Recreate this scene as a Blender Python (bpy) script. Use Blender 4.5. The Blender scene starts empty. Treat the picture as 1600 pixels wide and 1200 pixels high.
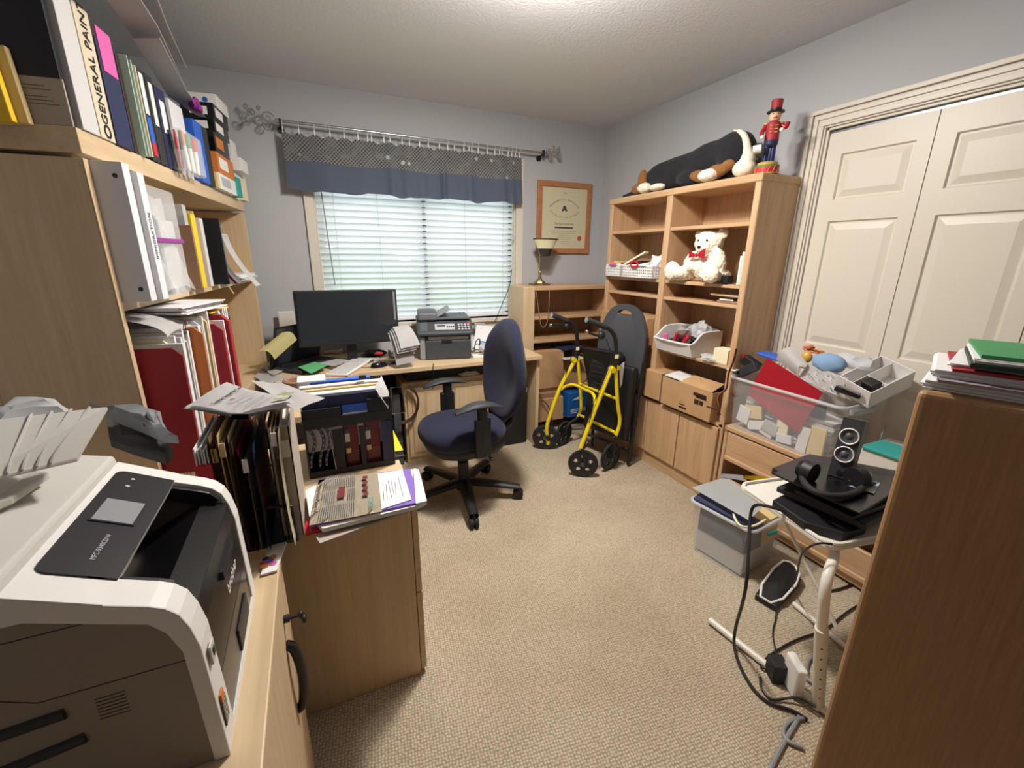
import bpy, bmesh, math, random
from mathutils import Vector, Matrix, Euler, noise
random.seed(7)
S = bpy.context.scene
COL = S.collection
R = math.radians
# ---------------------------------------------------------------- camera
CF, CPI, CYA, CRO = 678.46, .2869147, .4298139, .0092622
CAM = Vector((0, 0, 1.43))
fw = Vector((math.sin(CYA)*math.cos(CPI), math.cos(CYA)*math.cos(CPI), -math.sin(CPI)))
rt = Vector((math.cos(CYA), -math.sin(CYA), 0))
up = rt.cross(fw)
r2 = rt*math.cos(CRO) + up*math.sin(CRO)
u2 = up*math.cos(CRO) - rt*math.sin(CRO)
cd = bpy.data.cameras.new('camera'); cam = bpy.data.objects.new('camera', cd); COL.objects.link(cam)
cd.sensor_width = 36; cd.lens = CF/1600*36; cd.clip_start = .02; cd.clip_end = 200
mw = Matrix((r2, u2, -fw)).transposed().to_4x4(); mw.translation = CAM
cam.matrix_world = mw
S.camera = cam
# ---------------------------------------------------------------- exposure, world, lights
S.view_settings.view_transform = 'Standard'; S.view_settings.look = 'None'
S.view_settings.gamma = 1; S.view_settings.exposure = 0.12; S.view_settings.use_curve_mapping = False
S.cycles.max_bounces = 8; S.cycles.transparent_max_bounces = 16
W = bpy.data.worlds.new('sky'); S.world = W; W.use_nodes = True
bg = W.node_tree.nodes['Background']; bg.inputs[0].default_value = (.88, .94, 1, 1); bg.inputs[1].default_value = 2.7
def area(name, loc, rot, sx, sy, power, col):
    l = bpy.data.lights.new(name, 'AREA'); l.shape = 'RECTANGLE'; l.size = sx; l.size_y = sy; l.energy = power; l.color = col
    o = bpy.data.objects.new(name, l); COL.objects.link(o); o.location = loc; o.rotation_euler = rot; return o
pl = area('window_portal', (.82, 3.50, 1.45), (R(-90), 0, 0), 1.6, 1.25, 1, (1, 1, 1)); pl.data.cycles.is_portal = True
l = bpy.data.lights.new('ceiling_bulb', 'AREA'); l.shape = 'DISK'; l.size = .20; l.energy = 46; l.color = (1, .935, .86)
o = bpy.data.objects.new('ceiling_bulb', l); COL.objects.link(o); o.location = (.86, 1.78, 2.425)
l = bpy.data.lights.new('ceiling_bulb_side', 'POINT'); l.energy = 30; l.shadow_soft_size = .07; l.color = (1, .935, .86)   # the dome also glows sideways
o = bpy.data.objects.new('ceiling_bulb_side', l); COL.objects.link(o); o.location = (.86, 1.54, 2.30)

# ---------------------------------------------------------------- helpers
def ray(px, py):
    return r2*((px-800)/CF) + u2*((600-py)/CF) + fw
def on(px, py, ax, v):
    d = ray(px, py); i = 'xyz'.index(ax); return CAM + d*((v-CAM[i])/d[i])
HA = R(6.4); HO = Vector((-.5, 1.6, 0))
hdy = Vector((math.sin(HA), math.cos(HA), 0)); hdx = Vector((math.cos(HA), -math.sin(HA), 0))
def onh(px, py, lx=0.0):
    d = ray(px, py); t = ((HO + hdx*lx - CAM).dot(hdx))/d.dot(hdx); P = CAM + d*t
    return ((P-HO).dot(hdy), P.z)
def HW(lx, ly, z): return HO + hdx*lx + hdy*ly + Vector((0, 0, z))

def prj(P):
    d = P-CAM; z = d.dot(fw); return 800+CF*d.dot(r2)/z, 600-CF*d.dot(u2)/z
def hly(px, z, lx=0.0):      # where along the hutch the picture column px meets height z
    a, b = -.6, 3.5
    for _ in range(40):
        m = (a+b)/2
        if prj(HW(lx, m, z))[0] < px: a = m
        else: b = m
    return a

def lin(c):
    if isinstance(c, str): c = tuple(int(c[i:i+2], 16)/255 for i in (0, 2, 4))
    return tuple((x/12.92 if x <= .04045 else ((x+.055)/1.055)**2.4) for x in c) + (1,)
MATS = {}
def mat(key, col=None, rough=.6, metal=0, kind='plain', col2=None, scale=1, alpha=1, bump=0, trans=0, coat=0):
    if key in MATS: return MATS[key]
    m = bpy.data.materials.new(key); m.use_nodes = True; MATS[key] = m
    nt = m.node_tree; N = nt.nodes; L = nt.links; b = N['Principled BSDF']
    b.inputs['Base Color'].default_value = lin(col); b.inputs['Roughness'].default_value = rough; b.inputs['Metallic'].default_value = metal
    b.inputs['Alpha'].default_value = alpha; b.inputs['Transmission Weight'].default_value = trans
    b.inputs['Coat Weight'].default_value = coat
    tc = N.new('ShaderNodeTexCoord'); mp = N.new('ShaderNodeMapping'); L.new(tc.outputs['Object'], mp.inputs[0])
    def ramp(src, a, c, p0=.3, p1=.7):
        r = N.new('ShaderNodeValToRGB'); r.color_ramp.elements[0].color = lin(a); r.color_ramp.elements[1].color = lin(c)
        r.color_ramp.elements[0].position = p0; r.color_ramp.elements[1].position = p1
        L.new(src, r.inputs[0]); return r
    def nz(sc, det=3, rgh=.5):
        n = N.new('ShaderNodeTexNoise'); n.inputs['Scale'].default_value = sc; n.inputs['Detail'].default_value = det; n.inputs['Roughness'].default_value = rgh
        L.new(mp.outputs[0], n.inputs[0]); return n
    def bmp(src, st, dist=.002):
        q = N.new('ShaderNodeBump'); q.inputs['Strength'].default_value = st; q.inputs['Distance'].default_value = dist
        L.new(src, q.inputs['Height']); L.new(q.outputs[0], b.inputs['Normal'])
    if kind == 'wood':        # grain along z by default, scale tuple stretches it
        mp.inputs['Scale'].default_value = scale if isinstance(scale, tuple) else (12, 12, .9)
        n = nz(3.2, 5, .6); n.inputs['Distortion'].default_value = .5
        r = ramp(n.outputs[0], col, col2, .3, .72); L.new(r.outputs[0], b.inputs['Base Color'])
        bmp(n.outputs[0], .08, .001)
    elif kind == 'noise':
        n = nz(scale, 4, .6); r = ramp(n.outputs[0], col, col2); L.new(r.outputs[0], b.inputs['Base Color'])
        if bump: bmp(n.outputs[0], bump)
    elif kind == 'carpet':
        mp.inputs['Rotation'].default_value = (0, 0, R(8))
        v = N.new('ShaderNodeTexVoronoi'); v.inputs['Scale'].default_value = 105; v.inputs['Randomness'].default_value = .35
        L.new(mp.outputs[0], v.inputs[0])
        n = nz(1.3, 3, .6); n2 = nz(14, 2, .6)
        r = ramp(v.outputs['Distance'], col, col2, .18, .62)
        r2_ = ramp(n.outputs[0], 'e4e0da', 'ffffff', .35, .65)
        mx = N.new('ShaderNodeMix'); mx.data_type = 'RGBA'; mx.blend_type = 'MULTIPLY'; mx.inputs[0].default_value = 1
        L.new(r.outputs[0], mx.inputs[6]); L.new(r2_.outputs[0], mx.inputs[7]); L.new(mx.outputs[2], b.inputs['Base Color'])
        iv = N.new('ShaderNodeMath'); iv.operation = 'MULTIPLY'; iv.inputs[1].default_value = -1; L.new(v.outputs['Distance'], iv.inputs[0])
        bmp(iv.outputs[0], .9, .006)
    elif kind == 'popcorn':
        n = nz(scale, 5, .7); bmp(n.outputs[0], .55, .012)
    elif kind == 'plaster':
        n = nz(90, 3, .6); bmp(n.outputs[0], .12, .003)
    elif kind == 'fabric':
        n = nz(scale, 2, .7); r = ramp(n.outputs[0], col, col2 or col, .25, .75); L.new(r.outputs[0], b.inputs['Base Color']); bmp(n.outputs[0], .5, .002)
        b.inputs['Sheen Weight'].default_value = .08
    elif kind == 'lattice':   # woven diamond print of the valance
        mp.inputs['Rotation'].default_value = (0, R(45), 0); mp.inputs['Scale'].default_value = (1, .001, 1)
        sx = N.new('ShaderNodeSeparateXYZ'); cx = N.new('ShaderNodeCombineXYZ'); L.new(mp.outputs[0], sx.inputs[0]); L.new(sx.outputs[0], cx.inputs[0]); L.new(sx.outputs[2], cx.inputs[1])
        c = N.new('ShaderNodeTexBrick'); c.offset = 0; c.inputs['Scale'].default_value = scale; L.new(cx.outputs[0], c.inputs[0])
        c.inputs['Color1'].default_value = lin(col); c.inputs['Color2'].default_value = lin(col); c.inputs['Mortar'].default_value = lin(col2); c.inputs['Mortar Size'].default_value = .17; c.inputs['Brick Width'].default_value = 1; c.inputs['Row Height'].default_value = 1; c.inputs['Mortar Smooth'].default_value = .2
        v = N.new('ShaderNodeTexVoronoi'); v.inputs['Scale'].default_value = 13; L.new(mp.outputs[0], v.inputs[0])
        r = ramp(v.outputs['Distance'], 'e0dedc', '000000', .16, .20)
        n = nz(16, 2, .5); r3 = ramp(n.outputs[0], '000000', '8a8684', .50, .60)
        mx = N.new('ShaderNodeMix'); mx.data_type = 'RGBA'; mx.blend_type = 'LIGHTEN'; mx.inputs[0].default_value = .55
        L.new(c.outputs[0], mx.inputs[6]); L.new(r3.outputs[0], mx.inputs[7])
        m2 = N.new('ShaderNodeMix'); m2.data_type = 'RGBA'; m2.blend_type = 'LIGHTEN'; m2.inputs[0].default_value = .9
        L.new(mx.outputs[2], m2.inputs[6]); L.new(r.outputs[0], m2.inputs[7]); L.new(m2.outputs[2], b.inputs['Base Color'])
    elif kind == 'print':     # lines of small print running along local x
        mp.inputs['Scale'].default_value = (60, 190*scale, 1)
        w = N.new('ShaderNodeTexWave'); w.wave_type = 'BANDS'; w.bands_direction = 'Y'; w.inputs['Scale'].default_value = .32
        L.new(mp.outputs[0], w.inputs[0]); n = nz(2.2, 2, .6)
        mm = N.new('ShaderNodeMath'); mm.operation = 'MULTIPLY'; L.new(w.outputs[0], mm.inputs[0]); L.new(n.outputs[0], mm.inputs[1])
        r = ramp(mm.outputs[0], col, col2, .30, .50); L.new(r.outputs[0], b.inputs['Base Color'])
    elif kind == 'spots':
        v = N.new('ShaderNodeTexVoronoi'); v.inputs['Scale'].default_value = scale; L.new(mp.outputs[0], v.inputs[0])
        hs = N.new('ShaderNodeMix'); hs.data_type = 'RGBA'; hs.inputs[0].default_value = .25; L.new(v.outputs['Color'], hs.inputs[6]); hs.inputs[7].default_value = lin(col)
        L.new(hs.outputs[2], b.inputs['Base Color'])
    elif kind == 'clear':
        b.inputs['Specular IOR Level'].default_value = .6
    return m
# wood family, one material per grain direction
def wood(key, a, c, rough=.45):
    mat(key+'_z', a, rough, kind='wood', col2=c, scale=(14, 14, .8))
    mat(key+'_x', a, rough, kind='wood', col2=c, scale=(.8, 14, 14))
    mat(key+'_y', a, rough, kind='wood', col2=c, scale=(14, .8, 14))
wood('oak', 'b8926c', 'cfae8a'); wood('maple', 'c2a884', 'd3bc9a'); wood('back', '9c7d62', 'ae9076')
m_ = mat
def pm(name, c, rough=.6, **k): return mat(name, c, rough, **k)

def translucent(key, col, f):
    m = mat(key, col, .5); nt = m.node_tree; t = nt.nodes.new('ShaderNodeBsdfTranslucent'); t.inputs[0].default_value = lin(col)
    mx = nt.nodes.new('ShaderNodeMixShader'); mx.inputs[0].default_value = f; o = nt.nodes['Material Output']
    nt.links.new(nt.nodes['Principled BSDF'].outputs[0], mx.inputs[1]); nt.links.new(t.outputs[0], mx.inputs[2]); nt.links.new(mx.outputs[0], o.inputs[0]); return m
def stackmesh(w, h, t, n, j=.003, rnd=None):    # a ragged block of sheets, corner at 0
    rnd = rnd or random; b = MB(); prev = None; first = None
    for i in range(n):
        dx, dy, a = rnd.uniform(-j, j), rnd.uniform(-j, j), rnd.uniform(-j, j)*4
        for z in (t*i/n, t*(i+.8)/n):
            L = []
            for x, y in ((0, 0), (w, 0), (w, h), (0, h)):
                L.append(b.b.verts.new((x+dx-(y-h/2)*a, y+dy+(x-w/2)*a, z)))
            if prev:
                for k in range(4): b.b.faces.new((prev[k], prev[(k+1) % 4], L[(k+1) % 4], L[k]))
            else: first = L
            prev = L
    b.b.faces.new(first[::-1]); b.b.faces.new(prev); return b
def blobby(name, m, parts, parent=None, vox=.010, sm=3, fuzz=0, world=True, **k):   # ellipsoids fused into one skin
    b = MB(); parts = list(parts)
    for c, r, *e in parts: b.sph(c, r, 20, Euler(e[0]).to_matrix().to_4x4() if e else None)
    me = bpy.data.meshes.new('t'); b.b.to_mesh(me); b.b.free(); o = bpy.data.objects.new('t', me); COL.objects.link(o)
    q = o.modifiers.new('r', 'REMESH'); q.mode = 'VOXEL'; q.voxel_size = vox
    q = o.modifiers.new('s', 'SMOOTH'); q.iterations = sm
    dg = bpy.context.evaluated_depsgraph_get(); dg.update(); m2 = bpy.data.meshes.new_from_object(o.evaluated_get(dg)); bpy.data.objects.remove(o)
    b = MB(); b.b.from_mesh(m2)
    if fuzz:
        b.b.normal_update()
        for v in b.b.verts: v.co += v.normal*fuzz*(noise.noise(v.co*90)+.6*noise.noise(v.co*220))
    o = b.build(name, m, parent, smooth=True, local=not world); return o
class MB:
    def __init__(s): s.b = bmesh.new()
    def box(s, a, c, M=None, bev=0):
        x0, y0, z0 = a; x1, y1, z1 = c
        g = bmesh.ops.create_cube(s.b, size=1)
        T = Matrix.Translation(((x0+x1)/2, (y0+y1)/2, (z0+z1)/2)) @ Matrix.Diagonal((abs(x1-x0), abs(y1-y0), abs(z1-z0), 1))
        bmesh.ops.transform(s.b, matrix=T, verts=g['verts'])
        vs = g['verts']
        if bev:
            es = list({e for v in vs for e in v.link_edges})
            r = bmesh.ops.bevel(s.b, geom=es, offset=bev, segments=3, profile=.5, affect='EDGES'); vs = list({v for f in r['faces'] for v in f.verts})
            # bevel removes originals: gather the whole island
            seen = set(vs); st = list(vs)
            while st:
                v = st.pop()
                for e in v.link_edges:
                    w = e.other_vert(v)
                    if w not in seen: seen.add(w); st.append(w)
            vs = list(seen)
        if M is not None: bmesh.ops.transform(s.b, matrix=M, verts=vs)
        return s
    def cyl(s, p, q, r, r1=None, n=16, caps=True):
        p = Vector(p); q = Vector(q); d = q-p
        if d.length < 1e-6: return s
        g = bmesh.ops.create_cone(s.b, cap_ends=caps, segments=n, radius1=r, radius2=r if r1 is None else r1, depth=d.length)
        M = Matrix.Translation((p+q)/2) @ d.to_track_quat('Z', 'Y').to_matrix().to_4x4()
        bmesh.ops.transform(s.b, matrix=M, verts=g['verts']); return s
    def sph(s, c, r, n=16, M=None):
        g = bmesh.ops.create_uvsphere(s.b, u_segments=n, v_segments=max(6, n*2//3), radius=1)
        rr = r if isinstance(r, (tuple, list)) else (r, r, r)
        T = Matrix.Translation(c) @ (M or Matrix()) @ Matrix.Diagonal((*rr, 1))
        bmesh.ops.transform(s.b, matrix=T, verts=g['verts']); return s
    def tube(s, pts, r, n=10, closed=False, smooth=2):
        pts = [Vector(p) for p in pts]
        for _ in range(smooth):
            o = []; m = len(pts)
            rng = range(m) if closed else range(m-1)
            if not closed: o.append(pts[0])
            for i in rng:
                a, c = pts[i], pts[(i+1) % m]; o.append(a*.75+c*.25); o.append(a*.25+c*.75)
            if not closed: o.append(pts[-1])
            pts = o
        m = len(pts); rings = []; prev = None
        for i, p in enumerate(pts):
            if closed: t = pts[(i+1) % m]-pts[i-1]
            else: t = pts[min(i+1, m-1)]-pts[max(i-1, 0)]
            if t.length < 1e-9: t = Vector((0, 0, 1))
            t.normalize()
            if prev is None:
                a = Vector((0, 0, 1)) if abs(t.z) < .9 else Vector((1, 0, 0)); nrm = (a - t*a.dot(t)).normalized()
            else: nrm = (prev - t*prev.dot(t)).normalized()
            prev = nrm; bn = t.cross(nrm)
            rad = r(i/(m-1)) if callable(r) else r
            rings.append([s.b.verts.new(p + (nrm*math.cos(2*math.pi*k/n) + bn*math.sin(2*math.pi*k/n))*rad) for k in range(n)])
        for i in range(m if closed else m-1):
            A, B = rings[i], rings[(i+1) % m]
            for k in range(n): s.b.faces.new((A[k], A[(k+1) % n], B[(k+1) % n], B[k]))
        if not closed:
            s.b.faces.new(rings[0][::-1]); s.b.faces.new(rings[-1])
        return s
    def lathe(s, prof, c=(0, 0, 0), n=24, M=None):
        rings = []; c = Vector(c)
        for r, z in prof:
            rings.append([s.b.verts.new((M or Matrix()) @ Vector((max(r, 1e-4)*math.cos(2*math.pi*k/n), max(r, 1e-4)*math.sin(2*math.pi*k/n), z)) + c) for k in range(n)])
        for A, B in zip(rings, rings[1:]):
            for k in range(n): s.b.faces.new((A[k], A[(k+1) % n], B[(k+1) % n], B[k]))
        if prof[0] != prof[-1]: s.b.faces.new(rings[0][::-1]); s.b.faces.new(rings[-1])
        return s
    def prism(s, pts, off):      # polygon pts (3-D) extruded by vector off
        off = Vector(off); A = [s.b.verts.new(p) for p in pts]; B = [s.b.verts.new(Vector(p)+off) for p in pts]
        s.b.faces.new(A[::-1]); s.b.faces.new(B); n = len(A)
        for i in range(n): s.b.faces.new((A[i], A[(i+1) % n], B[(i+1) % n], B[i]))
        return s
    def grid(s, fn, nu, nv, thick=0):   # sheet fn(u,v); thick gives it a body
        V = [[s.b.verts.new(fn(i/nu, j/nv)) for j in range(nv+1)] for i in range(nu+1)]
        F = [s.b.faces.new((V[i][j], V[i+1][j], V[i+1][j+1], V[i][j+1])) for i in range(nu) for j in range(nv)]
        if thick: bmesh.ops.solidify(s.b, geom=F, thickness=thick)
        return s
    def build(s, name, m, parent=None, smooth=False, bev=0, local=False, sub=0):
        bmesh.ops.recalc_face_normals(s.b, faces=s.b.faces)
        me = bpy.data.meshes.new(name); s.b.to_mesh(me); s.b.free()
        if isinstance(m, str): m = MATS[m]
        me.materials.append(m)
        o = bpy.data.objects.new(name, me); COL.objects.link(o)
        if parent is not None:
            o.parent = parent
            if not local: o.matrix_parent_inverse = PM[parent.name].inverted()
            PM[o.name] = PM[parent.name] if local else Matrix()
        else: PM[o.name] = Matrix()
        if smooth: me.shade_auto(35) if hasattr(me, 'shade_auto') else [setattr(p, 'use_smooth', True) for p in me.polygons]
        if bev:
            q = o.modifiers.new('bevel', 'BEVEL'); q.width = bev; q.segments = 2; q.limit_method = 'ANGLE'; q.angle_limit = R(40)
        if sub:
            q = o.modifiers.new('sub', 'SUBSURF'); q.levels = sub; q.render_levels = sub
        if smooth:
            for p in me.polygons: p.use_smooth = True
            if hasattr(me, 'set_sharp_from_angle'): me.set_sharp_from_angle(angle=R(38))
        return o
PM = {}
def tag(o, label, cat, group=None, kind=None):
    if label: o['label'] = label
    if cat: o['category'] = cat
    if group: o['group'] = group
    if kind: o['kind'] = kind
    return o
def thing(name, label, cat, loc=(0, 0, 0), rz=0, group=None, rot=None):
    o = bpy.data.objects.new(name, None); COL.objects.link(o); o.empty_display_size = .05
    o.location = loc; e = rot or (0, 0, rz); o.rotation_euler = e
    PM[o.name] = Matrix.Translation(loc) @ Euler(e).to_matrix().to_4x4()
    return tag(o, label, cat, group)
def struct(name, mb, m, parent=None, **k):
    o = mb.build(name, m, parent, **k); o['kind'] = 'structure'; return o
def one(name, mb, m, label, cat, group=None, loc=None, rot=None, **k):   # thing of one mesh, local coordinates if loc
    o = mb.build(name, m, None, **k)
    if loc is not None: o.location = loc
    if rot is not None: o.rotation_euler = rot
    return tag(o, label, cat, group)
def copy_tree(o, parent=None):
    c = o.copy(); COL.objects.link(c)
    if parent is not None: c.parent = parent
    PM[c.name] = PM.get(o.name, Matrix())
    for ch in list(o.children): copy_tree(ch, c)
    return c
def text(body, size, M, m, parent, name='lettering', depth=.0006, align='CENTER', local=True, sx=1):
    cu = bpy.data.curves.new('t', 'FONT'); cu.body = body; cu.size = size; cu.extrude = depth; cu.align_x = align; cu.align_y = 'CENTER'; cu.resolution_u = 2
    t = bpy.data.objects.new('t', cu); COL.objects.link(t)
    me = bpy.data.meshes.new_from_object(t); bpy.data.objects.remove(t)
    me.transform(M @ Matrix.Diagonal((sx, 1, 1, 1)))
    me.materials.clear(); me.materials.append(MATS[m] if isinstance(m, str) else m)
    o = bpy.data.objects.new(name, me); COL.objects.link(o)
    if parent is not None:
        o.parent = parent; PM[o.name] = PM[parent.name] if local else Matrix()
        if not local: o.matrix_parent_inverse = PM[parent.name].inverted()
    else: PM[o.name] = Matrix()
    return o
def frame(o, x, y):      # matrix with origin o, columns x, y and their cross product
    x = Vector(x).normalized(); z = x.cross(Vector(y)).normalized(); y = z.cross(x)
    M = Matrix((x, y, z)).transposed().to_4x4(); M.translation = o; return M
def XF(loc, rz=0, rx=0, ry=0): return Matrix.Translation(loc) @ Euler((rx, ry, rz)).to_matrix().to_4x4()

for k_, c_, r_ in [('white', 'e8e6e4', .5), ('offwhite', 'd8d4ca', .5), ('paper', 'dcdbdc', .8), ('paper_grey', 'c2c1c2', .8), ('cream', 'e8dfc0', .7),
    ('manila', 'd9c08a', .7), ('red', 'a02430', .6), ('bright_red', 'c81f33', .55), ('orange', 'c9763a', .6), ('yellow', 'e3bf1e', .5), ('navy', '23294d', .55),
    ('blue', '2f5fc0', .5), ('black', '17171a', .5), ('black_gloss', '121215', .22), ('charcoal', '2c2d31', .6), ('dark_grey', '45474c', .5), ('grey', '85878b', .5),
    ('light_grey', 'b4b5b8', .5), ('teal', '2f9a94', .6), ('pale_green', 'b9cfc0', .6), ('green', '3d8a55', .6), ('purple', '7a5fb5', .6), ('pink', 'e25fa5', .6),
    ('brown', '96745f', .6), ('dark_brown', '38251f', .5), ('pale_yellow', 'efe9b0', .7), ('gold', 'c9a24a', .4), ('skin_paint', 'e2b18a', .5), ('purple_zip', '8b2a86', .5), ('maroon', '6a2028', .6)]:
    mat(k_, c_, r_)
mat('steel', 'b9bcc0', .28, 1); mat('dark_steel', '6b6e73', .35, 1); mat('brass', 'a08a6a', .35, 1); mat('near_black', '14151f', .5); mat('cardboard', 'b08a62', .8, kind='noise', col2='bd976e', scale=9)
mat('clear', 'ffffff', .15, alpha=.28, kind='clear'); mat('clear_bin', 'dfe4e8', .3, alpha=.13, kind='clear'); mat('frost', 'd5dade', .5, alpha=.55, kind='clear')
mat('silver_bag', 'b9c0c6', .35, .55, kind='noise', col2='9aa2a8', scale=16, bump=.8)
mat('print', '3c3c40', .8, kind='print', col2='efeeef'); mat('newsprint', '55504a', .85, kind='print', col2='cfc3ae', scale=1.1)
mat('yellow_metal', 'e9cf1a', .3, coat=.4); mat('black_rubber', '1b1b1d', .75); mat('blue_fabric', '14172f', .95, kind='fabric', col2='1a1e3c', scale=900)
mat('plush_white', 'e8dcc6', 1, kind='fabric', col2='f6eede', scale=60); mat('plush_black', '15151a', 1, kind='fabric', col2='222229', scale=110); mat('plush_tan', '7a5128', 1, kind='fabric', col2='946536', scale=90)
# ================================================================ the room
D, XR, XL, YF, ZC = 3.40, 2.40, -1.02, -.95, 2.46
mat('wall_paint', 'b5b6ba', .8, kind='plaster'); mat('ceiling_paint', 'dcdde2', .95, kind='popcorn', scale=70)
mat('carpet', 'd8cab4', .95, kind='carpet', col2='a59781'); mat('door_paint', 'd6cfc2', .42); mat('dark_void', '1a1714', .9)
struct('floor', MB().box((XL-.1, YF-.1, -.1), (XR+.8, D+.12, 0)), 'carpet')
struct('ceiling', MB().box((XL-.1, YF-.1, ZC), (XR+.8, D+.12, ZC+.1)), 'ceiling_paint')
struct('wall_left', MB().box((XL-.1, YF, 0), (XL, D, ZC)), 'wall_paint')
b = MB(); b.box((XL-.1, YF-.1, 0), (-.5, YF, ZC)).box((1.7, YF-.1, 0), (XR+.8, YF, ZC)).box((-.5, YF-.1, 2.2), (1.7, YF, ZC))
struct('wall_front', b, 'wall_paint')  # wide unseen opening, made so less light bounces back from behind the camera
mat('bounce_cut_dark', '3a342e', .9)
b = MB(); b.box((-.7, YF-2.1, 0), (1.9, YF-2.0, ZC)).box((-.8, YF-2.1, 0), (-.7, YF-.1, ZC)).box((1.9, YF-2.1, 0), (2.0, YF-.1, ZC)).box((-.8, YF-2.1, ZC), (2.0, YF-.1, ZC+.1)).box((-.8, YF-2.1, -.1), (2.0, YF-.1, 0))
struct('wall_bounce_cut', b, 'bounce_cut_dark')  # unseen dark box added behind the opening to keep bounced light low
wx0, wx1, wz0, wz1 = .085, 1.575, .935, 2.10
b = MB(); b.box((XL-.1, D, 0), (wx0, D+.12, ZC)).box((wx1, D, 0), (XR+.8, D+.12, ZC)).box((wx0, D, 0), (wx1, D+.12, wz0)).box((wx0, D, wz1), (wx1, D+.12, ZC))
struct('wall_back', b, 'wall_paint')
cy0, cy1, cz = -.18, 1.545, 2.045
b = MB(); b.box((XR, cy1, 0), (XR+.1, D, ZC)).box((XR, YF, 0), (XR+.1, cy0, ZC)).box((XR, cy0, cz), (XR+.1, cy1, ZC))
b.box((XR+.65, cy0-.2, 0), (XR+.7, cy1+.2, ZC)).box((XR+.1, cy0-.2, 0), (XR+.65, cy0-.15, ZC)).box((XR+.1, cy1+.15, 0), (XR+.65, cy1+.2, ZC))
struct('wall_right', b, 'wall_paint')
# baseboards
struct('baseboard_back', MB().box((XL, D-.015, 0), (XR, D, .09)), 'door_paint', bev=.004)
struct('baseboard_right', MB().box((XR-.015, cy1+.09, 0), (XR, D-.015, .09)), 'door_paint', bev=.004)
# closet casing: stepped moulding
b = MB()
for w0, w1, t in ((.0, .008, .012), (.008, .03, .022), (.03, .04, .012), (.04, .06, .019), (.06, .066, .012), (.066, .085, .026)):
    b.box((XR-t, cy1-.0+w0, 0), (XR+w0*.01, cy1+w1, cz+w0)); b.box((XR-t, cy0-w1, cz+w0), (XR+w0*.01, cy1+w1, cz+w1)); b.box((XR-t, cy0-w1, 0), (XR+w0*.01, cy0-w0, cz+w0))
b.box((XR, cy1-.012, 0), (XR+.1, cy1+.004, cz)); b.box((XR, cy0, cz-.012), (XR+.1, cy1, cz+.004))
struct('trim_1', b, 'door_paint', bev=.002)
struct('trim_2', MB().box((XR+.02, cy0, cz-.035), (XR+.06, cy1-.012, cz-.012)), 'dark_steel')
# four bifold closet leaves, each with three raised panels
lw = (cy1-.012-cy0)/4
def leaf(i):
    y1 = cy1-.014-i*lw; y0 = y1-lw+.004; x = XR+.012
    b = MB()
    def slab(ya, yb, za, zb): b.box((x, ya, za), (x+.032, yb, zb))
    zs = [(.22, .86), (.995, 1.61), (1.71, 1.918)]; m = .058
    slab(y0, y0+m, .012, 2.018); slab(y1-m-.012, y1, .012, 2.018)
    zc_ = [.012]+[v for z in zs for v in z]+[2.018]
    for k in range(0, len(zc_), 2): slab(y0+m, y1-m-.012, zc_[k], zc_[k+1])
    for za, zb in zs:        # recessed groove, sloped border, raised field
        ya, yb = y0+m, y1-m-.012
        def ring(i0, d0, i1, d1):
            A = [(x+d0, ya+i0, za+i0), (x+d0, yb-i0, za+i0), (x+d0, yb-i0, zb-i0), (x+d0, ya+i0, zb-i0)]
            B = [(x+d1, ya+i1, za+i1), (x+d1, yb-i1, za+i1), (x+d1, yb-i1, zb-i1), (x+d1, ya+i1, zb-i1)]
            A = [b.b.verts.new(p) for p in A]; B = [b.b.verts.new(p) for p in B]
            for q in range(4): b.b.faces.new((A[q], A[(q+1) % 4], B[(q+1) % 4], B[q]))
            return B
        ring(0, 0, .006, .010); ring(.006, .010, .013, .010); B = ring(.013, .010, .042, .002); b.b.faces.new(B)
    o = struct('door_%d' % (i+1), b, 'door_paint')
    return o
for i in range(4): leaf(i)
# window: casing, frame, glass
b = MB(); t = .018
b.box((wx0-.058, D-t, wz0), (wx0, D, wz1)).box((wx1, D-t, wz0), (wx1+.062, D, wz1)).box((wx0-.058, D-t, wz1), (wx1+.062, D, wz1+.06))
b.box((wx0-.08, D-.045, wz0-.03), (wx1+.08, D+.10, wz0)).box((wx0-.05, D-.014, wz0-.09), (wx1+.05, D, wz0-.03))
b.box((wx0+.0005, D+.0005, wz0+.0005), (wx0+.01, D+.1195, wz1-.0005)).box((wx1-.01, D+.0005, wz0+.0005), (wx1-.0005, D+.1195, wz1-.0005))
w1 = struct('window_1', b, 'door_paint', bev=.003)
b = MB(); y0, y1 = D+.085, D+.115
for a, c in (((wx0+.01, wz0), (wx0+.05, wz1)), ((wx1-.05, wz0), (wx1-.01, wz1)), ((wx0, wz0), (wx1, wz0+.045)), ((wx0, wz1-.04), (wx1, wz1)), (((wx0+wx1)/2-.028, wz0), ((wx0+wx1)/2+.028, wz1))):
    b.box((a[0], y0, a[1]), (c[0], y1, c[1]))
struct('window_frame', b, 'white', w1, bev=.002)
mat('glass', 'ffffff', .02, alpha=.12)
struct('window_pane', MB().box((wx0+.05, D+.098, wz0+.04), (wx1-.05, D+.102, wz1-.04)), 'glass', w1)
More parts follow.
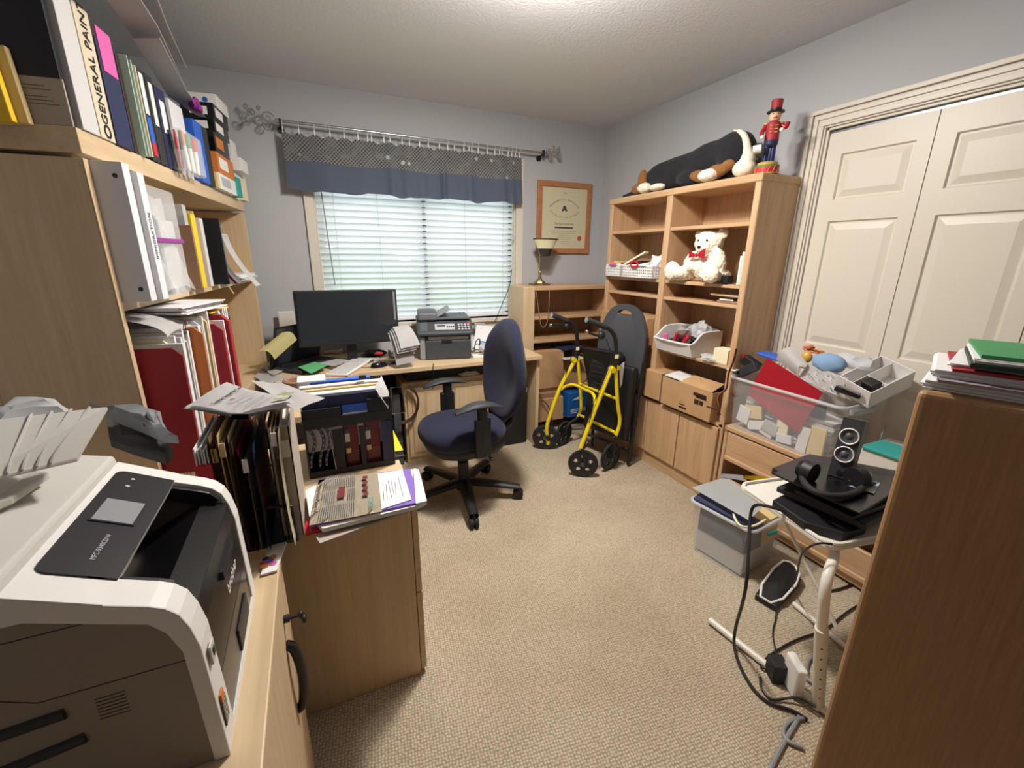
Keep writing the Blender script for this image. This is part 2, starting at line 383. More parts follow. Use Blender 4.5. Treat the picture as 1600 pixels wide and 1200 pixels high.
# garden beyond the glass
mat('lawn', '7fae4a', .95, kind='noise', col2='9fca62', scale=3); mat('hedge', '4f7a3a', .95, kind='noise', col2='8fb86a', scale=5, bump=1); mat('fence_wood', 'b9aea2', .8)
struct('floor_garden', MB().box((-14, D+.12, -.5), (16, 26, -.4)), 'lawn')
b = MB()
def hf(u, v):
    a = v*math.pi; x = -9+20*u; n = noise.noise(Vector((x*1.1, v*5, 3)))*.45
    return Vector((x, 9.6-math.cos(a)*(.9+n), -.4+math.sin(a)*(1.75+n*1.4)))
b.grid(hf, 90, 14)
one('hedge', b, 'hedge', 'green hedge outside, glimpsed between the slats of the window blind', 'hedge', smooth=True)
fe = thing('picket_fence', 'pale picket fence on the lawn outside, seen through the blind slats', 'fence', (1, 7.4, -.4))
for z in (.25, .75): MB().box((-4, 7.4, -.4+z), (6, 7.43, -.4+z+.08)).build('rail', 'fence_wood', fe)
b = MB()
for i in range(70): b.box((-4+i*.145, 7.37, -.4), (-4+i*.145+.09, 7.4, .62))
b.build('pickets', 'fence_wood', fe)['kind'] = 'stuff'
# ceiling light above the frame
cl = thing('ceiling_light', 'round frosted ceiling light fixed above the middle of the room', 'ceiling light', (.86, 1.70, ZC))
MB().cyl((.86, 1.70, ZC), (.86, 1.70, ZC-.025), .13, n=32).build('base', 'brass', cl, smooth=True)

# ---------------------------------------------------------------- blind
bl = thing('venetian_blind', 'white two inch slatted blind lowered over the window', 'window blind', (.83, D-.01, wz1))
translucent('slat', 'f2f5f8', .38); 
MB().box((wx0+.012, D+.005, wz1-.05), (wx1-.012, D+.055, wz1)).build('head_rail', 'slat', bl, bev=.003)
MB().box((wx0+.014, D+.008, wz0+.012), (wx1-.014, D+.050, wz0+.030)).build('bottom_rail', 'slat', bl, bev=.003)
zs = []; z = wz0+.062
while z < wz1-.06: zs.append(z); z += .0418
b = MB()
ta = R(52)
def slat(i):
    def f(u, v):
        q = (v-.5)*.05; c = .003*(1-(2*v-1)**2)
        return Vector((wx0+.014+(wx1-wx0-.028)*u, D+.030+q*math.cos(ta), -q*math.sin(ta)+c))
    m = MB(); m.grid(f, 1, 5, .0026); return m
s0 = slat(0).build('slat', 'slat', bl, smooth=True)
for i, z in enumerate(zs):
    s = s0 if i == 0 else s0.copy()
    if i: COL.objects.link(s)
    s.matrix_parent_inverse = PM[bl.name].inverted() @ Matrix.Translation((0, 0, z))
for x in (.21, .50, .83, 1.15, 1.47):
    m = MB()
    for y in (D+.008, D+.052): m.cyl((x, y, wz0+.02), (x, y, wz1-.03), .0011, n=6)
    m.build('ladder_cord', 'light_grey', bl)
for x in (.83, 1.53):
    k0 = MB().box((x-.014, D+.006, -.001), (x+.014, D+.011, .006)).build('slat_clip', 'charcoal', bl)
    for i, z in enumerate(zs):
        k = k0 if i == 0 else k0.copy()
        if i: COL.objects.link(k)
        k.matrix_parent_inverse = PM[bl.name].inverted() @ Matrix.Translation((0, 0, z+.014))
MB().cyl((.165, D-.012, 1.22), (.13, D-.012, wz1-.03), .0035).build('tilt_wand', 'grey', bl, smooth=True)
m = MB(); m.tube([(1.555, D-.01, wz1-.03), (1.553, D-.012, 1.7), (1.55, D-.012, 1.60)], .0012, 6); m.lathe([(.003, .03), (.009, .012), (.011, -.02), (.004, -.028)], (1.55, D-.012, 1.57), 10)
m.build('pull_cord', 'light_grey', bl, smooth=True)

# ---------------------------------------------------------------- rod, rings, valance
rodz, rody = 2.205, D-.085
rx0, rx1 = -.075, 1.80
rod = thing('curtain_rod', 'brushed metal curtain rod with scrolled ends above the window', 'curtain rod', (.86, D, rodz))
MB().cyl((rx0, rody, rodz+.004), (rx1, rody, rodz-.006), .0085, n=14).build('pole', 'steel', rod, smooth=True)
for x in (rx0+.02, rx1-.03):
    m = MB(); m.cyl((x, rody, rodz-.0), (x, D-.012, rodz-.03), .006, n=8).cyl((x, D-.014, rodz-.03), (x, D, rodz-.03), .02, n=14).box((x-.006, rody-.014, rodz-.03), (x+.006, rody+.012, rodz+.014))
    m.build('bracket', 'black', rod, smooth=True)
def spiral(c, r, a0, turns, sgn, n=22):
    return [Vector((c[0]+r*(1-.8*i/n)*math.cos(a0+sgn*i/n*turns*2*math.pi), rody, c[1]+r*(1-.8*i/n)*math.sin(a0+sgn*i/n*turns*2*math.pi))) for i in range(n+1)]
def finial(x, sx, k):
    m = MB(); z = rodz
    def Q(pts): return [Vector((x+sx*(p.x)*k, p.y, z+(p.z)*k)) for p in pts]
    def C(cx, cz, r, a0, t, s): m.tube(Q(spiral((cx, cz), r, a0, t, s)), .0042, 6, smooth=1)
    C(.045, .012, .035, math.pi*.9, 1.35, -1); C(.055, -.032, .026, R(170), 1.2, 1); C(.125, .03, .026, R(-60), 1.3, 1)
    C(.165, -.018, .030, R(150), 1.2, 1); C(.15, .058, .015, R(-90), 1.1, 1); C(.085, .06, .013, R(-90), 1.1, 1)
    m.tube(Q([Vector((0, rody, 0)), Vector((.05, rody, -.01)), Vector((.1, rody, .02)), Vector((.16, rody, -.03))]), .005, 6)
    m.cyl((x-.006, rody, z), (x+.012, rody, z), .014, n=12)
    m.build('finial', mat('pewter', '8d8986', .5), rod, smooth=True)
finial(rx0, -1, 1.0); finial(rx1, 1, .72)
va = thing('window_valance', 'short valance, woven grey lattice print above plain slate blue fabric', 'valance', (.76, rody, rodz-.04))
mat('lattice', '58595f', .9, kind='lattice', col2='a8a6a6', scale=62); mat('slate', '6c768a', .9, kind='fabric', col2='747e92', scale=500)
vx0, vx1 = -.055, 1.585
folds = [(.60, .03, .03), (.70, .035, .025), (.80, .03, .02), (.96, .02, .04), (1.16, .03, .03), (1.42, .035, .03), (1.50, .02, .02), (.42, .05, .012), (.2, .08, .01)]
def vy(x, v):
    y = 0
    for c, w, a in folds: y -= a*math.exp(-((x-c)/w)**2)*(.35+.9*v)
    return rody+.004+y*.9 + .004*math.sin(x*31)*v
ringx = [-.03+i*.0 for i in range(0)]
ringx = [-.045, .045, .135, .225, .31, .395, .455, .48, .56, .60, .68, .73, .80, .86, .94, 1.0, 1.05, 1.12, 1.16, 1.18, 1.23, 1.30, 1.36, 1.40, 1.42, 1.47, 1.50, 1.53, 1.565]
def vtop(x):
    d = min(abs(x-q) for q in ringx); return rodz-.05-.022*min(1, d/.045)**1.5
def vfn(z0, z1):
    def f(u, v):
        x = vx0+(vx1-vx0)*u; zt = vtop(x) if z0 is None else z0+.005*math.sin(x*13)
        zb = z1+.006*math.sin(x*13+(0 if z0 is None else 1.5))-(0 if z0 is None else .010*max(0, math.sin(x*22)))
        vv = v*.5 if z0 is None else .5+.5*v
        return Vector((x+ (.012*vv if u > .9 else 0), vy(x, vv)+(0 if z0 is None else -.002), zt+(zb-zt)*v))
    return f
MB().grid(vfn(None, 1.985), 260, 8, .0015).build('printed_band', 'lattice', va, smooth=True)
MB().grid(vfn(1.990, 1.822), 260, 8, .0015).build('plain_band', 'slate', va, smooth=True)
m = MB()
rg = None
for x in ringx:
    if rg is None:
        m = MB(); c = Vector((x, rody, rodz-.006)); m.tube([c+Vector((0, .017*math.cos(a), .017*math.sin(a)-.003)) for a in [i*math.pi/7 for i in range(14)]], .0016, 6, closed=True, smooth=0)
        m.box((x-.003, rody-.003, rodz-.058), (x+.003, rody+.003, rodz-.024))
        rg = tag(m.build('curtain_ring', 'white', None, smooth=True), 'small pale metal clip ring on the rod holding the top of the valance', 'curtain ring', 'clip rings along the curtain rod'); x00 = x
    else:
        c = rg.copy(); COL.objects.link(c); c.location.x = x-x00

# ================================================================ tall oak bookcase with base cabinet
bx0, bx1 = 2.085, 2.375       # front and back
by0, by1, bym = 1.615, 2.84, 2.235
bk = thing('tall_bookcase', 'tall oak bookcase with two bays of shelves over cupboard doors, right wall', 'bookcase', (2.23, 2.23, 0))
T = .038
for a, c in ((by0, by0+T), (by1-T, by1)):
    MB().box((bx0, a, .0), (bx1, c, 1.83), bev=.008).build('side_panel', 'oak_z', bk)
MB().box((bx0, bym-.024, .50), (bx1, bym+.024, 1.80), bev=.006).build('divider', 'oak_z', bk)
MB().box((bx0-.006, by0-.004, 1.795), (bx1, by1+.004, 1.835), bev=.008).build('top', 'oak_y', bk)
MB().box((bx1-.012, by0+.01, .08), (bx1, by1-.01, 1.80)).build('back_panel', 'oak_z', bk)
LB, RB = (bym+.02, by1-T+.002), (by0+T-.002, bym-.02)
for (a, c), zz in ((LB, (.845, 1.185, 1.29, 1.61)), (RB, (.845, 1.185, 1.29, 1.61))):
    for z in zz: MB().box((bx0+.012, a, z-.02), (bx1-.01, c, z)).build('shelf', 'oak_y', bk, bev=.003)
MB().box((bx0-.0, by0, .482), (bx1, by1, .505)).build('cabinet_top', 'oak_y', bk, bev=.004)
MB().box((bx0-.0, by0, 0), (bx1-.01, by1, .09)).build('base', 'oak_y', bk, bev=.004)
for i in range(4):
    w = (by1-by0-.03)/4; a = by0+.015+i*w
    MB().box((bx0-.020, a+.004, .095), (bx0-.002, a+w-.004, .480)).build('door', 'oak_z', bk, bev=.004)

# ---------------------------------------------------------------- oak drawer chest beside it
ch = thing('drawer_chest', 'low oak chest of drawers under the large clear storage tub', 'chest of drawers', (2.2, 1.2, 0))
cx0, cx1, ca, cb = 2.085, 2.37, .66, 1.602; cz_ = .515
MB().box((cx0-.01, ca, cz_-.028), (cx1, cb, cz_), bev=.006).build('top', 'oak_y', ch)
for a, c in ((ca, ca+.02), (cb-.02, cb)): MB().box((cx0, a, 0), (cx1, c, cz_-.028)).build('side_panel', 'oak_z', ch)
MB().box((cx1-.01, ca+.02, 0), (cx1, cb-.02, cz_-.03)).build('back_panel', 'oak_y', ch)
MB().box((cx0+.004, ca+.02, .02), (cx1-.01, cb-.02, .06)).build('base', 'oak_y', ch)
for z0, z1 in ((.325, .478), (.07, .20)):
    d = MB().box((cx0-.004, ca+.024, z0), (cx0+.016, cb-.024, z1), bev=.005).build('drawer', 'oak_y', ch)
    MB().box((cx0-.014, ca+.03, z0-.012), (cx0+.004, cb-.03, z0+.012), bev=.004).build('pull_lip', 'oak_y', d)

# ================================================================ low bookcase in the corner and the desk
lc = thing('low_bookcase', 'low oak bookcase in the back right corner behind the walker', 'bookcase', (1.9, 3.2, 0))
lx0, lx1, ly0, ly1, lt = 1.50, 2.36, 3.07, 3.37, 1.20
MB().box((lx0, ly0, 0), (lx0+.10, ly1, lt-.0), bev=.006).build('side_panel', 'maple_z', lc)
MB().box((lx1-.03, ly0, 0), (lx1, ly1, lt-.0), bev=.006).build('side_panel', 'oak_z', lc)
MB().box((lx0+.09, ly0-.004, lt-.03), (lx1-.02, ly1, lt+.004), bev=.006).build('top', 'oak_x', lc)
MB().box((lx0+.09, ly1-.012, .08), (lx1-.02, ly1, lt-.02)).build('back_panel', 'back_z', lc)
for z in (.965, .775, .36, .09): MB().box((lx0+.09, ly0+.006, z-.024), (lx1-.02, ly1-.01, z)).build('shelf', 'oak_x', lc, bev=.003)

dk = thing('desk', 'pale laminate corner desk under the window, covered in papers', 'desk', (.6, 3.0, 0))
MB().prism([(-.24, 3.36, .70), (1.50, 3.36, .70), (1.50, 2.74, .70), (.22, 2.74, .70), (.12, 2.66, .70), (.10, 2.05, .70), (-.24, 2.05, .70)], (0, 0, .032)).build('worktop', 'maple_x', dk, bev=.004)
MB().box((1.475, 2.78, 0), (1.50, 3.33, .70)).build('side_panel', 'maple_z', dk)
MB().box((-.1, 3.30, .25), (1.47, 3.32, .70)).build('modesty_panel', 'charcoal', dk)
MB().box((-.22, 2.06, 0), (-.2, 3.3, .70)).build('side_panel', 'maple_z', dk)

# ================================================================ left: base cabinets and shelving hutch
lcab = thing('base_cabinet', 'pale laminate cabinet with lock and black handle under the big printer', 'cabinet', (-.45, .5, 0))
MB().box((-.85, -.3, .70), (-.135, 1.045, .732)).build('top', 'maple_y', lcab, bev=.003)
MB().box((-.85, -.28, 0), (-.16, 1.04, .70)).build('body', 'maple_z', lcab)
d = MB().box((-.16, .40, .03), (-.137, 1.04, .694)).build('door', 'maple_z', lcab, bev=.002)
d2 = MB().box((-.16, -.28, .03), (-.137, .394, .694)).build('door', 'maple_z', lcab, bev=.002)

fc = thing('file_cabinet', 'pale laminate two drawer filing cabinet under the newspaper pile', 'filing cabinet', (.0, 1.4, 0))
MB().box((-.34, 1.215, .0), (.212, 1.80, .675)).build('body', 'maple_z', fc, bev=.002)
MB().box((-.345, 1.21, .676), (.232, 1.80, .70)).build('top', 'maple_x', fc, bev=.002)
for z0, z1 in ((.35, .672), (.02, .345)):
    d = MB().box((.214, 1.215, z0), (.233, 1.795, z1)).build('drawer', 'maple_y', fc, bev=.002)
    MB().box((.233, 1.44, z1-.06), (.243, 1.58, z1-.045)).build('handle', 'black', d, bev=.002)

hu = thing('shelving_hutch', 'pale laminate shelving hutch crammed with binders along the left wall', 'shelf unit', HO + Vector((0, 0, .73)), -HA)
def hb(name, a, c, m, bev=.002): return MB().box(a, c).build(name, m, hu, bev=bev, local=True)
HL = 1.68
hb('side_panel', (-.32, 0, 0), (-.003, .022, .935), 'maple_z'); hb('edge_band', (-.003, 0, 0), (0, .022, .935), 'maple_z')
hb('side_panel', (-.32, HL-.022, 0), (0, HL, .935), 'maple_z')
hb('shelf', (-.32, .022, .535), (0, HL-.022, .562), 'maple_y')
hb('top', (-.34, -.006, .945), (.004, HL, 1.005), 'maple_y')
hb('back_panel', (-.332, 0, 0), (-.32, HL, .945), 'maple_y')
hb('plinth', (-.34, -.14, -.73), (.02, HL, 0), 'maple_y')

# ---------------------------------------------------------------- near right cabinet
nr = thing('oak_cabinet', 'oak cabinet end panel close on the right with papers on top', 'cabinet', (1.8, .2, 0))
na = math.atan2(-.95, .314)
NM = frame((1.02, .392, 0), (.314, -.95, 0), (.95, .314, 0))     # x along the visible face, y into the body
def nb(name, a, c, m, bev=.004): return MB().box(a, c, NM, bev=bev).build(name, m, nr)
mat('oak_dark_z', '936f4b', .45, kind='wood', col2='a6815c', scale=(45, 45, 2.2))
nb('side_panel', (0, 0, 0), (.85, .03, 1.195), 'oak_dark_z', .012)
nb('top', (.012, .006, 1.165), (.85, .33, 1.197), 'oak_dark_z', .012)
nb('back_panel', (.012, .02, 0), (.03, .33, 1.17), 'oak_dark_z'); nb('side_panel', (.012, .31, 0), (.85, .33, 1.17), 'oak_dark_z')
for z in (.1, .5, .85): nb('shelf', (.03, .03, z), (.84, .31, z+.02), 'oak_dark_z')
# ================================================================ on and around the desk
DZ = .7325
def at(px, py, z=DZ): return on(px, py, 'z', z)
# ---- monitor
a, c = on(458, 455.5, 'y', 3.0), on(618, 452.5, 'y', 3.03)
mo = thing('monitor', 'large dark widescreen monitor on the desk in front of the window', 'monitor', (a+c)/2*1.0 + Vector((0, 0, -((a+c)/2).z+DZ)))
M = frame(a, c-a, (0, .06, 1)); w = (c-a).length; h = .345
mat('screen', '2c3036', .16, coat=.3)
MB().box((-.004, -h, -.045), (w+.004, .004, -.004), M, bev=.006).build('case', 'black', mo)
MB().box((.008, -h+.022, -.004), (w-.008, -.008, .001), M).build('screen', 'screen', mo)
MB().box((-.004, -h, -.006), (w+.004, -h+.020, .003), M, bev=.002).build('bezel', 'black', mo)
MB().box((w-.022, -.20, .001), (w-.010, -.012, .0018), M).build('sticker_strip', 'grey', mo)
m = MB(); p = (a+c)/2; m.box((p.x-.03, p.y+.03, DZ), (p.x+.03, p.y+.055, p.z-.2)); m.build('stand_neck', 'black', mo, bev=.003)
MB().lathe([(.10, 0), (.105, .006), (.09, .012), (.03, .018)], (p.x+.03, p.y+.03, DZ), 28).build('stand_base', 'black_gloss', mo, smooth=True)
# ---- laptop, open
bl_, br_ = at(426, 580), at(500, 560)
lp = thing('laptop', 'open black laptop at the left end of the desk', 'laptop', bl_)
ex = (br_-bl_).normalized(); wdt = (br_-bl_).length; fwd = Vector((ex.y, -ex.x, 0))
M = frame(bl_, ex, -fwd)     # x along the hinge, -y towards the user
MB().box((0, -.235, .002), (wdt, 0, .020), M, bev=.004).build('base', 'charcoal', lp)
MB().box((.02, -.12, .020), (wdt-.02, -.015, .0215), M).build('keyboard', 'black', lp)
MB().box((wdt*.36, -.215, .020), (wdt*.64, -.14, .021), M).build('touchpad', 'dark_grey', lp)
ML = M @ Matrix.Translation((0, .0, .02)) @ Matrix.Rotation(R(105), 4, 'X')
li = MB().box((0, 0, -.006), (wdt, .262, .002), ML, bev=.003).build('lid', 'black', lp)
MB().box((.012, .02, .002), (wdt-.012, .25, .003), ML).build('screen', 'screen', li)
# sticky notes, keyboard, mouse and papers
def sheet(name, label, cat, pts, m, thick=.0012, lift=0, group=None, curl=0):    # four corners, soft curl
    P = [Vector(p)+Vector((0, 0, lift)) for p in pts]; o = sum(P, Vector())/4
    def f(u, v):
        q = (P[0]*(1-u)+P[1]*u)*(1-v)+(P[3]*(1-u)+P[2]*u)*v-o
        q.z += curl*((2*u-1)**2*.5+(2*v-1)**4*.3+.35*math.sin(5*u+7*v)); return q
    ex = (P[1]-P[0]).normalized(); ang = math.atan2(ex.y, ex.x)
    b = MB(); Rz = Matrix.Rotation(-ang, 4, 'Z'); b.grid(lambda u, v: Rz @ f(u, v), 8, 8, thick)
    x = one(name, b, m, label, cat, group, loc=o, rot=(0, 0, ang), smooth=True); return x
mat('mint_paper', '5fae78', .7)
q_ = [at(x, y, .764) for x, y in ((466, 574), (492, 566), (512, 571), (486, 584))]; o_ = sum(q_, Vector())/4
one('sticky_note_pad', MB().prism([p-o_ for p in q_], (0, 0, .003)), 'mint_paper', 'bright green paper note lying on the open laptop', 'paper', loc=o_)
sheet('paper_sheet', 'white sheet lying across the keyboard side of the open laptop', 'paper', [at(498, 568, .757), at(525, 561, .757), at(548, 563, .757), at(523, 573, .757)], 'paper', curl=.004)
a, c, d = at(508, 588), at(556, 561), at(586, 564)
kb = thing('keyboard', 'white computer keyboard lying askew on the desk beside the laptop', 'keyboard', a)
M = frame(a, c-a, Vector((0, 0, 1)).cross(c-a)); w = .42; e2 = -.135
MB().box((0, e2, .003), (w, 0, .017), M, bev=.004).build('body', 'white', kb)
k0 = None
for i in range(6):
    b = MB()
    r0 = -.012-i*.020
    b.box((.010, r0-.015, .017), (w*.66, r0, .022), M, bev=.001).build('key_row', 'paper_grey', kb)
    MB().box((w*.70, r0-.015, .017), (w-.012, r0, .022), M, bev=.001).build('number_keys', 'paper_grey', kb)
c = at(592, 573)
ms = thing('computer_mouse', 'black computer mouse near the front edge of the desk', 'computer mouse', c, R(20))
def mf(u, v):
    a = u*2*math.pi; s_ = math.sin(v*math.pi/2)
    return Vector((.056*math.cos(a)*math.cos(v*math.pi/2)**.6, .032*math.sin(a)*math.cos(v*math.pi/2)**.6, .034*s_))
MB().grid(mf, 24, 8).build('body', 'black_gloss', ms, local=True, smooth=True)
MB().tube([(-.05, 0, .008), (-.08, .02, .004), (-.10, .06, .003), (-.09, .11, .003)], .0022, 8).build('cord', 'black', ms, local=True, smooth=True)
MB().cyl((-.02, 0, .030), (-.032, 0, .028), .006, n=10).build('wheel', 'grey', ms, local=True)
# legal pad curling over a black holder
c = at(436, 578); c.z = DZ
hd = thing('document_holder', 'black stand at the back left of the desk under the curled yellow pad', 'holder', c)
MB().tube([(c.x-.03, c.y, DZ), (c.x-.035, c.y+.01, DZ+.06), (c.x-.02, c.y+.03, DZ+.12), (c.x+.01, c.y+.05, DZ+.14)], .014, 10).build('arm', 'black', hd, smooth=True)
MB().box((c.x-.07, c.y-.03, DZ), (c.x+.02, c.y+.07, DZ+.012), bev=.004).build('base', 'black', hd)
P0, P1, P2, P3 = on(403, 549, 'y', c.y-.13), on(429, 562, 'y', c.y-.15), on(464, 531, 'y', c.y-.12), on(440, 520, 'y', c.y-.10)
o = (P0+P1+P2+P3)/4
b = MB()
def f(u, v):
    q = (P0*(1-u)+P1*u)*(1-v)+(P3*(1-u)+P2*u)*v-o; q += Vector((.02, -.03, .045))*math.sin(math.pi*u)*.6; return q
b.grid(f, 14, 8, .004)
one('legal_pad', b, 'pale_yellow', 'pale yellow legal pad curling over a black holder by the laptop', 'notepad', loc=o, smooth=True)
# scattered white sheets at left of the laptop
for i, (pts, lab) in enumerate([(((398, 590), (412, 572), (440, 590), (420, 604)), 'creased white sheet beside the upright folders at the desk edge'),
    (((425, 605), (445, 588), (470, 600), (448, 612)), 'loose white printout between the tape roll and the laptop'),
    (((410, 575), (425, 565), (445, 578), (428, 588)), 'small white page tucked behind the black document holder')]):
    sheet('paper_sheet', lab, 'paper', [at(x, y, DZ+.004+i*.004) for x, y in pts], 'paper', curl=.006)
# clutter between monitor and printer
c = at(520, 553)
def crumple(name, label, cat, c, r, m, seed, n=20, group=None, amp=.5, sm=True):
    b = MB(); g = bmesh.ops.create_icosphere(b.b, subdivisions=3, radius=1)
    for v in g['verts']:
        n_ = noise.noise(v.co*1.6+Vector((seed, 0, 0)))*amp + noise.noise(v.co*4+Vector((0, seed, 0)))*amp*.5
        v.co = v.co*(1+n_); v.co = Vector((v.co.x*r[0], v.co.y*r[1], max(-1, v.co.z)*r[2])); 
    zz = min(v.co.z for v in g['verts'])
    for v in g['verts']: v.co.z = max(v.co.z, zz*.6) - zz*.6
    return one(name, b, m, label, cat, group, loc=c, smooth=sm)
b = MB(); rr = random.Random(3)
pts = [(rr.uniform(-.07, .09), rr.uniform(-.03, .03), rr.uniform(.004, .03)) for _ in range(22)]
b.tube(pts, .0028, 6); one('cable_tangle', b, 'white', 'tangle of white cable on the desk below the monitor', 'cable', loc=c, smooth=True)
c = at(553, 558)
hs = thing('phone_stand', 'small black gadget stand on the desk below the monitor', 'stand', c)
MB().box((c.x-.02, c.y-.02, DZ), (c.x+.025, c.y+.03, DZ+.014), bev=.003).build('base', 'black', hs)
MB().box((c.x-.016, c.y, DZ+.01), (c.x+.02, c.y+.01, DZ+.075), bev=.002).build('back', 'black', hs)
MB().box((c.x-.006, c.y-.004, DZ+.02), (c.x+.014, c.y+.001, DZ+.06)).build('label', 'white', hs)
crumple('cloth_pouch', 'crumpled black pouch with things on it, below the monitor', 'pouch', at(585, 556), (.075, .03, .028), 'black', 5)
crumple('red_cord_bundle', 'small bundle of red cord lying on the black pouch', 'cord', at(592, 553, DZ+.035), (.03, .016, .010), 'bright_red', 9)
for i, (px, py, w, h, rz, m, lab) in enumerate([(560, 559, .10, .03, 10, 'green', 'green patterned packet lying on the desk near the mouse'), (578, 563, .13, .045, -8, 'light_grey', 'pale plastic packet on the desk just behind the mouse'),
    (625, 567, .12, .035, -6, 'black', 'thin black box along the desk edge before the printer'), (612, 563, .10, .04, 24, 'cream', 'clear cellophane packet beside the printer base'), (604, 569, .06, .03, -20, 'grey', 'small grey gadget behind the mouse')]):
    one('small_packet' if m != 'black' else 'slim_box', MB().box((-w/2, -h/2, 0), (w/2, h/2, .012)), m, lab, 'packet' if m != 'black' else 'box', loc=at(px, py)+Vector((0, 0, .0)), rot=(0, 0, R(rz)), bev=.003)
# folded papers draped by the printer
c = at(634, 560); b = MB()
b.lathe([(.0, -.09), (.034, -.09), (.036, 0), (.034, .09), (.0, .09)], (0, 0, .036), 20, Matrix.Rotation(R(90), 4, 'Y'))
one('rolled_magazine', b, 'print', 'rolled magazine lying against the left side of the desk printer', 'magazine', loc=c+Vector((-.02, .02, 0)), rot=(0, 0, R(10)), smooth=True)
for i in range(4):
    o = on(606+i*2.5, 520-i*3, 'y', 2.86-i*.006)
    q = on(634+i*2, 545, 'y', 2.72-i*.006)
    b = MB(); w = .10
    P = [Vector((0, 0, 0)), Vector((w, .02, .008)), Vector((w+.045, -.12, -.115+i*.004)), Vector((.02, -.13, -.13+i*.004))]
    def f(u, v): 
        g = (P[0]*(1-u)+P[1]*u)*(1-v)+(P[3]*(1-u)+P[2]*u)*v; g.z += .02*math.sin(math.pi*v); return g
    if i == 0: P[2].z -= .06; P[3].z -= .06
    b.grid(f, 4, 10, .0012)
    one('folded_paper', b, 'paper' if i % 2 else 'paper_grey', ('rearmost', 'third from the front', 'second from the front', 'frontmost')[i]+' of the folded pale sheets leaning between monitor and desk printer', 'paper', 'folded sheets between monitor and printer', loc=o, smooth=True)

# ---- desk printer
a, c = at(657, 563), at(737, 559.5)
pr = thing('desk_printer', 'charcoal multifunction printer on the desk below the window blind', 'printer', a, math.atan2(c.y-a.y, c.x-a.x))
pw = (c-a).length; pd = .34
mat('printer_dark', '3f4248', .45); mat('printer_mid', '55585e', .5); mat('printer_light', '8f9296', .45)
def pb(name, a, c, m, parent=None, bev=.004, M=None): return MB().box(a, c, M, bev=bev).build(name, m, parent or pr, local=True)
pb('body', (0, .012, 0), (pw, pd, .170), 'printer_mid', bev=.012)
pb('side_trim', (0, -.004, 0), (.038, .03, .165), 'printer_light', bev=.010)
tr = pb('paper_tray', (.038, -.008, .004), (pw-.002, .02, .135), 'printer_dark', bev=.008)
pb('tray_catch', (pw*.42, -.016, .118), (pw*.62, .0, .142), 'black', tr)
pb('output_slot', (.06, -.002, .140), (pw-.02, .02, .162), 'light_grey')
b = MB(); b.prism([(-.012, -.03, .172), (-.012, -.03, .19), (-.012, .075, .268), (-.012, pd, .268), (-.012, pd, .172)], (pw+.024, 0, 0))
b.build('scanner_unit', 'printer_dark', pr, local=True, bev=.006)
MP = frame((-.012, -.03, .19), (1, 0, 0), (0, .105, .078))
pb('keypad_left', (.02, .02, .0), (.07, .10, .003), 'printer_mid', M=MP, bev=.001)
lc_ = pb('display_panel', (.12, .03, 0), (.255, .085, .003), 'light_grey', M=MP, bev=.002)
pb('lcd', (.135, .055, .003), (.19, .075, .004), 'printer_mid', lc_, M=MP, bev=0)
bt = None
for i in range(4):
    for j in range(3):
        MB().cyl(MP @ Vector((.285+i*.022, .032+j*.022, 0)), MP @ Vector((.285+i*.022, .032+j*.022, .004)), .0075, n=12).build('button', 'light_grey', pr, local=True)
for i in range(4): MB().cyl(MP @ Vector((.205+i*.014, .055, .003)), MP @ Vector((.205+i*.014, .055, .006)), .006, n=10).build('button', 'charcoal', pr, local=True)
MB().cyl(MP @ Vector((.355, .092, 0)), MP @ Vector((.355, .092, .005)), .009, n=14).build('stop_button', 'bright_red', pr, local=True)
text('brother', .016, MP @ Matrix.Translation((.05, .112, .001)), 'light_grey', pr)
b = MB(); b.prism([(0, .04, .268), (0, .05, .315), (0, .10, .325), (0, pd-.02, .318), (0, pd-.02, .268)], (pw*.36, 0, 0)); b.build('document_feeder', 'printer_mid', pr, local=True, bev=.008)
b = MB(); b.prism([(pw*.36, .06, .285), (pw*.62, .06, .335), (pw*.62, .30, .335), (pw*.36, .30, .285)], (0, 0, .008)); b.build('feeder_tray', 'printer_light', pr, local=True, bev=.002)
pb('scanner_lid', (0, .05, .268), (pw, pd-.01, .284), 'printer_mid', bev=.005)
# ---- clutter at the right of the printer
b = stackmesh(.21, .28, .03, 8, .012); one('paper_stack', b, 'paper', 'leaning stack of white papers on the desk between printer and chair back', 'papers', loc=at(750, 556)+Vector((0, .12, .012)), rot=(R(27), R(4), R(-24)))
b = stackmesh(.19, .26, .02, 5, .015); one('paper_stack', b, 'paper_grey', 'grey papers fanned out under the leaning white stack by the printer', 'papers', loc=at(745, 553)+Vector((0, .05, 0)), rot=(R(12), 0, R(20)))
crumple('plastic_bag', 'small clear bag with blue print lying on papers right of the printer', 'bag', at(757, 548, DZ+.05), (.035, .03, .035), 'frost', 13)
one('cable_adapter', MB().box((-.02, -.03, 0), (.02, .03, .02)), 'blue', 'small blue box lying among papers right of the printer', 'box', loc=at(756, 538, DZ+.09), rot=(0, R(10), R(20)), bev=.003)
b = MB(); b.tube([(0, 0, .02), (.02, .02, .09), (.05, 0, .11), (.03, -.03, .06), (.06, -.04, .02), (.12, -.01, .01)], .004, 8)
one('black_cable', b, 'black', 'black cable looping beside the right side of the printer', 'cable', loc=at(741, 552), smooth=True)
one('small_box', MB().box((-.05, -.03, 0), (.05, .03, .018)), 'white', 'flat white box at the desk edge right of the printer', 'box', loc=at(748, 558), rot=(0, 0, R(2)), bev=.002)
b = MB(); b.tube([(0, 0, 0), (.06, -.03, .16), (.13, -.02, .30), (.15, .0, .42)], .003, 6)
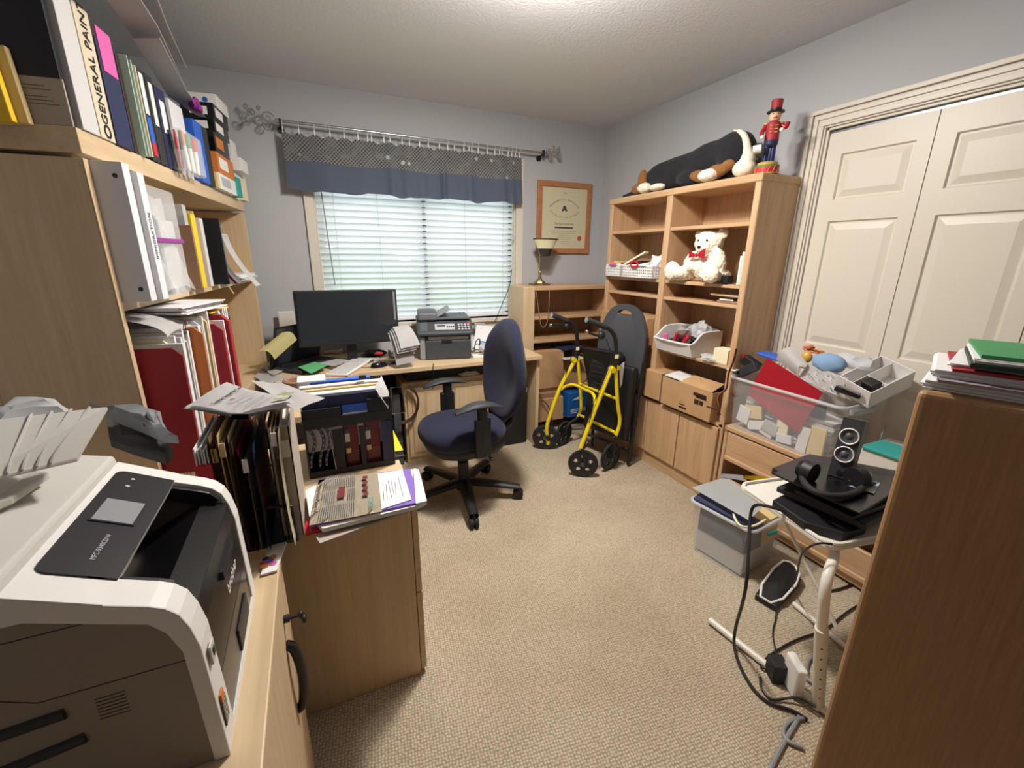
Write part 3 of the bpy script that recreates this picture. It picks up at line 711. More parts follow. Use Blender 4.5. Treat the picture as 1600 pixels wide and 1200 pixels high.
one('window_cable', b, 'black', 'thin black cable hanging from the window trim down to the desk', 'cable', loc=on(773, 503, 'y', 3.33), smooth=True)
one('window_stop', MB().box((0, 0, 0), (.09, .02, .05)), 'light_grey', 'small grey box standing on the window sill below the blind', 'box', loc=on(742, 515, 'y', 3.33), bev=.003)
for x, lr in ((718, 'left'), (724, 'right')): one('pen_stub', MB().cyl((0, 0, 0), (.004, 0, .05), .005, n=8), 'charcoal', lr+' one of the two dark stubs standing on the window sill behind the desk printer', 'stub', loc=on(x, 497, 'y', 3.36))

# ---- beneath the desk
uc = thing('wooden_side_cabinet', 'small honey oak cabinet with raised panel doors under the desk', 'cabinet', (.72, 3.05, 0))
ux0, ux1, uy, uz = on(630, 607, 'y', 2.86).x, 1.12, 2.86, .60
MB().box((ux0, uy, 0), (ux1, uy+.30, uz-.02), bev=.004).build('body', 'maple_z', uc)
MB().box((ux0-.008, uy-.008, uz-.02), (ux1+.008, uy+.30, uz), bev=.005).build('top', 'maple_x', uc)
for i in range(2):
    w = (ux1-ux0)/2; x = ux0+i*w
    d = MB().box((x+.02, uy-.014, .05), (x+w-.012, uy, uz-.04), bev=.003).build('door', 'maple_z', uc)
    MB().box((x+.05, uy-.020, .08), (x+w-.042, uy-.012, uz-.07), bev=.006).build('raised_panel', 'maple_z', d)
b = MB(); P = [on(x, y, 'y', 2.80) for x, y in ((640, 606), (651, 615), (655, 632), (650, 648), (640, 660), (622, 663))]
for k in range(3): b.tube([p+Vector((0, .004*k, .006*k)) for p in P], .006, 8)
b.sph(P[0], .008); one('cable_bundle', b, 'dark_brown', 'bundle of dark cables drooping in front of the small oak cabinet', 'cable', smooth=True)
b = MB(); b.tube([on(x, y, 'y', 2.70) for x, y in ((677, 568), (676, 580), (678, 598), (676, 608))], .003, 6); one('hanging_cable', b, 'black', 'thin black cord hanging over the front edge of the desk', 'cord', smooth=True)
crumple('crumpled_papers', 'crumpled pale papers on top of the small oak cabinet under the desk', 'papers', (.97, 2.868, uz), (.07, .012, .02), 'paper_grey', 21)
tb = thing('shredder_bin', 'black bin with silver rim standing under the right end of the desk', 'bin', (1.36, 2.95, 0))
c = on(822, 640, 'y', 2.90); bx = c.x-.035
MB().box((bx-.19, 2.86, 0), (bx+.03, 3.10, .42), bev=.02).build('body', 'black', tb)
MB().box((bx-.19, 2.855, .42), (bx+.031, 3.105, .465), bev=.015).build('rim', 'steel', tb)
one('red_folder', MB().prism([(0, 0, 0), (.09, 0, 0), (.055, 0, .10)], (0, .004, 0)), 'bright_red', 'red folder corner sticking up from the bin under the desk', 'folder', loc=(bx-.10, 2.93, .465))
one('dark_shelf_box', MB().box((0, 0, 0), (.42, .25, .36)), 'charcoal', 'dark box standing under the desk behind the swivel chair', 'box', loc=(.06, 2.90, 0), bev=.006)
one('grey_trim_case', MB().box((0, 0, 0), (.05, .3, .52)), 'dark_grey', 'grey metal case edge beside the small oak cabinet under the desk', 'case', loc=(ux0-.075, 2.86, 0), bev=.004)
# grey panel leaning on the wall at the left of the monitor
one('wall_board', MB().box((0, 0, 0), (.10, .012, .30)), 'offwhite', 'beige board propped on the wall behind the left of the monitor', 'board', loc=on(443, 555, 'y', 3.34), bev=.01)

one('dark_filler', MB().box((0, 0, 0), (.62, .22, .092)), 'charcoal', 'long plain dark block added on the small oak cabinet to fill the dark recess under the desk', 'case', loc=(ux0+.03, 2.885, uz+.001), bev=.006)  # plain dark block added to keep the recess above the cabinet dark
# ================================================================ the big printer, front facing right
P = thing('large_printer', 'large white and black multifunction laser printer filling the lower left corner', 'printer', (-.175, .577, .7325))
LM = Matrix(((0, 1, 0, 0), (0, 0, 0, 0), (0, 0, 0, 0), (0, 0, 0, 1)))
px0, PY0, PY1 = -.178, .577, .931
mat('shell', 'c9c7c2', .5); mat('shell_white', 'e2e1de', .45); mat('printer_black', '151416', .28); mat('panel_black', '1c1c20', .35); mat('shell_side', '8f857c', .55); mat('seam', '3a3634', .7)
def prof(pts, y0, y1): return MB().prism([(px0-a, y0, .7325+h) for a, h in pts], (0, y1-y0, 0))
def arc(cx, cz, r, a0, a1, n=7): return [(cx+r*math.cos(R(a0+(a1-a0)*i/n)), cz+r*math.sin(R(a0+(a1-a0)*i/n))) for i in range(n+1)]
# side outline: depth behind the front (a), height (h)
cor = [(.004, .20)]+[(.010, .235), (.018, .258), (.030, .272), (.045, .281)]
outer = [(0, 0)]+cor+[(.085, .298), (.150, .330), (.48, .345), (.48, 0)]
body_o = prof([(.02, 0), (.02, .19), (.145, .185), (.150, .322), (.19, .336), (.48, .345), (.48, 0)], PY0+.030, PY1-.030).build('body', 'shell_side', P)
for y0, y1 in ((PY0+.003, PY0+.031), (PY1-.031, PY1-.003)): prof([(a+(.002 if a < .2 else 0), h-(.002 if h > .2 else 0)) for a, h in outer], y0, y1).build('side_cover', 'shell_side', P, bev=.002)
# white frame that wraps both ends of the front and the top
def strip(y0, y1, name='front_frame'):
    inner = [(a+.02+(.0 if h < .27 else .0), h-(.0 if h < .2 else .016)) for a, h in [(0, 0)]+cor+[(.085, .298)]]
    return prof([(0, 0)]+cor+[(.085, .298), (.150, .330), (.175, .335), (.175, .30)]+[(.155, .30), (.09, .272)]+[(.05, .255), (.035, .235), (.024, .20), (.02, 0)], y0, y1).build(name, 'shell_white', P, bev=.002)
strip(PY0, PY0+.050); strip(PY1-.035, PY1)
prof([(0, 0), (.0005, .014), (.02, .014), (.02, 0)], PY0+.04, PY1-.03).build('front_frame', 'shell_white', P)
# black front panels
prof([(.003, .012), (.004, .10), (.02, .10), (.02, .012)], PY0+.049, PY1-.034).build('paper_tray', 'printer_black', P, bev=.002)
fp = prof([(.003, .103), (.007, .20), (.014, .235), (.05, .235), (.05, .103)], PY0+.049, PY1-.034).build('front_panel', 'printer_black', P, bev=.002)
MB().box((px0-.004, PY0+.17, .7325+.02), (px0+.0, PY0+.27, .7325+.065), bev=.0015).build('tray_recess', 'black', P)
MB().box((px0-.012, PY1-.10, .7325+.185), (px0-.001, PY1-.20, .7325+.200)).build('handle_slot', 'black', fp)
# output cavity: sloping floor and walls
b = MB(); b.prism([(px0-.012, PY0+.050, .7325+.235), (px0-.05, PY0+.050, .7325+.25), (px0-.145, PY0+.050, .7325+.20), (px0-.145, PY0+.050, .7325+.18), (px0-.02, PY0+.050, .7325+.20)], (0, PY1-PY0-.085, 0))
b.build('output_tray', 'printer_black', P)
MB().box((px0-.150, PY0+.05, .7325+.19), (px0-.146, PY1-.035, .7325+.325)).build('cavity_wall', 'panel_black', P)
b = MB(); 
for y0, y1 in ((PY0+.049, PY0+.066), (PY1-.045, PY1-.034)):
    b = prof([(.020, .25), (.034, .268), (.05, .276), (.088, .292), (.10, .27), (.04, .24)], y0, y1); b.build('cavity_lip', 'panel_black', P, bev=.003)
# control panel over the top
p_a = Vector((px0-.085, PY0, .7325+.298)); p_b = Vector((px0-.150, PY0, .7325+.330))
sl = (p_b-p_a).normalized()
PMx = frame(p_a + Vector((0, 0, .0)), (0, 1, 0), sl)    # x along the printer front, y up the slope, z out of the panel
flip = -1 if PMx.col[2].z < 0 else 1
PMx = frame(p_a, (0, 1, 0), sl) if flip > 0 else PMx
def pq(x, y, z=0): return p_a + Vector((0, 1, 0))*x + sl*y + Vector((sl.z, 0, -sl.x)).normalized()*(-1 if sl.z*1 < 0 else 1)*0 + nrm_*z
nrm_ = Vector((0, 1, 0)).cross(sl); nrm_ = nrm_ if nrm_.z > 0 else -nrm_
W_ = PY1-PY0
def slab(x0, x1, y0, y1, z0, z1, rad=0):
    pts = [(x0, y0), (x1, y0), (x1, y1), (x0, y1)]
    if rad:
        pts = arc(x0+rad, y0+rad*.0+rad, rad, 180, 270)+arc(x1-rad, y0+rad, rad, 270, 360)+arc(x1-rad, y1-rad, rad, 0, 90)+arc(x0+rad, y1-rad, rad, 90, 180)
    return MB().prism([pq(x, y, z0) for x, y in pts], nrm_*(z1-z0))
slab(.0008, W_-.0008, 0, .092, -.0175, .0008).build('panel_base', 'shell_white', P, bev=.001)
pan = slab(.045, W_-.035, .0, .082, .0, .0035, .014).build('control_panel', 'panel_black', P)
slab(.045, W_-.035, -.0, .03, .0, .0034).build('control_panel_edge', 'panel_black', P)
sc_ = slab(.160, .226, .016, .070, .0035, .005).build('touch_screen', 'screen', pan)
slab(.163, .223, .019, .067, .005, .0054).build('display_glass', 'grey', sc_)
MT = Matrix.Identity(4); MT.col[0].xyz = Vector((0, 1, 0)); MT.col[1].xyz = sl; MT.col[2].xyz = Vector((0, 1, 0)).cross(sl); 
if MT.col[2].z < 0: MT.col[0].xyz = Vector((0, 1, 0)); MT.col[2].xyz = -MT.col[2].xyz; MT.col[1].xyz = MT.col[2].to_3d().cross(Vector((0, 1, 0)))
def onpanel(x, y, z=.0036): 
    q = MT.copy(); q.translation = pq(x, y, z); return q
text('MFC-9340CDW', .0085, onpanel(.105, .036), 'light_grey', P, local=False, depth=.0002)
for x in (.27, .295): MB().cyl(pq(x, .055, .003), pq(x, .055, .0045), .003, n=10).build('indicator', 'light_grey', P, smooth=True)
# front lettering
MF = frame((px0+.0005-.006, PY0+.205, .7325+.155), (0, 1, 0), (-.03, 0, 1))
text('brother', .026, MF @ Matrix.Translation((0, 0, .004)), 'white', P, local=False, depth=.0004)
# scanner lid and document feeder, rising to the left
def seg(pts, y0, y1, name, m, bev=.004): return prof(pts, y0, y1).build(name, m, P, bev=bev)
seg([(.166, .33), (.17, .352), (.25, .372), (.48, .375), (.48, .33)], PY0-.0, PY1, 'scanner_lid', 'shell', .005)
fd = seg([(.225, .366), (.228, .385), (.245, .396), (.31, .410), (.36, .42), (.45, .42), (.45, .36)], PY0-.03, PY1-.12, 'document_feeder', 'shell', .008)
b = MB(); b.prism([(px0-.235, PY1-.22, .7325+.372), (px0-.215, PY1-.19, .7325+.372), (px0-.205, PY1-.115, .7325+.372), (px0-.235, PY1-.10, .7325+.372)], (0, 0, .012)); b.build('feeder_latch', 'shell', P, bev=.003)
# MFC lettering on the feeder
sl2 = Vector((-.065, 0, .014)).normalized()
q = Matrix.Identity(4); q.col[0].xyz = Vector((0, 1, 0)); q.col[2].xyz = Vector((.21, 0, .98)).normalized(); q.col[1].xyz = q.col[2].to_3d().cross(Vector((0, 1, 0)))
def at_lid(y, a):
    m = q.copy(); z = .396+(a-.245)*.215; m.translation = Vector((px0-a, y, .7325+z+.0012)); return m
text('MFC', .042, at_lid(PY0+.058, .290), 'panel_black', fd, local=False, depth=.0005, sx=1.15)
# document tray with ribs, lifted over the far left
b = MB(); T0 = Vector((px0-.30, PY1-.25, .7325+.405)); 
Q = [on(-40, 760, 'z', .7325+.415), on(122, 722, 'z', .7325+.40), on(170, 640, 'z', .7325+.455), on(-60, 668, 'z', .7325+.47)]
b.prism([Q[0], Q[1], Q[2], Q[3]], (0, 0, .006)); dt = b.build('document_tray', 'shell', P, bev=.002)
for k, t in enumerate((.42, .56, .70, .84)):
    a_ = Q[0].lerp(Q[1], t-.12)+Vector((0, 0, .008)); c_ = Q[3].lerp(Q[2], t+.02)+Vector((0, 0, .008))
    MB().tube([a_, a_.lerp(c_, .12)+Vector((0, 0, .004)), c_], .0020, 6).build('rib', 'shell', dt, smooth=True)
# side details: vents, seams, handle grooves
ys = PY0+.0035
def sp(x, y): return on(x, y, 'y', ys)
for k in range(7):
    a_, c_ = sp(148+k*1.6, 1093+k*5), sp(195+k*1.6, 1079+k*5)
    MB().tube([a_, c_], .0011, 6, smooth=0).build('vent_slot', 'seam', P)
b = MB()
for pts in (((0, 1007), (135, 973), (141, 962)), ((0, 1096), (60, 1098), (290, 1031)), ((0, 963), (70, 968), (108, 975), (130, 970))):
    MB().tube([sp(*p)+Vector((0, -.0004, 0)) for p in pts], .0009, 6, smooth=0).build('seam_line', 'seam', P)
for p0, p1 in (((-10, 1152), (103, 1113)), ((5, 1204), (135, 1150))):
    MB().tube([sp(*p0), sp(*p1)], .0075, 8, smooth=0).build('hand_groove', 'charcoal', P, smooth=True)
MB().box((px0-.001, PY0+.012, .7325+.155), (px0+.002, PY0+.032, .7325+.185), bev=.001).build('usb_flap', 'shell', P)
MB().box((px0+.001, PY0+.018, .7325+.165), (px0+.0032, PY0+.026, .7325+.177)).build('usb_port', 'black', P)
MB().box((px0-.001, PY0+.010, .7325+.045), (px0+.0012, PY0+.030, .7325+.085)).build('spec_sticker', 'newsprint', P)
MB().box((px0-.001, PY0+.012, .7325+.085), (px0+.0014, PY0+.026, .7325+.10)).build('energy_sticker', 'orange', P)

# cabinet door hardware
dx_ = -.137
for n, pts in (('handle', [(dx_, .78, .62), (dx_+.018, .78, .60), (dx_+.022, .775, .53), (dx_+.014, .77, .46), (dx_, .77, .45)]),):
    b = MB(); a_ = on(447, 1008, 'x', dx_); c_ = on(466, 1108, 'x', dx_)
    b.tube([a_, a_+Vector((.016, 0, -.012)), a_.lerp(c_, .5)+Vector((.024, 0, 0)), c_+Vector((.014, 0, .012)), c_], .011, 10); b.build('handle', 'black', d if False else lcab, smooth=True)
a_ = on(443, 968, 'x', dx_)
b = MB(); b.cyl(a_, a_+Vector((.012, 0, 0)), .009, n=14).cyl(a_+Vector((.01, 0, 0)), a_+Vector((.03, 0, 0)), .004, n=8).sph(a_+Vector((.036, .0, .0)), (.006, .010, .010)); b.build('lock_with_key', 'black', lcab, smooth=True)
b = MB(); b.sph(a_+Vector((.040, .01, -.022)), (.006, .011, .010)); kt = b.build('key_tag', 'black', lcab, smooth=True)

# white card printed with flowers
cpts = [on(408, 900, 'z', .735), on(433, 893, 'z', .735), on(448, 848, 'z', .735), on(420, 855, 'z', .735)]
b = MB(); b.prism(cpts, (0, 0, .004)); fcd = thing('flower_card', 'white card with orange and purple flowers on the cabinet edge beside the printer', 'card', cpts[0])
b.build('card', 'white', fcd)
for (x, y, r, m) in ((413, 884, .010, 'orange'), (420, 876, .011, 'purple'), (426, 870, .009, 'orange'), (415, 873, .008, 'navy'), (427, 880, .008, 'pink'), (409, 880, .006, 'bright_red')):
    p = on(x, y, 'z', .740); MB().lathe([(r, 0), (r*.8, .0006)], p, 7).build('printed_flower', m, fcd)

# silver bubble mailer and dark box behind the printer
def blob(name, label, cat, pts, z, m, th, amp, seed, smooth=True):   # pillowy sheet over a pixel outline at height z
    Pc = [on(x, y, 'z', z) for x, y in pts]; o = sum(Pc, Vector())/len(Pc); b = MB(); n = len(Pc)
    rings = []
    for k in range(7):
        s_ = 1-k/7; rings.append([b.b.verts.new((p-o)*s_+Vector((0, 0, th*(1-s_**3)+amp*noise.noise(p*s_*14+Vector((seed, k, 0)))))) for p in Pc])
    for A, B in zip(rings, rings[1:]):
        for k in range(n): b.b.faces.new((A[k], A[(k+1) % n], B[(k+1) % n], B[k]))
    b.b.faces.new(rings[-1]); bt = [b.b.verts.new(v.co-Vector((0, 0, .02))) for v in rings[0]]
    for k in range(n): b.b.faces.new((bt[k], bt[(k+1) % n], rings[0][(k+1) % n], rings[0][k]))
    b.b.faces.new(bt[::-1]); return one(name, b, m, label, cat, loc=o, smooth=smooth)
blob('bubble_mailer', 'crumpled silver mailer bag behind the big printer by the red folders', 'mailer bag', [(140, 634), (165, 640), (215, 637), (250, 640), (252, 655), (262, 672), (278, 684), (255, 682), (225, 668), (190, 650)], 1.02, 'silver_bag', .012, .02, 4)
blob('dark_sleeve', 'dark grey plastic sleeve lying under the silver mailer behind the printer', 'sleeve', [(165, 646), (195, 652), (230, 672), (262, 686), (270, 700), (258, 712), (210, 700), (172, 690)], .97, 'dark_grey', .01, .01, 8)
blob('plastic_wrap', 'greyish plastic wrap heaped behind the left of the big printer', 'plastic wrap', [(-20, 648), (20, 628), (60, 626), (105, 634), (112, 646), (60, 650), (0, 660)], 1.12, 'light_grey', .02, .015, 2)
one('dark_box', MB().box((-.05, -.04, 0), (.03, .04, .16)), 'charcoal', 'dark box between the printer and the red folders', 'box', loc=Vector((-.46, 1.10, .7325)), rot=(0, 0, R(-20)), bev=.006)

# ================================================================ upright hanging files on the cabinet end
fr = thing('file_rack', 'black wire rack holding upright hanging files behind the big printer', 'file rack', (-.2, 1.1, .7325))
for y in (1.085, 1.33):
    MB().tube([(-.275, y, .734), (-.275, y, .80), (-.275, y, .84), (-.10, y, .84), (-.10, y, .80), (-.10, y, .734)], .004, 8, smooth=1).build('end_frame', 'black', fr, smooth=True)
MB().box((-.28, 1.08, .7325), (-.095, 1.335, .742)).build('base_plate', 'black', fr)
mat('red_pocket', 'c02a35', .5); mat('rack_navy', '2b3c78', .6)
specs = [(-.322, .030, 'red', 1.01, 'red accordion pocket stuffed with papers at the left of the hanging files'), (-.288, .012, 'brown', 1.035, 'brown hanging file just right of the red accordion pocket'),
 (-.274, .006, 'paper_grey', 1.02, 'grey-white papers in the brown group of hanging files'), (-.266, .012, 'brown', 1.04, 'second brown hanging file from the red accordion pocket'),
 (-.252, .005, 'manila', 1.035, 'yellowish tabbed file between brown hanging files'), (-.245, .011, 'dark_brown', 1.03, 'dark brown hanging file in the middle of the rack'),
 (-.232, .008, 'brown', 1.03, 'brown file left of the bright red edge in the rack'), (-.222, .007, 'red', 1.01, 'thin red file in the middle of the hanging rack'),
 (-.213, .006, 'dark_brown', 1.0, 'dark file just right of the thin red one'), (-.205, .008, 'offwhite', .99, 'off-white folded file with a white tab standing right of the thin red file'),
 (-.195, .010, 'brown', .985, 'brown file leaning against the navy one'), (-.180, .040, 'rack_navy', 1.02, 'wide navy blue file in the right part of the hanging rack'),
 (-.136, .007, 'manila', 1.045, 'manila file at the right end of the hanging rack'), (-.127, .006, 'offwhite', 1.04, 'off-white file second from the right end of the rack'), (-.119, .010, 'charcoal', 1.03, 'charcoal file at the far right end of the hanging rack')]
for i, (x, t, m, zt, lab) in enumerate(specs):
    x = -.268+(x+.322)*.80; t *= .85
    f_ = thing('hanging_file', lab, 'file folder', (x, 1.20, .745), group='upright files in the black rack')
    y0 = 1.075-.03*random.random(); b = MB(); wv = .006*math.sin(i*2.1)
    if i == 0:
        MB().box((x-.002, 1.055, .745), (x+.030, 1.30, .985), bev=.002).build('cover', 'red_pocket', f_)
        for k in range(5): MB().box((x+.001+k*.0055, 1.060+.003*(k % 3), .80), (x+.0035+k*.0055, 1.29, 1.025-.006*(k % 2))).build('papers', 'paper', f_)
        continue
    b.grid(lambda u, v: Vector((x+wv*math.sin(v*3.1), y0+(1.325-y0)*u, .745+(zt-.745)*v)), 4, 8, t*(.95 if 'navy' in m else .6)); b.build('cover', m, f_, smooth=True)
    if t > .007 and 'navy' not in m:
        b = MB(); b.grid(lambda u, v: Vector((x+t*.62+wv*math.sin(v*3.1), y0-.010+.008*math.sin(i*3)+(1.31-y0)*u, .748+(zt-.745+.012)*v)), 4, 8, t*.3); b.build('papers', ('manila', 'brown', 'cream')[i % 3], f_)
    if i in (2, 4, 9, 13): MB().box((x-.007, y0-.004, zt-.035), (x+.005, y0-.001, zt-.002), bev=.001).build('tab', 'paper' if i > 4 else 'manila', f_)
# pile of printouts on top
zt = 1.062
sheet('magazine', 'folded silver-grey magazine under the top printouts on the file rack', 'magazine', [on(287, 640, 'z', zt), on(380, 655, 'z', zt), on(478, 632, 'z', zt), on(352, 604, 'z', zt)], 'paper_grey', .010, curl=.004)
sheet('printed_page', 'second white page sticking out below the top printout on the file rack', 'paper', [on(290, 637, 'z', zt+.012), on(378, 650, 'z', zt+.012), on(465, 634, 'z', zt+.012), on(362, 602, 'z', zt+.012)], 'paper', .003, curl=.004)
zz = zt+.026
def page(name, label, pts, z, m='paper'): return sheet(name, label, 'paper', [on(x, y, 'z', z) for x, y in pts], m, .0012, curl=.003)
page('printed_page', 'white page under the right of the top printout on the file rack', [(392, 596), (462, 642), (508, 623), (440, 600)], zz-.004)
tp = thing('listing_printout', 'printed page with a headline and small photo, topmost on the file rack', 'paper', on(380, 625, 'z', zz))
Pp = [on(x, y, 'z', zz) for x, y in ((294, 634), (376, 645), (458, 627), (354, 597))]
cn = sum(Pp, Vector())/4
b = MB(); b.grid(lambda u, v: (Pp[0]*(1-u)+Pp[1]*u)*(1-v)+(Pp[3]*(1-u)+Pp[2]*u)*v+Vector((0, 0, .003*math.sin(6*u+3*v))), 10, 10, .001); b.build('page', 'paper', tp, smooth=True)
def onp(x, y, z, dirpx):      # lettering lying flat, baseline toward a second pixel
    a_ = on(x, y, 'z', z); c_ = on(x+dirpx[0], y+dirpx[1], 'z', z); return frame(a_, c_-a_, Vector((0, 0, 1)).cross(c_-a_))
text('Tempo Imperial Care', .016, onp(356, 617, zz+.006, (30, -18)), 'charcoal', tp, local=False, depth=.0003)
text('2023', .010, onp(362, 624, zz+.006, (30, -18)), 'bright_red', tp, local=False, depth=.0003)
for k, (x, y) in enumerate(((375, 620), (386, 622), (398, 626), (408, 629))):
    a_ = onp(x, y, zz+.006, (30, -17)); MB().box((-.04, -.0008, 0), (.04, .0008, .0003), a_).build('print_line', 'grey', tp)
ph = [on(x, y, 'z', zz+.005) for x, y in ((424, 628), (448, 624), (460, 612), (438, 611))]
mat('photo_print', '6c7050', .6, kind='noise', col2='c9c9bc', scale=60)
MB().prism(ph, (0, 0, .0008)).build('photo', 'photo_print', tp)
sheet('pink_slip', 'magenta slip hanging under the front of the paper pile on the rack', 'paper', [on(362, 647, 'y', 1.06), on(388, 647, 'y', 1.06), on(388, 655, 'y', 1.06), on(362, 655, 'y', 1.06)], 'maroon', .001)

# tall grey magazine box
gb = thing('magazine_box', 'tall narrow grey cardboard magazine box beside the hanging files', 'magazine box', (-.06, 1.08, .7325))
a_ = on(458, 838, 'z', .735); gx0 = a_.x-.022; gx1 = a_.x+.026; gy = a_.y
mat('greyboard', 'ada297', .8)
MB().box((gx0, gy, .7325), (gx1, gy+.004, 1.035)).build('front', 'greyboard', gb); MB().box((gx0, gy, .7325), (gx0+.003, gy+.25, 1.035)).build('side', 'greyboard', gb)
MB().box((gx1-.003, gy, .7325), (gx1, gy+.25, 1.035)).build('side', 'greyboard', gb); MB().box((gx0, gy+.247, .7325), (gx1, gy+.25, 1.035)).build('back', 'greyboard', gb)
MB().box((gx0+.004, gy-.001, .955), (gx1-.004, gy, 1.0)).build('white_label', 'white', gb); MB().box((gx0+.005, gy+.02, .745), (gx1-.005, gy+.24, 1.02)).build('contents', 'paper_grey', gb)
text('2', .03, frame((a_.x, gy-.0008, .90), (1, 0, 0), (0, 0, 1)), 'grey', gb, local=False, depth=.0003)

# ================================================================ black desktop organiser on the file cabinet
og = thing('desk_organizer', 'black desktop organiser stuffed with navy folder and catalogues on the filing cabinet', 'desk organiser', (.06, 1.45, .70))
O0 = on(484, 748, 'z', .702); O1 = on(618, 724, 'z', .702); oe = (O1-O0).normalized(); ow = (O1-O0).length; oh = .262
OM = frame(O0, oe, Vector((0, 0, 1)).cross(oe))
def ob(name, a, c, m, par=None, bev=.002): return MB().box(a, c, OM, bev=bev).build(name, m, par or og)
ob('base', (0, 0, 0), (ow, .26, .01), 'black'); ob('side', (0, 0, 0), (.006, .26, oh-.03), 'black'); ob('side', (ow-.006, 0, 0), (ow, .26, oh-.03), 'black'); ob('back', (0, .254, 0), (ow, .26, oh), 'black')
ob('front_rail', (0, -.002, oh*.66), (ow, .006, oh*.80), 'black'); ob('front_rail', (0, -.002, 0), (ow, .006, .02), 'black')
ob('front_panel', (ow*.30, 0, 0), (ow*.42, .006, oh*.62), 'black'); ob('front_panel', (ow*.60, 0, 0), (ow*.66, .006, oh*.62), 'black'); ob('front_panel', (ow*.86, 0, 0), (ow, .006, oh*.65), 'navy')
ob('upper_panel', (0, .0, oh*.78), (ow*.42, .006, oh*.92), 'black'); ob('upper_panel', (ow*.72, .0, oh*.78), (ow, .006, oh*.98), 'black')
for x0, x1 in ((.43, .59), (.67, .85)):
    c_ = thing('catalogue', 'maroon catalogue spine standing in the %s slot of the black organiser' % ('left' if x0 < .5 else 'right'), 'catalogue', OM @ Vector((ow*x0, .03, .012)))
    MB().box((ow*x0, .02, .012), (ow*x1, .22, oh*.66), OM, bev=.002).build('cover', 'maroon', c_)
    for k in range(7): MB().box((ow*x0+.006, .0185, .03+k*.006), (ow*x1-.005, .0195, .0315+k*.006), OM).build('printed_line', 'brown', c_)
    for k, (m, z0, z1) in enumerate((('manila', .062, .080), ('dark_brown', .082, .102), ('offwhite', .104, .135), ('dark_grey', .137, .15))): MB().box((ow*x0+.002, .018, z0), (ow*x0+.018, .0195, z1), OM).build('colour_block', m, c_)
# beaded straps behind the mesh at the left
for k, x in enumerate((.06, .16, .23)):
    b = MB(); P_ = [OM @ Vector((ow*x+.02*math.sin(t*.5)-.02+.0035*t, .012, .20-.018*t)) for t in range(10)]
    b.tube(P_, .005, 6); s_ = b.build('strap', 'dark_grey', og, smooth=True)
    for p in P_[::1]: MB().cyl(p+Vector((0, -.007, 0)), p+Vector((0, -.004, 0)), .0035, n=8).build('eyelet', 'grey', s_)
MB().tube([OM @ Vector((ow*.27, -.004, .16)), OM @ Vector((ow*.30, -.004, .02))], .0018, 6, smooth=0).build('metal_strip', 'steel', og)
# contents
nf = thing('navy_folder', 'navy blue folder standing across the top of the black organiser', 'folder', OM @ Vector((.1, .05, .1)))
MB().box((.004, .012, .186), (ow*.86, .019, oh+.018), OM, bev=.003).build('cover', 'navy', nf); MB().box((ow*.44, .006, oh*.80), (ow*.72, .010, oh*.92), OM).build('blue_sheet', 'blue', nf); MB().box((ow*.44, .004, oh*.79), (ow*.72, .0059, oh*.82), OM).build('white_edge', 'paper', nf)
py_ = .03; zb_ = oh+.02
for k, (w0, w1, y0, dy, z0, m, nm, lab) in enumerate([(.0, .92, .03, .03, .20, 'paper', 'envelope_bundle', 'white envelopes standing just behind the navy folder'), (.02, .90, .065, .012, .22, 'manila', 'manila_envelope', 'manila envelope standing between white envelopes in the organiser'),
    (.0, .94, .08, .03, .225, 'paper_grey', 'envelope_bundle', 'grey-white envelopes behind the manila one in the organiser'), (.12, .82, .118, .03, .225, 'blue', 'blue_folder', 'bright blue folder lying atop the organiser papers'), (-.02, .3, .12, .08, .20, 'paper', 'paper_bundle', 'bundle of white papers at the back left of the organiser')]):
    b = MB(); b.box((ow*w0, y0, z0-.12), (ow*w1, y0+dy, oh+.022+k*.006), OM); one(nm, b, m, lab, 'folder' if 'folder' in nm else 'envelope' if 'env' in nm else 'paper', bev=.003)
sheet('plastic_pocket', 'clear white plastic pocket flopping over the right front of the organiser', 'paper', [OM @ Vector(p) for p in ((ow*.82, -.004, oh+.03), (ow*.96, -.006, oh-.05), (ow*1.0, .03, oh+.0), (ow*.95, .09, oh+.045))], 'paper', .002, curl=.004)
one('bulldog_clip', MB().box((-.012, -.006, 0), (.012, .006, .012)), 'black', 'small black clip on top of the white papers in the organiser', 'clip', loc=OM @ Vector((ow*.72, .085, oh+.045)), rot=(0, 0, HA), bev=.002)
b = MB(); rr_ = .05; b.lathe([(.045, 0), (.066, 0), (.068, .045), (.06, .05), (.045, .045), (.045, 0)], (0, 0, 0), 28)
one('tape_roll', b, 'brown', 'tan roll of tape lying on papers left of the blue folder', 'tape', loc=(on(468, 602, 'z', .82).x, min(2.20, on(468, 602, 'z', .82).y), .8185), smooth=True)
b = stackmesh(.22, .17, .085, 20, .006); one('paper_stack', b, 'paper_grey', 'pile of papers on the desk corner under the tape roll', 'papers', loc=(-.03, 2.10, DZ), rot=(0, 0, R(4)))
b = MB(); q_ = OM @ Vector((ow+.01, .05, oh-.09)); b.tube([q_, q_+Vector((.045, 0, .0)), q_+Vector((.04, 0, .10)), q_+Vector((-.0, 0, .10))], .0022, 6, closed=True, smooth=0)
one('wire_basket_end', b, 'steel', 'thin metal wire frame sticking out right of the organiser', 'wire frame')

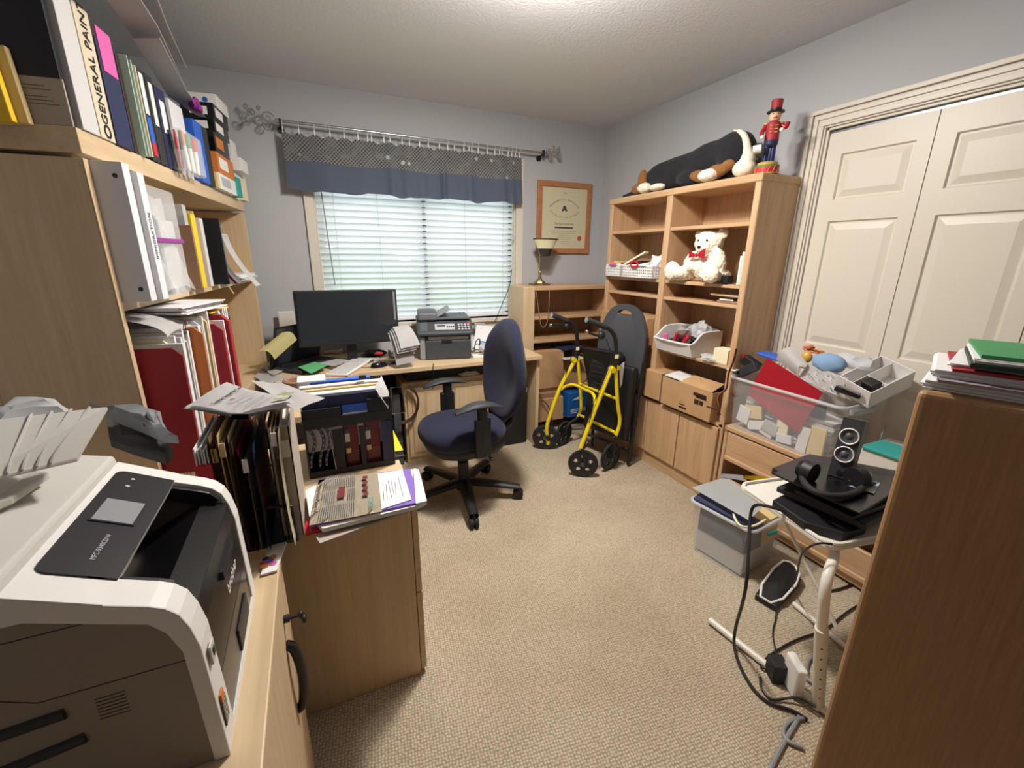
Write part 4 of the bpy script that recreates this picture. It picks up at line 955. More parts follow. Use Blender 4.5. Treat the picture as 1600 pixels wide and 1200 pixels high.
# newspaper pile in front of the organiser
NZ = .7005
def npoly(name, label, pts, z0, z1, m, par=None, cat='paper', **k):
    b = MB(); b.prism([on(x, y, 'z', z0) for x, y in pts], (0, 0, z1-z0)); o = one(name, b, m, label, cat, **k); return o
npoly('grey_folder', 'grey plastic folder at the bottom of the newspaper pile, corner hanging out', [(494, 842), (500, 852), (640, 800), (652, 790), (640, 762), (500, 790)], NZ, NZ+.006, 'greyboard', cat='folder')
npoly('red_folder', 'red folder low in the newspaper pile', [(476, 826), (478, 838), (520, 826), (640, 796), (640, 760), (500, 770)], NZ+.007, NZ+.015, 'bright_red', cat='folder')
npoly('white_sheets', 'white papers under the purple folder in the newspaper pile', [(484, 812), (505, 832), (655, 795), (667, 788), (658, 750), (645, 738), (490, 765), (478, 772)], NZ+.016, NZ+.028, 'paper')
npoly('purple_folder', 'purple folder showing around the newspaper and printout', [(484, 818), (486, 824), (652, 788), (655, 782), (641, 735), (500, 752)], NZ+.029, NZ+.035, 'purple', cat='folder')
npoly('white_sheet', 'white page with torn edge at the right end of the newspaper pile', [(646, 735), (654, 736), (661, 760), (667, 786), (650, 790)], NZ+.029, NZ+.036, 'paper')
fs = npoly('form_sheet', 'white printed form on the right of the newspaper pile', [(588, 799), (643, 781), (629, 735), (582, 742)], NZ+.036, NZ+.038, 'paper')
for (x0, y0, x1, y1) in ((606, 750, 612, 778), (611, 752, 616, 774), (617, 752, 619, 772), (622, 745, 630, 776), (598, 756, 600, 782), (603, 756, 605, 780)):
    a_, c_ = on(x0, y0, 'z', NZ+.0382), on(x1, y1, 'z', NZ+.0382); MB().tube([a_, c_], .0007, 5, smooth=0).build('print_line', 'charcoal', fs)
nw = thing('newspaper', 'folded tan newspaper lying on the purple folder pile', 'newspaper', on(540, 780, 'z', NZ+.04))
Pn = [on(x, y, 'z', NZ+.038) for x, y in ((483, 821), (597, 799), (590, 738), (498, 750))]
def nf_(u, v): return (Pn[0]*(1-u)+Pn[1]*u)*(1-v)+(Pn[3]*(1-u)+Pn[2]*u)*v
mat('newspaper_paper', 'cbbfa8', .9)
MB().grid(lambda u, v: nf_(u, v)+Vector((0, 0, .003*math.sin(3*u)*math.sin(math.pi*v))), 8, 8, .006).build('pages', 'newspaper_paper', nw)
ex_ = (Pn[0]-Pn[3]).normalized()*-1
def ntx(s_, sz, u, v, m='charcoal', d=-1):
    p = nf_(u, v)+Vector((0, 0, .0105)); xx = (nf_(u, v+.05)-nf_(u, v)).normalized(); return text(s_, sz, frame(p, xx, Vector((0, 0, 1)).cross(xx)), m, nw, local=False, depth=.0002, name='newsprint')
ntx('Turmoil at BC antidiscrimination office', .0115, .055, .5)
ntx('SPACES', .016, .86, .18, 'teal')
for v0 in (.17, .5, .83):
    for k in range(17):
        u = .13+k*.030
        if v0 == .5 and .32 < u < .52: continue
        a_ = nf_(u, v0-.145); c_ = nf_(u, v0+.145); MB().prism([a_+Vector((0, 0, .0103)), c_+Vector((0, 0, .0103)), nf_(u+.010, v0+.145)+Vector((0, 0, .0103)), nf_(u+.010, v0-.145)+Vector((0, 0, .0103))], (0, 0, .0002)).build('text_line', 'grey', nw)
for u0, v0, u1, v1 in ((.36, .40, .46, .66), (.74, .36, .82, .44), (.74, .50, .82, .58), (.74, .64, .82, .72), (.74, .78, .82, .86)):
    MB().prism([nf_(u0, v0)+Vector((0, 0, .0103)), nf_(u1, v0)+Vector((0, 0, .0103)), nf_(u1, v1)+Vector((0, 0, .0103)), nf_(u0, v1)+Vector((0, 0, .0103))], (0, 0, .0004)).build('picture', 'maroon', nw)
one('yellow_flag', MB().prism([on(x, y, 'z', .72) for x, y in ((614, 672), (630, 704), (617, 706))], (0, 0, .002)), 'yellow', 'yellow triangular card sticking out beside the black organiser', 'card')
one('stapler_base', MB().box((-.02, -.008, 0), (.02, .008, .012)), 'charcoal', 'small dark block on the filing cabinet right of the organiser', 'block', loc=on(624, 716, 'z', .701), bev=.003)
# ================================================================ contents of the hutch
def hth(name, label, cat, lx, ly, z, group=None, lean=0, tilt=0, yaw=0):
    return thing(name, label, cat, HW(lx, ly, z), group=group, rot=(lean, tilt, -HA+yaw))
def hbx(t, name, a, c, m, bev=.0015): return MB().box(a, c, bev=bev).build(name, m, t, local=True)
mat('binder_white', 'dcdce0', .4)
def binder(label, lx, ly, th, z, h, m='binder_white', dep=.28, group=None, holes=True, lab=None, txt=None, lean=0, tilt=0, labm='white'):
    t = hth('ring_binder', label, 'binder', lx, ly, z, group, lean, tilt)
    b = MB(); w = .003
    b.prism([(0, 0, 0), (0, th, 0), (-dep, th, 0), (-dep, th-w, 0), (-w, th-w, 0), (-w, w, 0), (-dep, w, 0), (-dep, 0, 0)], (0, 0, h)); b.build('cover', m, t, local=True, bev=.001)
    hbx(t, 'pages', (-dep+.012, w*1.3, .006), (-.02, th-w*1.3, h-.008), 'paper', 0)
    if holes:
        for zz in (.035, h-.035): MB().cyl((-.02, .0005, zz), (-.02, -.0012, zz), .006, n=14).build('rivet', 'charcoal', t, local=True)
    if lab: hbx(t, 'spine_label', (-.0003, th*.25, h*lab[0]), (.0008, th*.75, h*lab[1]), labm, 0)
    if txt: text(txt, th*.5, frame((.0015, th*.55, h*.55), (0, -.0, 1), (0, -1, 0)) if 0 else frame((.0016, th*.5, h*.52), (0, 0, 1), (0, -1, 0)), 'black', t, depth=.0002)
    return t
def card(label, lx, ly, th, z, h, m, name='folder', cat='folder', dep=.26, group=None, lean=0, tilt=0, bev=.0015, yaw=0):
    t = hth(name, label, cat, lx, ly, z, group, lean, tilt, yaw); hbx(t, 'cover', (-dep, 0, 0), (0, th, h), m, bev); return t
# ---- middle shelf
Z2 = .73+.5625
def L2(px, lx=0): return hly(px, Z2, lx)
l0 = max(.026, L2(211, .07)); l1 = max(l0+.04, L2(224, .07))
binder('white ring binder nearest the left end of the middle shelf, blank spine', .07, l0, l1-l0, Z2, .372)
l2 = max(L2(238, .085), l1+.002); l3 = max(L2(252, .085), l2+.04)
binder('white ring binder with IMMIGRATION handwritten on its spine', .085, l2, l3-l2, Z2, .355, txt='IMMIGRATION')
la, lb = max(L2(252, .07), l3+.003), L2(308, .07)
zb = hth('zip_bag', 'clear zip bag of papers with purple seal on the middle shelf', 'zip bag', .07, la+.004, Z2)
tk = (lb-la-.012)*.80
hbx(zb, 'paper_bundle', (-.24, .01, .004), (-.02, tk*.30, .26), 'paper_grey', .006); hbx(zb, 'tan_papers', (-.22, tk*.33, .004), (-.015, tk*.42, .25), 'navy'); hbx(zb, 'paper_bundle', (-.22, tk*.45, .004), (-.01, tk-.004, .24), 'light_grey', .005)
hbx(zb, 'bag', (-.26, .004, .001), (.006, tk, .335), 'clear', .012); hbx(zb, 'seal', (-.2, .0, .168), (.009, tk+.002, .182), 'purple_zip')
b = MB(); b.grid(lambda u, v: Vector((.012-.05*u+.012*math.sin(9*v+u*4), tk*v, .02+.30*u+.01*math.sin(v*12))), 8, 10, .001); b.build('crinkled_front', 'clear', zb, local=True, smooth=True)
lc2 = L2(309, .03)
card('clear white plastic folder standing right of the zip bag', .03, lc2, .035, Z2, .315, 'frost')
card('brown paper edge between the zip bag and the clear folder', .05, lc2-.010, .006, Z2, .24, 'brown', dep=.2)
l_ = lc2+.04
card('black folder directly right of the clear plastic folder', .02, l_, .012, Z2, .28, 'black'); card('yellow folder standing on the middle shelf', .035, l_+.015, .05, Z2, .285, 'yellow')
card('bent yellow plastic top sticking out above the yellow folder', .03, l_+.066, .01, Z2, .30, 'manila'); card('crumpled grey papers right of the yellow folder', .045, l_+.08, .035, Z2, .275, 'paper_grey', dep=.2)
l_ = L2(349, .05)
card('large black clipboard facing out on the middle shelf', .075, l_, .012, Z2, .285, 'black', name='clipboard', cat='clipboard', dep=.20)
l_ += .03
for k, (m, lab) in enumerate((('paper_grey', 'grey booklet'), ('maroon', 'dark red booklet'), ('paper', 'white booklet'), ('light_grey', 'pale grey booklet'))):
    b = MB(); dz = .20-.01*k
    b.grid(lambda u, v: Vector((-.02+.075*(1-v)**2+.01*k-.16*u, .0, dz*v)), 6, 10, .006)
    t = hth('booklet', '%s drooping forward at the far end of the middle shelf' % lab, 'booklet', .035, l_+k*.014, Z2); b.build('pages', m, t, local=True, smooth=True)
b = MB(); b.grid(lambda u, v: Vector((.055+.11*(1-v)**1.6, .0+.10*u, -.015+.24*v)), 6, 12, .0012)
t = hth('printed_sheet', 'long white sheet curling off the far end of the middle shelf', 'paper', .0, l_+.055, Z2); b.build('sheet', 'paper', t, local=True, smooth=True)
card('upright newspapers and brochures at the far end of the middle shelf', .01, l_+.17, .10, Z2, .27, 'newsprint', name='brochures', cat='brochures')
b = stackmesh(.18, .30, .03, 7, .012); one('magazine_stack', b, 'paper', 'loose white papers lying flat at the far end of the middle shelf', 'papers', loc=HW(-.12, l_+.30, Z2), rot=(0, 0, -HA))
t = hth('paper_slip', 'pale yellow slip hanging off the far end of the middle shelf', 'paper', .05, l_+.10, Z2-.055, tilt=R(-25)); hbx(t, 'slip', (0, 0, 0), (.003, .02, .085), 'pale_yellow')
t = crumple('green_bag', 'crumpled green bag stuffed above the zip bag on the middle shelf', 'bag', HW(-.08, la+.12, Z2+.315), (.07, .075, .032), 'pale_green', 31)
t.data.materials[0] = mat('mint', '6fb98a', .6)
for k in range(3): 
    t = card('thin %s book lying above the zip bag papers' % ('tan', 'white', 'brown')[k], .02-.015*k, la-.03, .09, Z2+.34-.0, .008, ('manila', 'paper', 'brown')[k], name='thin_book', cat='book'); t.location.z = Z2+.338+k*.009
# ---- counter level: upright folders under the shelf
Z3 = .7325
def L3(px, z=.9, lx=.05): return hly(px, z, lx)
def fol(label, lx, ly, th, h, m, paper=None, group='upright folders under the shelf', lean=R(-3), dep=.24, name='folder'):
    t = hth(name, label, 'folder', lx, ly, Z3, group, lean, 0)
    b = MB(); b.prism([(-dep, 0, 0), (0, 0, 0), (.0, 0, h-.025), (-.025, 0, h), (-dep, 0, h)], (0, th, 0)); b.build('cover', m, t, local=True, bev=.001)
    if paper: hbx(t, 'papers', (-dep+.01, th, .0), (.004, th+paper, h+.012), 'paper' if paper < .02 else 'paper_grey')
    return t
y = .040
fol('nearest red folder under the shelf, wide front facing the printer', .11, y-.012, .004, .415, 'red', .012)
seq = [(0.080, 0.010, 0.435, 'cream', 'cream folder behind the nearest red folder', .012), (0.088, 0.004, 0.425, 'paper_grey', 'pale folder with white pages, second behind the nearest red folder', .015),
 (0.085, 0.004, 0.435, 'red', 'thin red folder edge behind white pages', .008), (0.078, 0.004, 0.450, 'manila', 'manila folder right of the thin red edge', .010), (0.085, 0.004, 0.435, 'paper', 'white folder before the orange one', .014),
 (0.125, 0.006, 0.455, 'orange', 'orange envelope folder under the shelf', .0), (0.105, 0.004, 0.445, 'maroon', 'dark maroon folder right of the orange one', .012), (0.100, 0.004, 0.440, 'red', 'red folder with pink papers right of the orange one', .012),
 (0.105, 0.004, 0.470, 'paper', 'white folder left of the tall manila one', .010), (0.115, 0.008, 0.485, 'manila', 'tall manila folder in the middle of the folder row', .010), (0.100, 0.004, 0.485, 'cream', 'cream folder right of the tall manila one', .014)]
y += .012
for lx, th, h, m, lab, pp in seq:
    fol(lab, lx, y, th, h, m, pp); y += th+pp+.009
y = max(y+.004, L3(341, .80, .15))
seq2 = [(0.150, 0.012, 0.445, 'red', 'big red folder in the right half of the folder row', .008), (0.165, 0.030, 0.475, 'red', 'thick second red folder right of the big one', 0), (0.120, 0.008, 0.475, 'purple', 'purple folder right of the thick red one', .01),
 (0.115, 0.005, 0.475, 'cream', 'cream folder right of the purple one', .012), (0.120, 0.005, 0.475, 'paper', 'white folder fourth from the end of the row', .012), (0.120, 0.005, 0.475, 'pale_yellow', 'pale yellow folder third from the end of the row', .010), (0.120, 0.004, 0.475, 'paper', 'white folder second from the end of the row', .012), (0.125, 0.008, 0.475, 'black', 'black folder at the far end of the folder row', 0)]
for lx, th, h, m, lab, pp in seq2:
    fol(lab, lx, y, th, h, m, pp, lean=R(-1)); y += th+pp+.010
t = hth('yellow_envelope', 'yellow envelope lying along the tops of the far red folders', 'envelope', .12, y-.20, Z3+.480); hbx(t, 'body', (-.2, 0, 0), (0, .22, .006), 'yellow')
t = hth('red_folder', 'red folder lying flat on the far end of the folder row', 'folder', .10, y-.17, Z3+.487); hbx(t, 'body', (-.2, 0, 0), (0, .18, .012), 'bright_red')
b = stackmesh(.20, .30, .026, 6, .014); one('paper_stack', b, 'paper', 'messy loose papers on top of the far folders below the shelf', 'papers', loc=HW(-.10, y-.36, Z3+.500), rot=(0, 0, -HA-.1))
crumple('crumpled_flyer', 'crumpled dark flyer among loose papers on top of the far folders', 'paper', HW(.07, y-.10, Z3+.505), (.04, .06, .010), 'navy', 41)
b = MB(); a0 = L3(215, 1.1, .05); 
b.grid(lambda u, v: Vector((-.12+.20*math.sin(v*1.6), .26*u, .055*math.cos(v*1.7)+.01*math.sin(5*u))), 10, 12, .0015)
t = hth('curled_sheet', 'large white punched sheet curling over the nearest folders', 'paper', .0, .05, Z3+.455); b.build('sheet', 'paper', t, local=True, smooth=True)
MB().cyl((.074, .17, .012), (.083, .17, .012), .006, n=12).build('punched_hole', 'brown', t, local=True)
t = hth('binder_clip', 'metal wire clip on top of the orange folder', 'clip', .105, L3(291, 1.12, .1)+.005, Z3+.445); b = MB(); b.tube([(0, 0, 0), (0, 0, .03), (0, .012, .034), (0, .018, .02), (0, .012, 0)], .0015, 6); b.build('wire', 'dark_brown', t, local=True)
b = MB(); b.box((0, 0, 0), (.05, .05, .02)); one('black_tape_gun', b, 'black', 'black object standing at the end of the upright folders', 'holder', loc=HW(.10, y+.02, Z3), rot=(0, 0, -HA), bev=.008)
# ---- top of the hutch
Z1 = .73+1.0055
def L1(px, lx=0): return hly(px, Z1, lx)
# behind the front row, at the near end
t = card('thick dark navy portfolio at the near end of the hutch top', -.005, -.002, .014, Z1, .40, 'near_black', name='portfolio', cat='portfolio', dep=.26)
t = hth('printed_card', 'brown card with small print leaning on the navy portfolio', 'card', .0, -.003, Z1, lean=0)
hbx(t, 'card', (-.10, 0, 0), (-.002, .006, .105), 'greyboard'); mat('print_brown', '6e6157', .8)
for k in range(6):
    if k != 3: hbx(t, 'print_line', (-.09, -.0006, .045+k*.008), (-.02-.01*(k % 3), .0, .0470+k*.008), 'print_brown', 0)
for k, (m, x0, x1, h) in enumerate((('manila', -.20, -.078, .165), ('yellow', -.22, -.098, .165), ('brown', -.25, -.125, .12))):
    t = hth('envelope', ('tan envelope nearest the brown card on the hutch top', 'yellow envelope bundle at the far left of the hutch top', 'brown envelope at the far left edge of the hutch top')[k], 'envelope', 0, -.025-.022*k, Z1, lean=R(-2), tilt=R(-4)); hbx(t, 'envelope', (x0, 0, 0), (x1, .018, h), m, .003)
CUR = [.014]
def span(p0_, p1_, lx):
    a, c = max(L1(p0_, lx), CUR[0]+.001), L1(p1_, lx); c = max(c, a+.006); CUR[0] = c; return a, c
def top(label, px0_, px1_, h, m, lx=.0, name='folder', cat='folder', dep=.25, tilt=0, gap=.001, **k):
    a, c = span(px0_, px1_, lx); return card(label, lx, a+gap, max(.004, c-a-2*gap), Z1, h, m, name=name, cat=cat, dep=dep, tilt=tilt, **k)
top('clear white plastic sleeve standing at the near end of the hutch top', 128, 158, .36, 'paper_grey', .01, name='plastic_sleeve', cat='sleeve')
t = top('tan box with GENERAL PAINT in black capitals on its spine', 159, 182, .32, 'newspaper_paper', .01, name='paint_fan_box', cat='box')
a, c = L1(159, .01), CUR[0]
text('GENERAL PAINT', (c-a)*.55, frame((.0018, (c-a)*.5, .185), (0, 0, 1), (0, -1, 0)), 'black', t, depth=.0003, sx=.92)
MB().lathe([(.012, 0), (.018, 0), (.018, .0006), (.012, .0006), (.012, 0)], n=20, M=XF((.0012, (c-a)*.5, .022), 0, 0, R(90))).build('logo_ring', 'black', t, local=True)
t = top('navy accordion folder with a pink note taped at its top', 183, 211, .27, 'navy', .014)
a, c = L1(183, .014), L1(211, .014); hbx(t, 'pink_note', (-.002, .01, .19), (.002, (c-a)*.8, .30), 'pink', 0)
top('dark brown thin folder right of the navy accordion folder', 213, 218, .28, 'dark_brown', .0)
for k in range(3): top('pale green folder, %s of three on the hutch top' % ('nearest', 'middle', 'farthest')[k], 219+k*6, 225+k*6, .285-.01*k, ('pale_green', 'teal', 'cream')[k] if k != 1 else 'pale_green', .02+.006*k)
def tbind(label, p0_, p1_, h, m, lx, lab, holes=False, labm='white'):
    a, c = span(p0_, p1_, lx); return binder(label, lx, a+.001, c-a-.002, Z1, h, m, .24, None, holes, lab, labm=labm)
t = tbind('black binder with white label and red and blue spine stripe', 240, 252, .285, 'charcoal', .01, (.52, .95)); a = L1(252, .01)-L1(240, .01)-.002
hbx(t, 'blue_stripe', (-.0003, a*.25, .06), (.001, a*.75, .14), 'blue', 0); hbx(t, 'red_stripe', (-.0003, a*.25, .02), (.0012, a*.75, .06), 'bright_red', 0)
tbind('black binder with a tall white label on the hutch top', 253, 264, .285, 'charcoal', .01, (.45, .92)); tbind('navy binder with a narrow white label on the hutch top', 265, 279, .27, 'navy', .01, (.45, .85))
tbind('white binder standing behind the pen cup on the hutch top', 284, 304, .27, 'binder_white', .0, None, True)
# pens in a clear bag in front
t = hth('pen_cup', 'clear cup of pens on the hutch top edge', 'pen cup', .03, L1(283, .03), Z1); MB().lathe([(.022, 0), (.028, .07), (.026, .07), (.020, .004)], (0, 0, 0), 18).build('cup', 'clear_bin', t, local=True, smooth=True)
for k in range(4):
    o_ = one('pen', MB().cyl((0, 0, 0), (.006*math.cos(k*1.7), .012*math.sin(k*1.7), .13), .0035, n=8), ('steel', 'navy', 'black', 'bright_red')[k], '%s pen standing in the clear cup on the hutch top' % ('silver', 'dark blue', 'black', 'red')[k], 'pen', 'pens in the cup', loc=HW(.03+.01*math.cos(k*1.7), L1(283, .03)+.01*math.sin(k*1.7), Z1+.006), smooth=True)
for k, (m, lab) in enumerate((('orange', 'orange marker in a clear bag on the hutch top'), ('green', 'green and white marker in a clear bag on the hutch top'), ('bright_red', 'red marker beside the orange one on the hutch top'))):
    t = hth('marker', lab, 'marker', .045, L1(296+k*7, .045), Z1+.004, 'markers in the clear bag', lean=R(8-8*k)); MB().cyl((0, 0, 0), (0, 0, .09), .009, n=12).build('barrel', 'white', t, local=True, smooth=True); MB().cyl((0, 0, .09), (0, 0, .14), .0095, n=12).build('cap', m, t, local=True, smooth=True)
a, c = L1(290, .045), L1(318, .045)
t = hth('marker_bag', 'clear plastic bag around the coloured markers on the hutch top', 'bag', .06, a, Z1); hbx(t, 'bag', (-.04, 0, .001), (0, c-a, .15), 'clear', .008)
top('bright blue binder standing right of the markers on the hutch top', 318, 330, .25, 'blue', .02, name='ring_binder', cat='binder'); top('slim black binder beside the bright blue binder', 331, 338, .25, 'charcoal', .02, name='ring_binder', cat='binder')
top('small tan box at the foot of the black binder', 338, 345, .07, 'manila', .03, name='small_box', cat='box', dep=.06)
# boxes at the far end
def fbox(label, p0_, p1_, z, h, m, lx=.03, dep=.14, lab=None, name='box'):
    a, c = hly(p0_, z, lx), hly(p1_, z, lx); t = hth(name, label, 'box', lx, a, z, 'boxes at the far end of the hutch top'); hbx(t, 'carton', (-dep, 0, 0), (0, c-a, h), m)
    if lab: hbx(t, 'label', (-dep*.75, -.001, h*.25), (-dep*.2, 0, h*.75), lab, 0); hbx(t, 'side_label', (-.0005, (c-a)*.1, h*.25), (.001, (c-a)*.6, h*.8), lab, 0)
    return t
z = Z1
fbox('white box lowest in the far stack on the hutch top', 346, 372, z, .075, 'white', lab='light_grey'); z += .076
t = fbox('orange box in the far stack on the hutch top', 343, 368, z, .095, 'orange', lab='white'); z += .096
fbox('black toner box directly on the orange box', 338, 360, z, .09, 'black_gloss', lab='orange'); z += .091
fbox('black toner box second above the orange box', 337, 359, z, .065, 'black_gloss', lab='white'); z += .066
fbox('black toner box with white label, upper in the stack', 336, 358, z, .07, 'black_gloss', lab='white'); z += .071
t = fbox('small white box with blue logo on top of the black toner boxes', 340, 358, z, .06, 'white'); MB().cyl((-.05, -.001, .032), (-.05, 0, .032), .012, n=16).build('logo', 'blue', t, local=True)
fbox('teal bag shaped pouch at the far end of the hutch top', 374, 380, Z1, .10, 'teal', .04, .10, name='pouch')
fbox('tall white carton behind the black toner boxes', 369, 377, Z1+.101, .20, 'paper', .02, .10); fbox('small white carton overhanging at the far end of the hutch top', 378, 389, Z1+.14, .07, 'white', .06, .10)
fbox('flat cream carton under the overhanging white carton', 381, 389, Z1, .138, 'cream', .02, .10)
# big grey-white binders lying across the tops
def flat(label, pts, z, th, m='light_grey'):
    b = MB(); P_ = [on(x, y, 'z', z) for x, y in pts]; t = thing('ring_binder', label, 'binder', P_[0]); b.prism(P_, (0, 0, th)); b.build('cover', mat('grey_board', 'a2a1a1', .5), t, bev=.002); return t
ZF = 2.09
t = flat('big white binder lying flat across the tops of the standing files', [(150, -22), (182, -60), (247, 42), (292, 140), (262, 118), (205, 55)], ZF, .004, 'binder_white')
t = flat('long grey panel folder lying over the far binders and boxes', [(206, 60), (250, 60), (292, 142), (331, 197), (262, 150)], ZF-.03, .004, 'light_grey')
t = flat('open white binder cover topmost on the hutch, overhanging the room', [(180, -60), (232, -40), (262, 40), (293, 109), (247, 45)], ZF+.05, .004, 'binder_white')
MB().cyl(on(221, 12, 'z', ZF+.049), on(221, 12, 'z', ZF+.047), .008, n=12).build('rivet', 'charcoal', t, smooth=True)
crumple('magenta_pouch', 'magenta pouch tucked under the grey panel at the far end of the hutch top', 'pouch', HW(.02, L1(352, .02)-.25, Z1+.30), (.02, .05, .03), 'purple_zip', 52)
# ================================================================ swivel office chair
C0 = Vector((.728, 2.287, 0))
oc = thing('office_chair', 'navy fabric swivel office chair with black arms in front of the desk', 'office chair', C0, R(184))
def cush(hx, hy, hz, c, egg=0, curve=0, p=.62, n=40, k=18, M=None):
    def f(u, v):
        a = 2*math.pi*u; t = math.pi*(v-.5); ct, st = max(math.cos(t), 0)**.45, math.copysign(abs(math.sin(t))**.8, math.sin(t))
        ca, sa = math.copysign(abs(math.cos(a))**p, math.cos(a)), math.copysign(abs(math.sin(a))**p, math.sin(a))
        x, y, z = hx*ct*ca, hy*ct*sa, hz*st; y *= 1+egg*ca; z += curve*((y/hy)**2) 
        q = Vector((x, y, z)); q = (M @ q) if M is not None else q; return q+Vector(c)
    b = MB(); b.grid(f, n, k); bmesh.ops.remove_doubles(b.b, verts=b.b.verts, dist=1e-5); return b
cush(.25, .24, .072, (.0, 0, .440), egg=.06, curve=.012, p=.8).build('seat', 'blue_fabric', oc, local=True, smooth=True)
cush(.235, .225, .06, (-.01, 0, .385), p=.8).build('seat_shell', 'black', oc, local=True, smooth=True)
MB_ = Matrix.Rotation(R(90+9), 4, 'Y') @ Matrix.Identity(4)
def bf(u, v):
    a = 2*math.pi*u; t = math.pi*(v-.5); ct, st = max(math.cos(t), 0)**.5, math.copysign(abs(math.sin(t))**.8, math.sin(t))
    h = .30*ct*math.copysign(abs(math.cos(a))**.85, math.cos(a)); w = .235*(1-.10*(h/.30)-.14*(h/.30)**2)*ct*math.copysign(abs(math.sin(a))**.85, math.sin(a))
    d = .05*st + .055*(w/.22)**2 - .03*math.cos(h/.3*2.2)+.012*math.sin(h*12)
    return Vector((-.265-.10*(h+.3)+d, w, .78+h))
b = MB(); b.grid(bf, 44, 20); bmesh.ops.remove_doubles(b.b, verts=b.b.verts, dist=1e-5); b.build('backrest', 'blue_fabric', oc, local=True, smooth=True)
MB().tube([(-.12, 0, .40), (-.28, 0, .40), (-.345, 0, .46), (-.37, 0, .68)], .022, 10).build('back_support', 'black', oc, local=True, smooth=True)
for s in (1, -1):
    MB().tube([(-.02, s*.17, .40), (-.02, s*.245, .395), (-.015, s*.262, .45), (-.01, s*.262, .66)], .028, 10).build('arm_post', 'black', oc, local=True, smooth=True)
    MB().box((-.055, s*.268-.016, .38), (.035, s*.268+.016, .60), bev=.008).build('arm_sleeve', 'black', oc, local=True)
    b = MB(); b.grid(lambda u, v: Vector((-.13+.27*v, s*.262+.042*math.cos(2*math.pi*u)*(math.sin(math.pi*min(max(v, .02), .98))**.35), .678+.018*math.sin(2*math.pi*u)*(math.sin(math.pi*min(max(v, .02), .98))**.4)-.03*(2*v-1)**2)), 16, 14)
    b.build('arm_pad', 'charcoal', oc, local=True, smooth=True)
MB().cyl((0, 0, .09), (0, 0, .24), .032).cyl((0, 0, .2), (0, 0, .385), .020).build('gas_column', 'black', oc, local=True, smooth=True)
MB().box((-.12, -.08, .365), (.10, .08, .40), bev=.012).build('mechanism', 'black', oc, local=True)
for s, x in ((1, -.06), (-1, -.02)): 
    b = MB(); b.tube([(x, s*.06, .375), (x, s*.20, .36), (x-.01, s*.24, .35)], .006, 8).sph((x-.01, s*.25, .348), (.012, .022, .009)); b.build('lever', 'black', oc, local=True, smooth=True)
MB().lathe([(.045, .06), (.05, .10), (.042, .125), (.03, .13)], (0, 0, 0), 20).build('hub', 'black', oc, local=True, smooth=True)
for a in (-99, -27, 45, 117, 189):
    A = R(a-184); d_ = Vector((math.cos(A), math.sin(A), 0)); n_ = Vector((-d_.y, d_.x, 0))
    b = MB(); pts = []
    b.grid(lambda u, v: d_*(.03+.315*v)+n_*(.042*(1-.35*v))*math.cos(2*math.pi*u)+Vector((0, 0, .105-.028*v**1.5+.022*math.sin(2*math.pi*u)*(1-.3*v))), 12, 10); lg = b.build('leg', 'black', oc, local=True, smooth=True)
    e = d_*.335
    b = MB(); b.cyl(e+n_*.006+Vector((0, 0, .031)), e+n_*.024+Vector((0, 0, .031)), .031, n=18); b.cyl(e-n_*.006+Vector((0, 0, .031)), e-n_*.024+Vector((0, 0, .031)), .031, n=18); b.cyl(e-n_*.008+Vector((0, 0, .031)), e+n_*.008+Vector((0, 0, .031)), .02, n=12); b.cyl(e+Vector((0, 0, .03)), e+Vector((0, 0, .085)), .010)
    b.build('caster', 'black_rubber', lg, local=True, smooth=True)

# ================================================================ yellow rollator, folded
wk = thing('rollator_walker', 'yellow folding rollator walker with black wheels and hand grips', 'walker', (1.62, 2.45, 0))
Y1, Y2 = 2.68, 2.19
def yp(x, y, t): return on(x, y, 'y', Y1+(Y2-Y1)*t)
def ytube(name, pts, r=.0125, m='yellow_metal', par=None):
    return MB().tube([yp(*p) for p in pts], r, 12, smooth=2).build(name, m, par or wk, smooth=True)
ytube('frame_leg', [(897, 566, 0), (880, 595, 0), (869, 620, 0), (855, 662, 0), (854, 672, 0), (856, 694, 0)], .0145)
ytube('frame_leg', [(903, 560, 0), (905, 590, 0), (908, 625, 0), (908, 640, 0), (903, 652, 0)])
ytube('frame_leg', [(957, 572, 1), (941, 611, 1), (925, 652, 1), (907, 700, 1)], .0145)
ytube('frame_leg', [(962, 576, 1), (965, 635, 1), (970, 660, 1), (961, 684, 1)])
ytube('cross_brace', [(877, 609, 0), (884, 603, .05), (896, 600, .15), (912, 608, .4), (925, 613, .7), (930, 621, .85), (929, 638, .95), (924, 652, 1)], .011)
ytube('cross_brace', [(906, 600, 0), (963, 623, 1)], .010); ytube('lower_brace', [(905, 648, 0), (961, 676, 1)], .011)
for k, (p, q) in enumerate((((914, 604, .12), (921, 607, .25)), ((923, 607, .3), (930, 610, .42)))): MB().cyl(yp(*p), yp(*q), .0125, n=12).build('joint_sleeve', 'steel', wk, smooth=True)
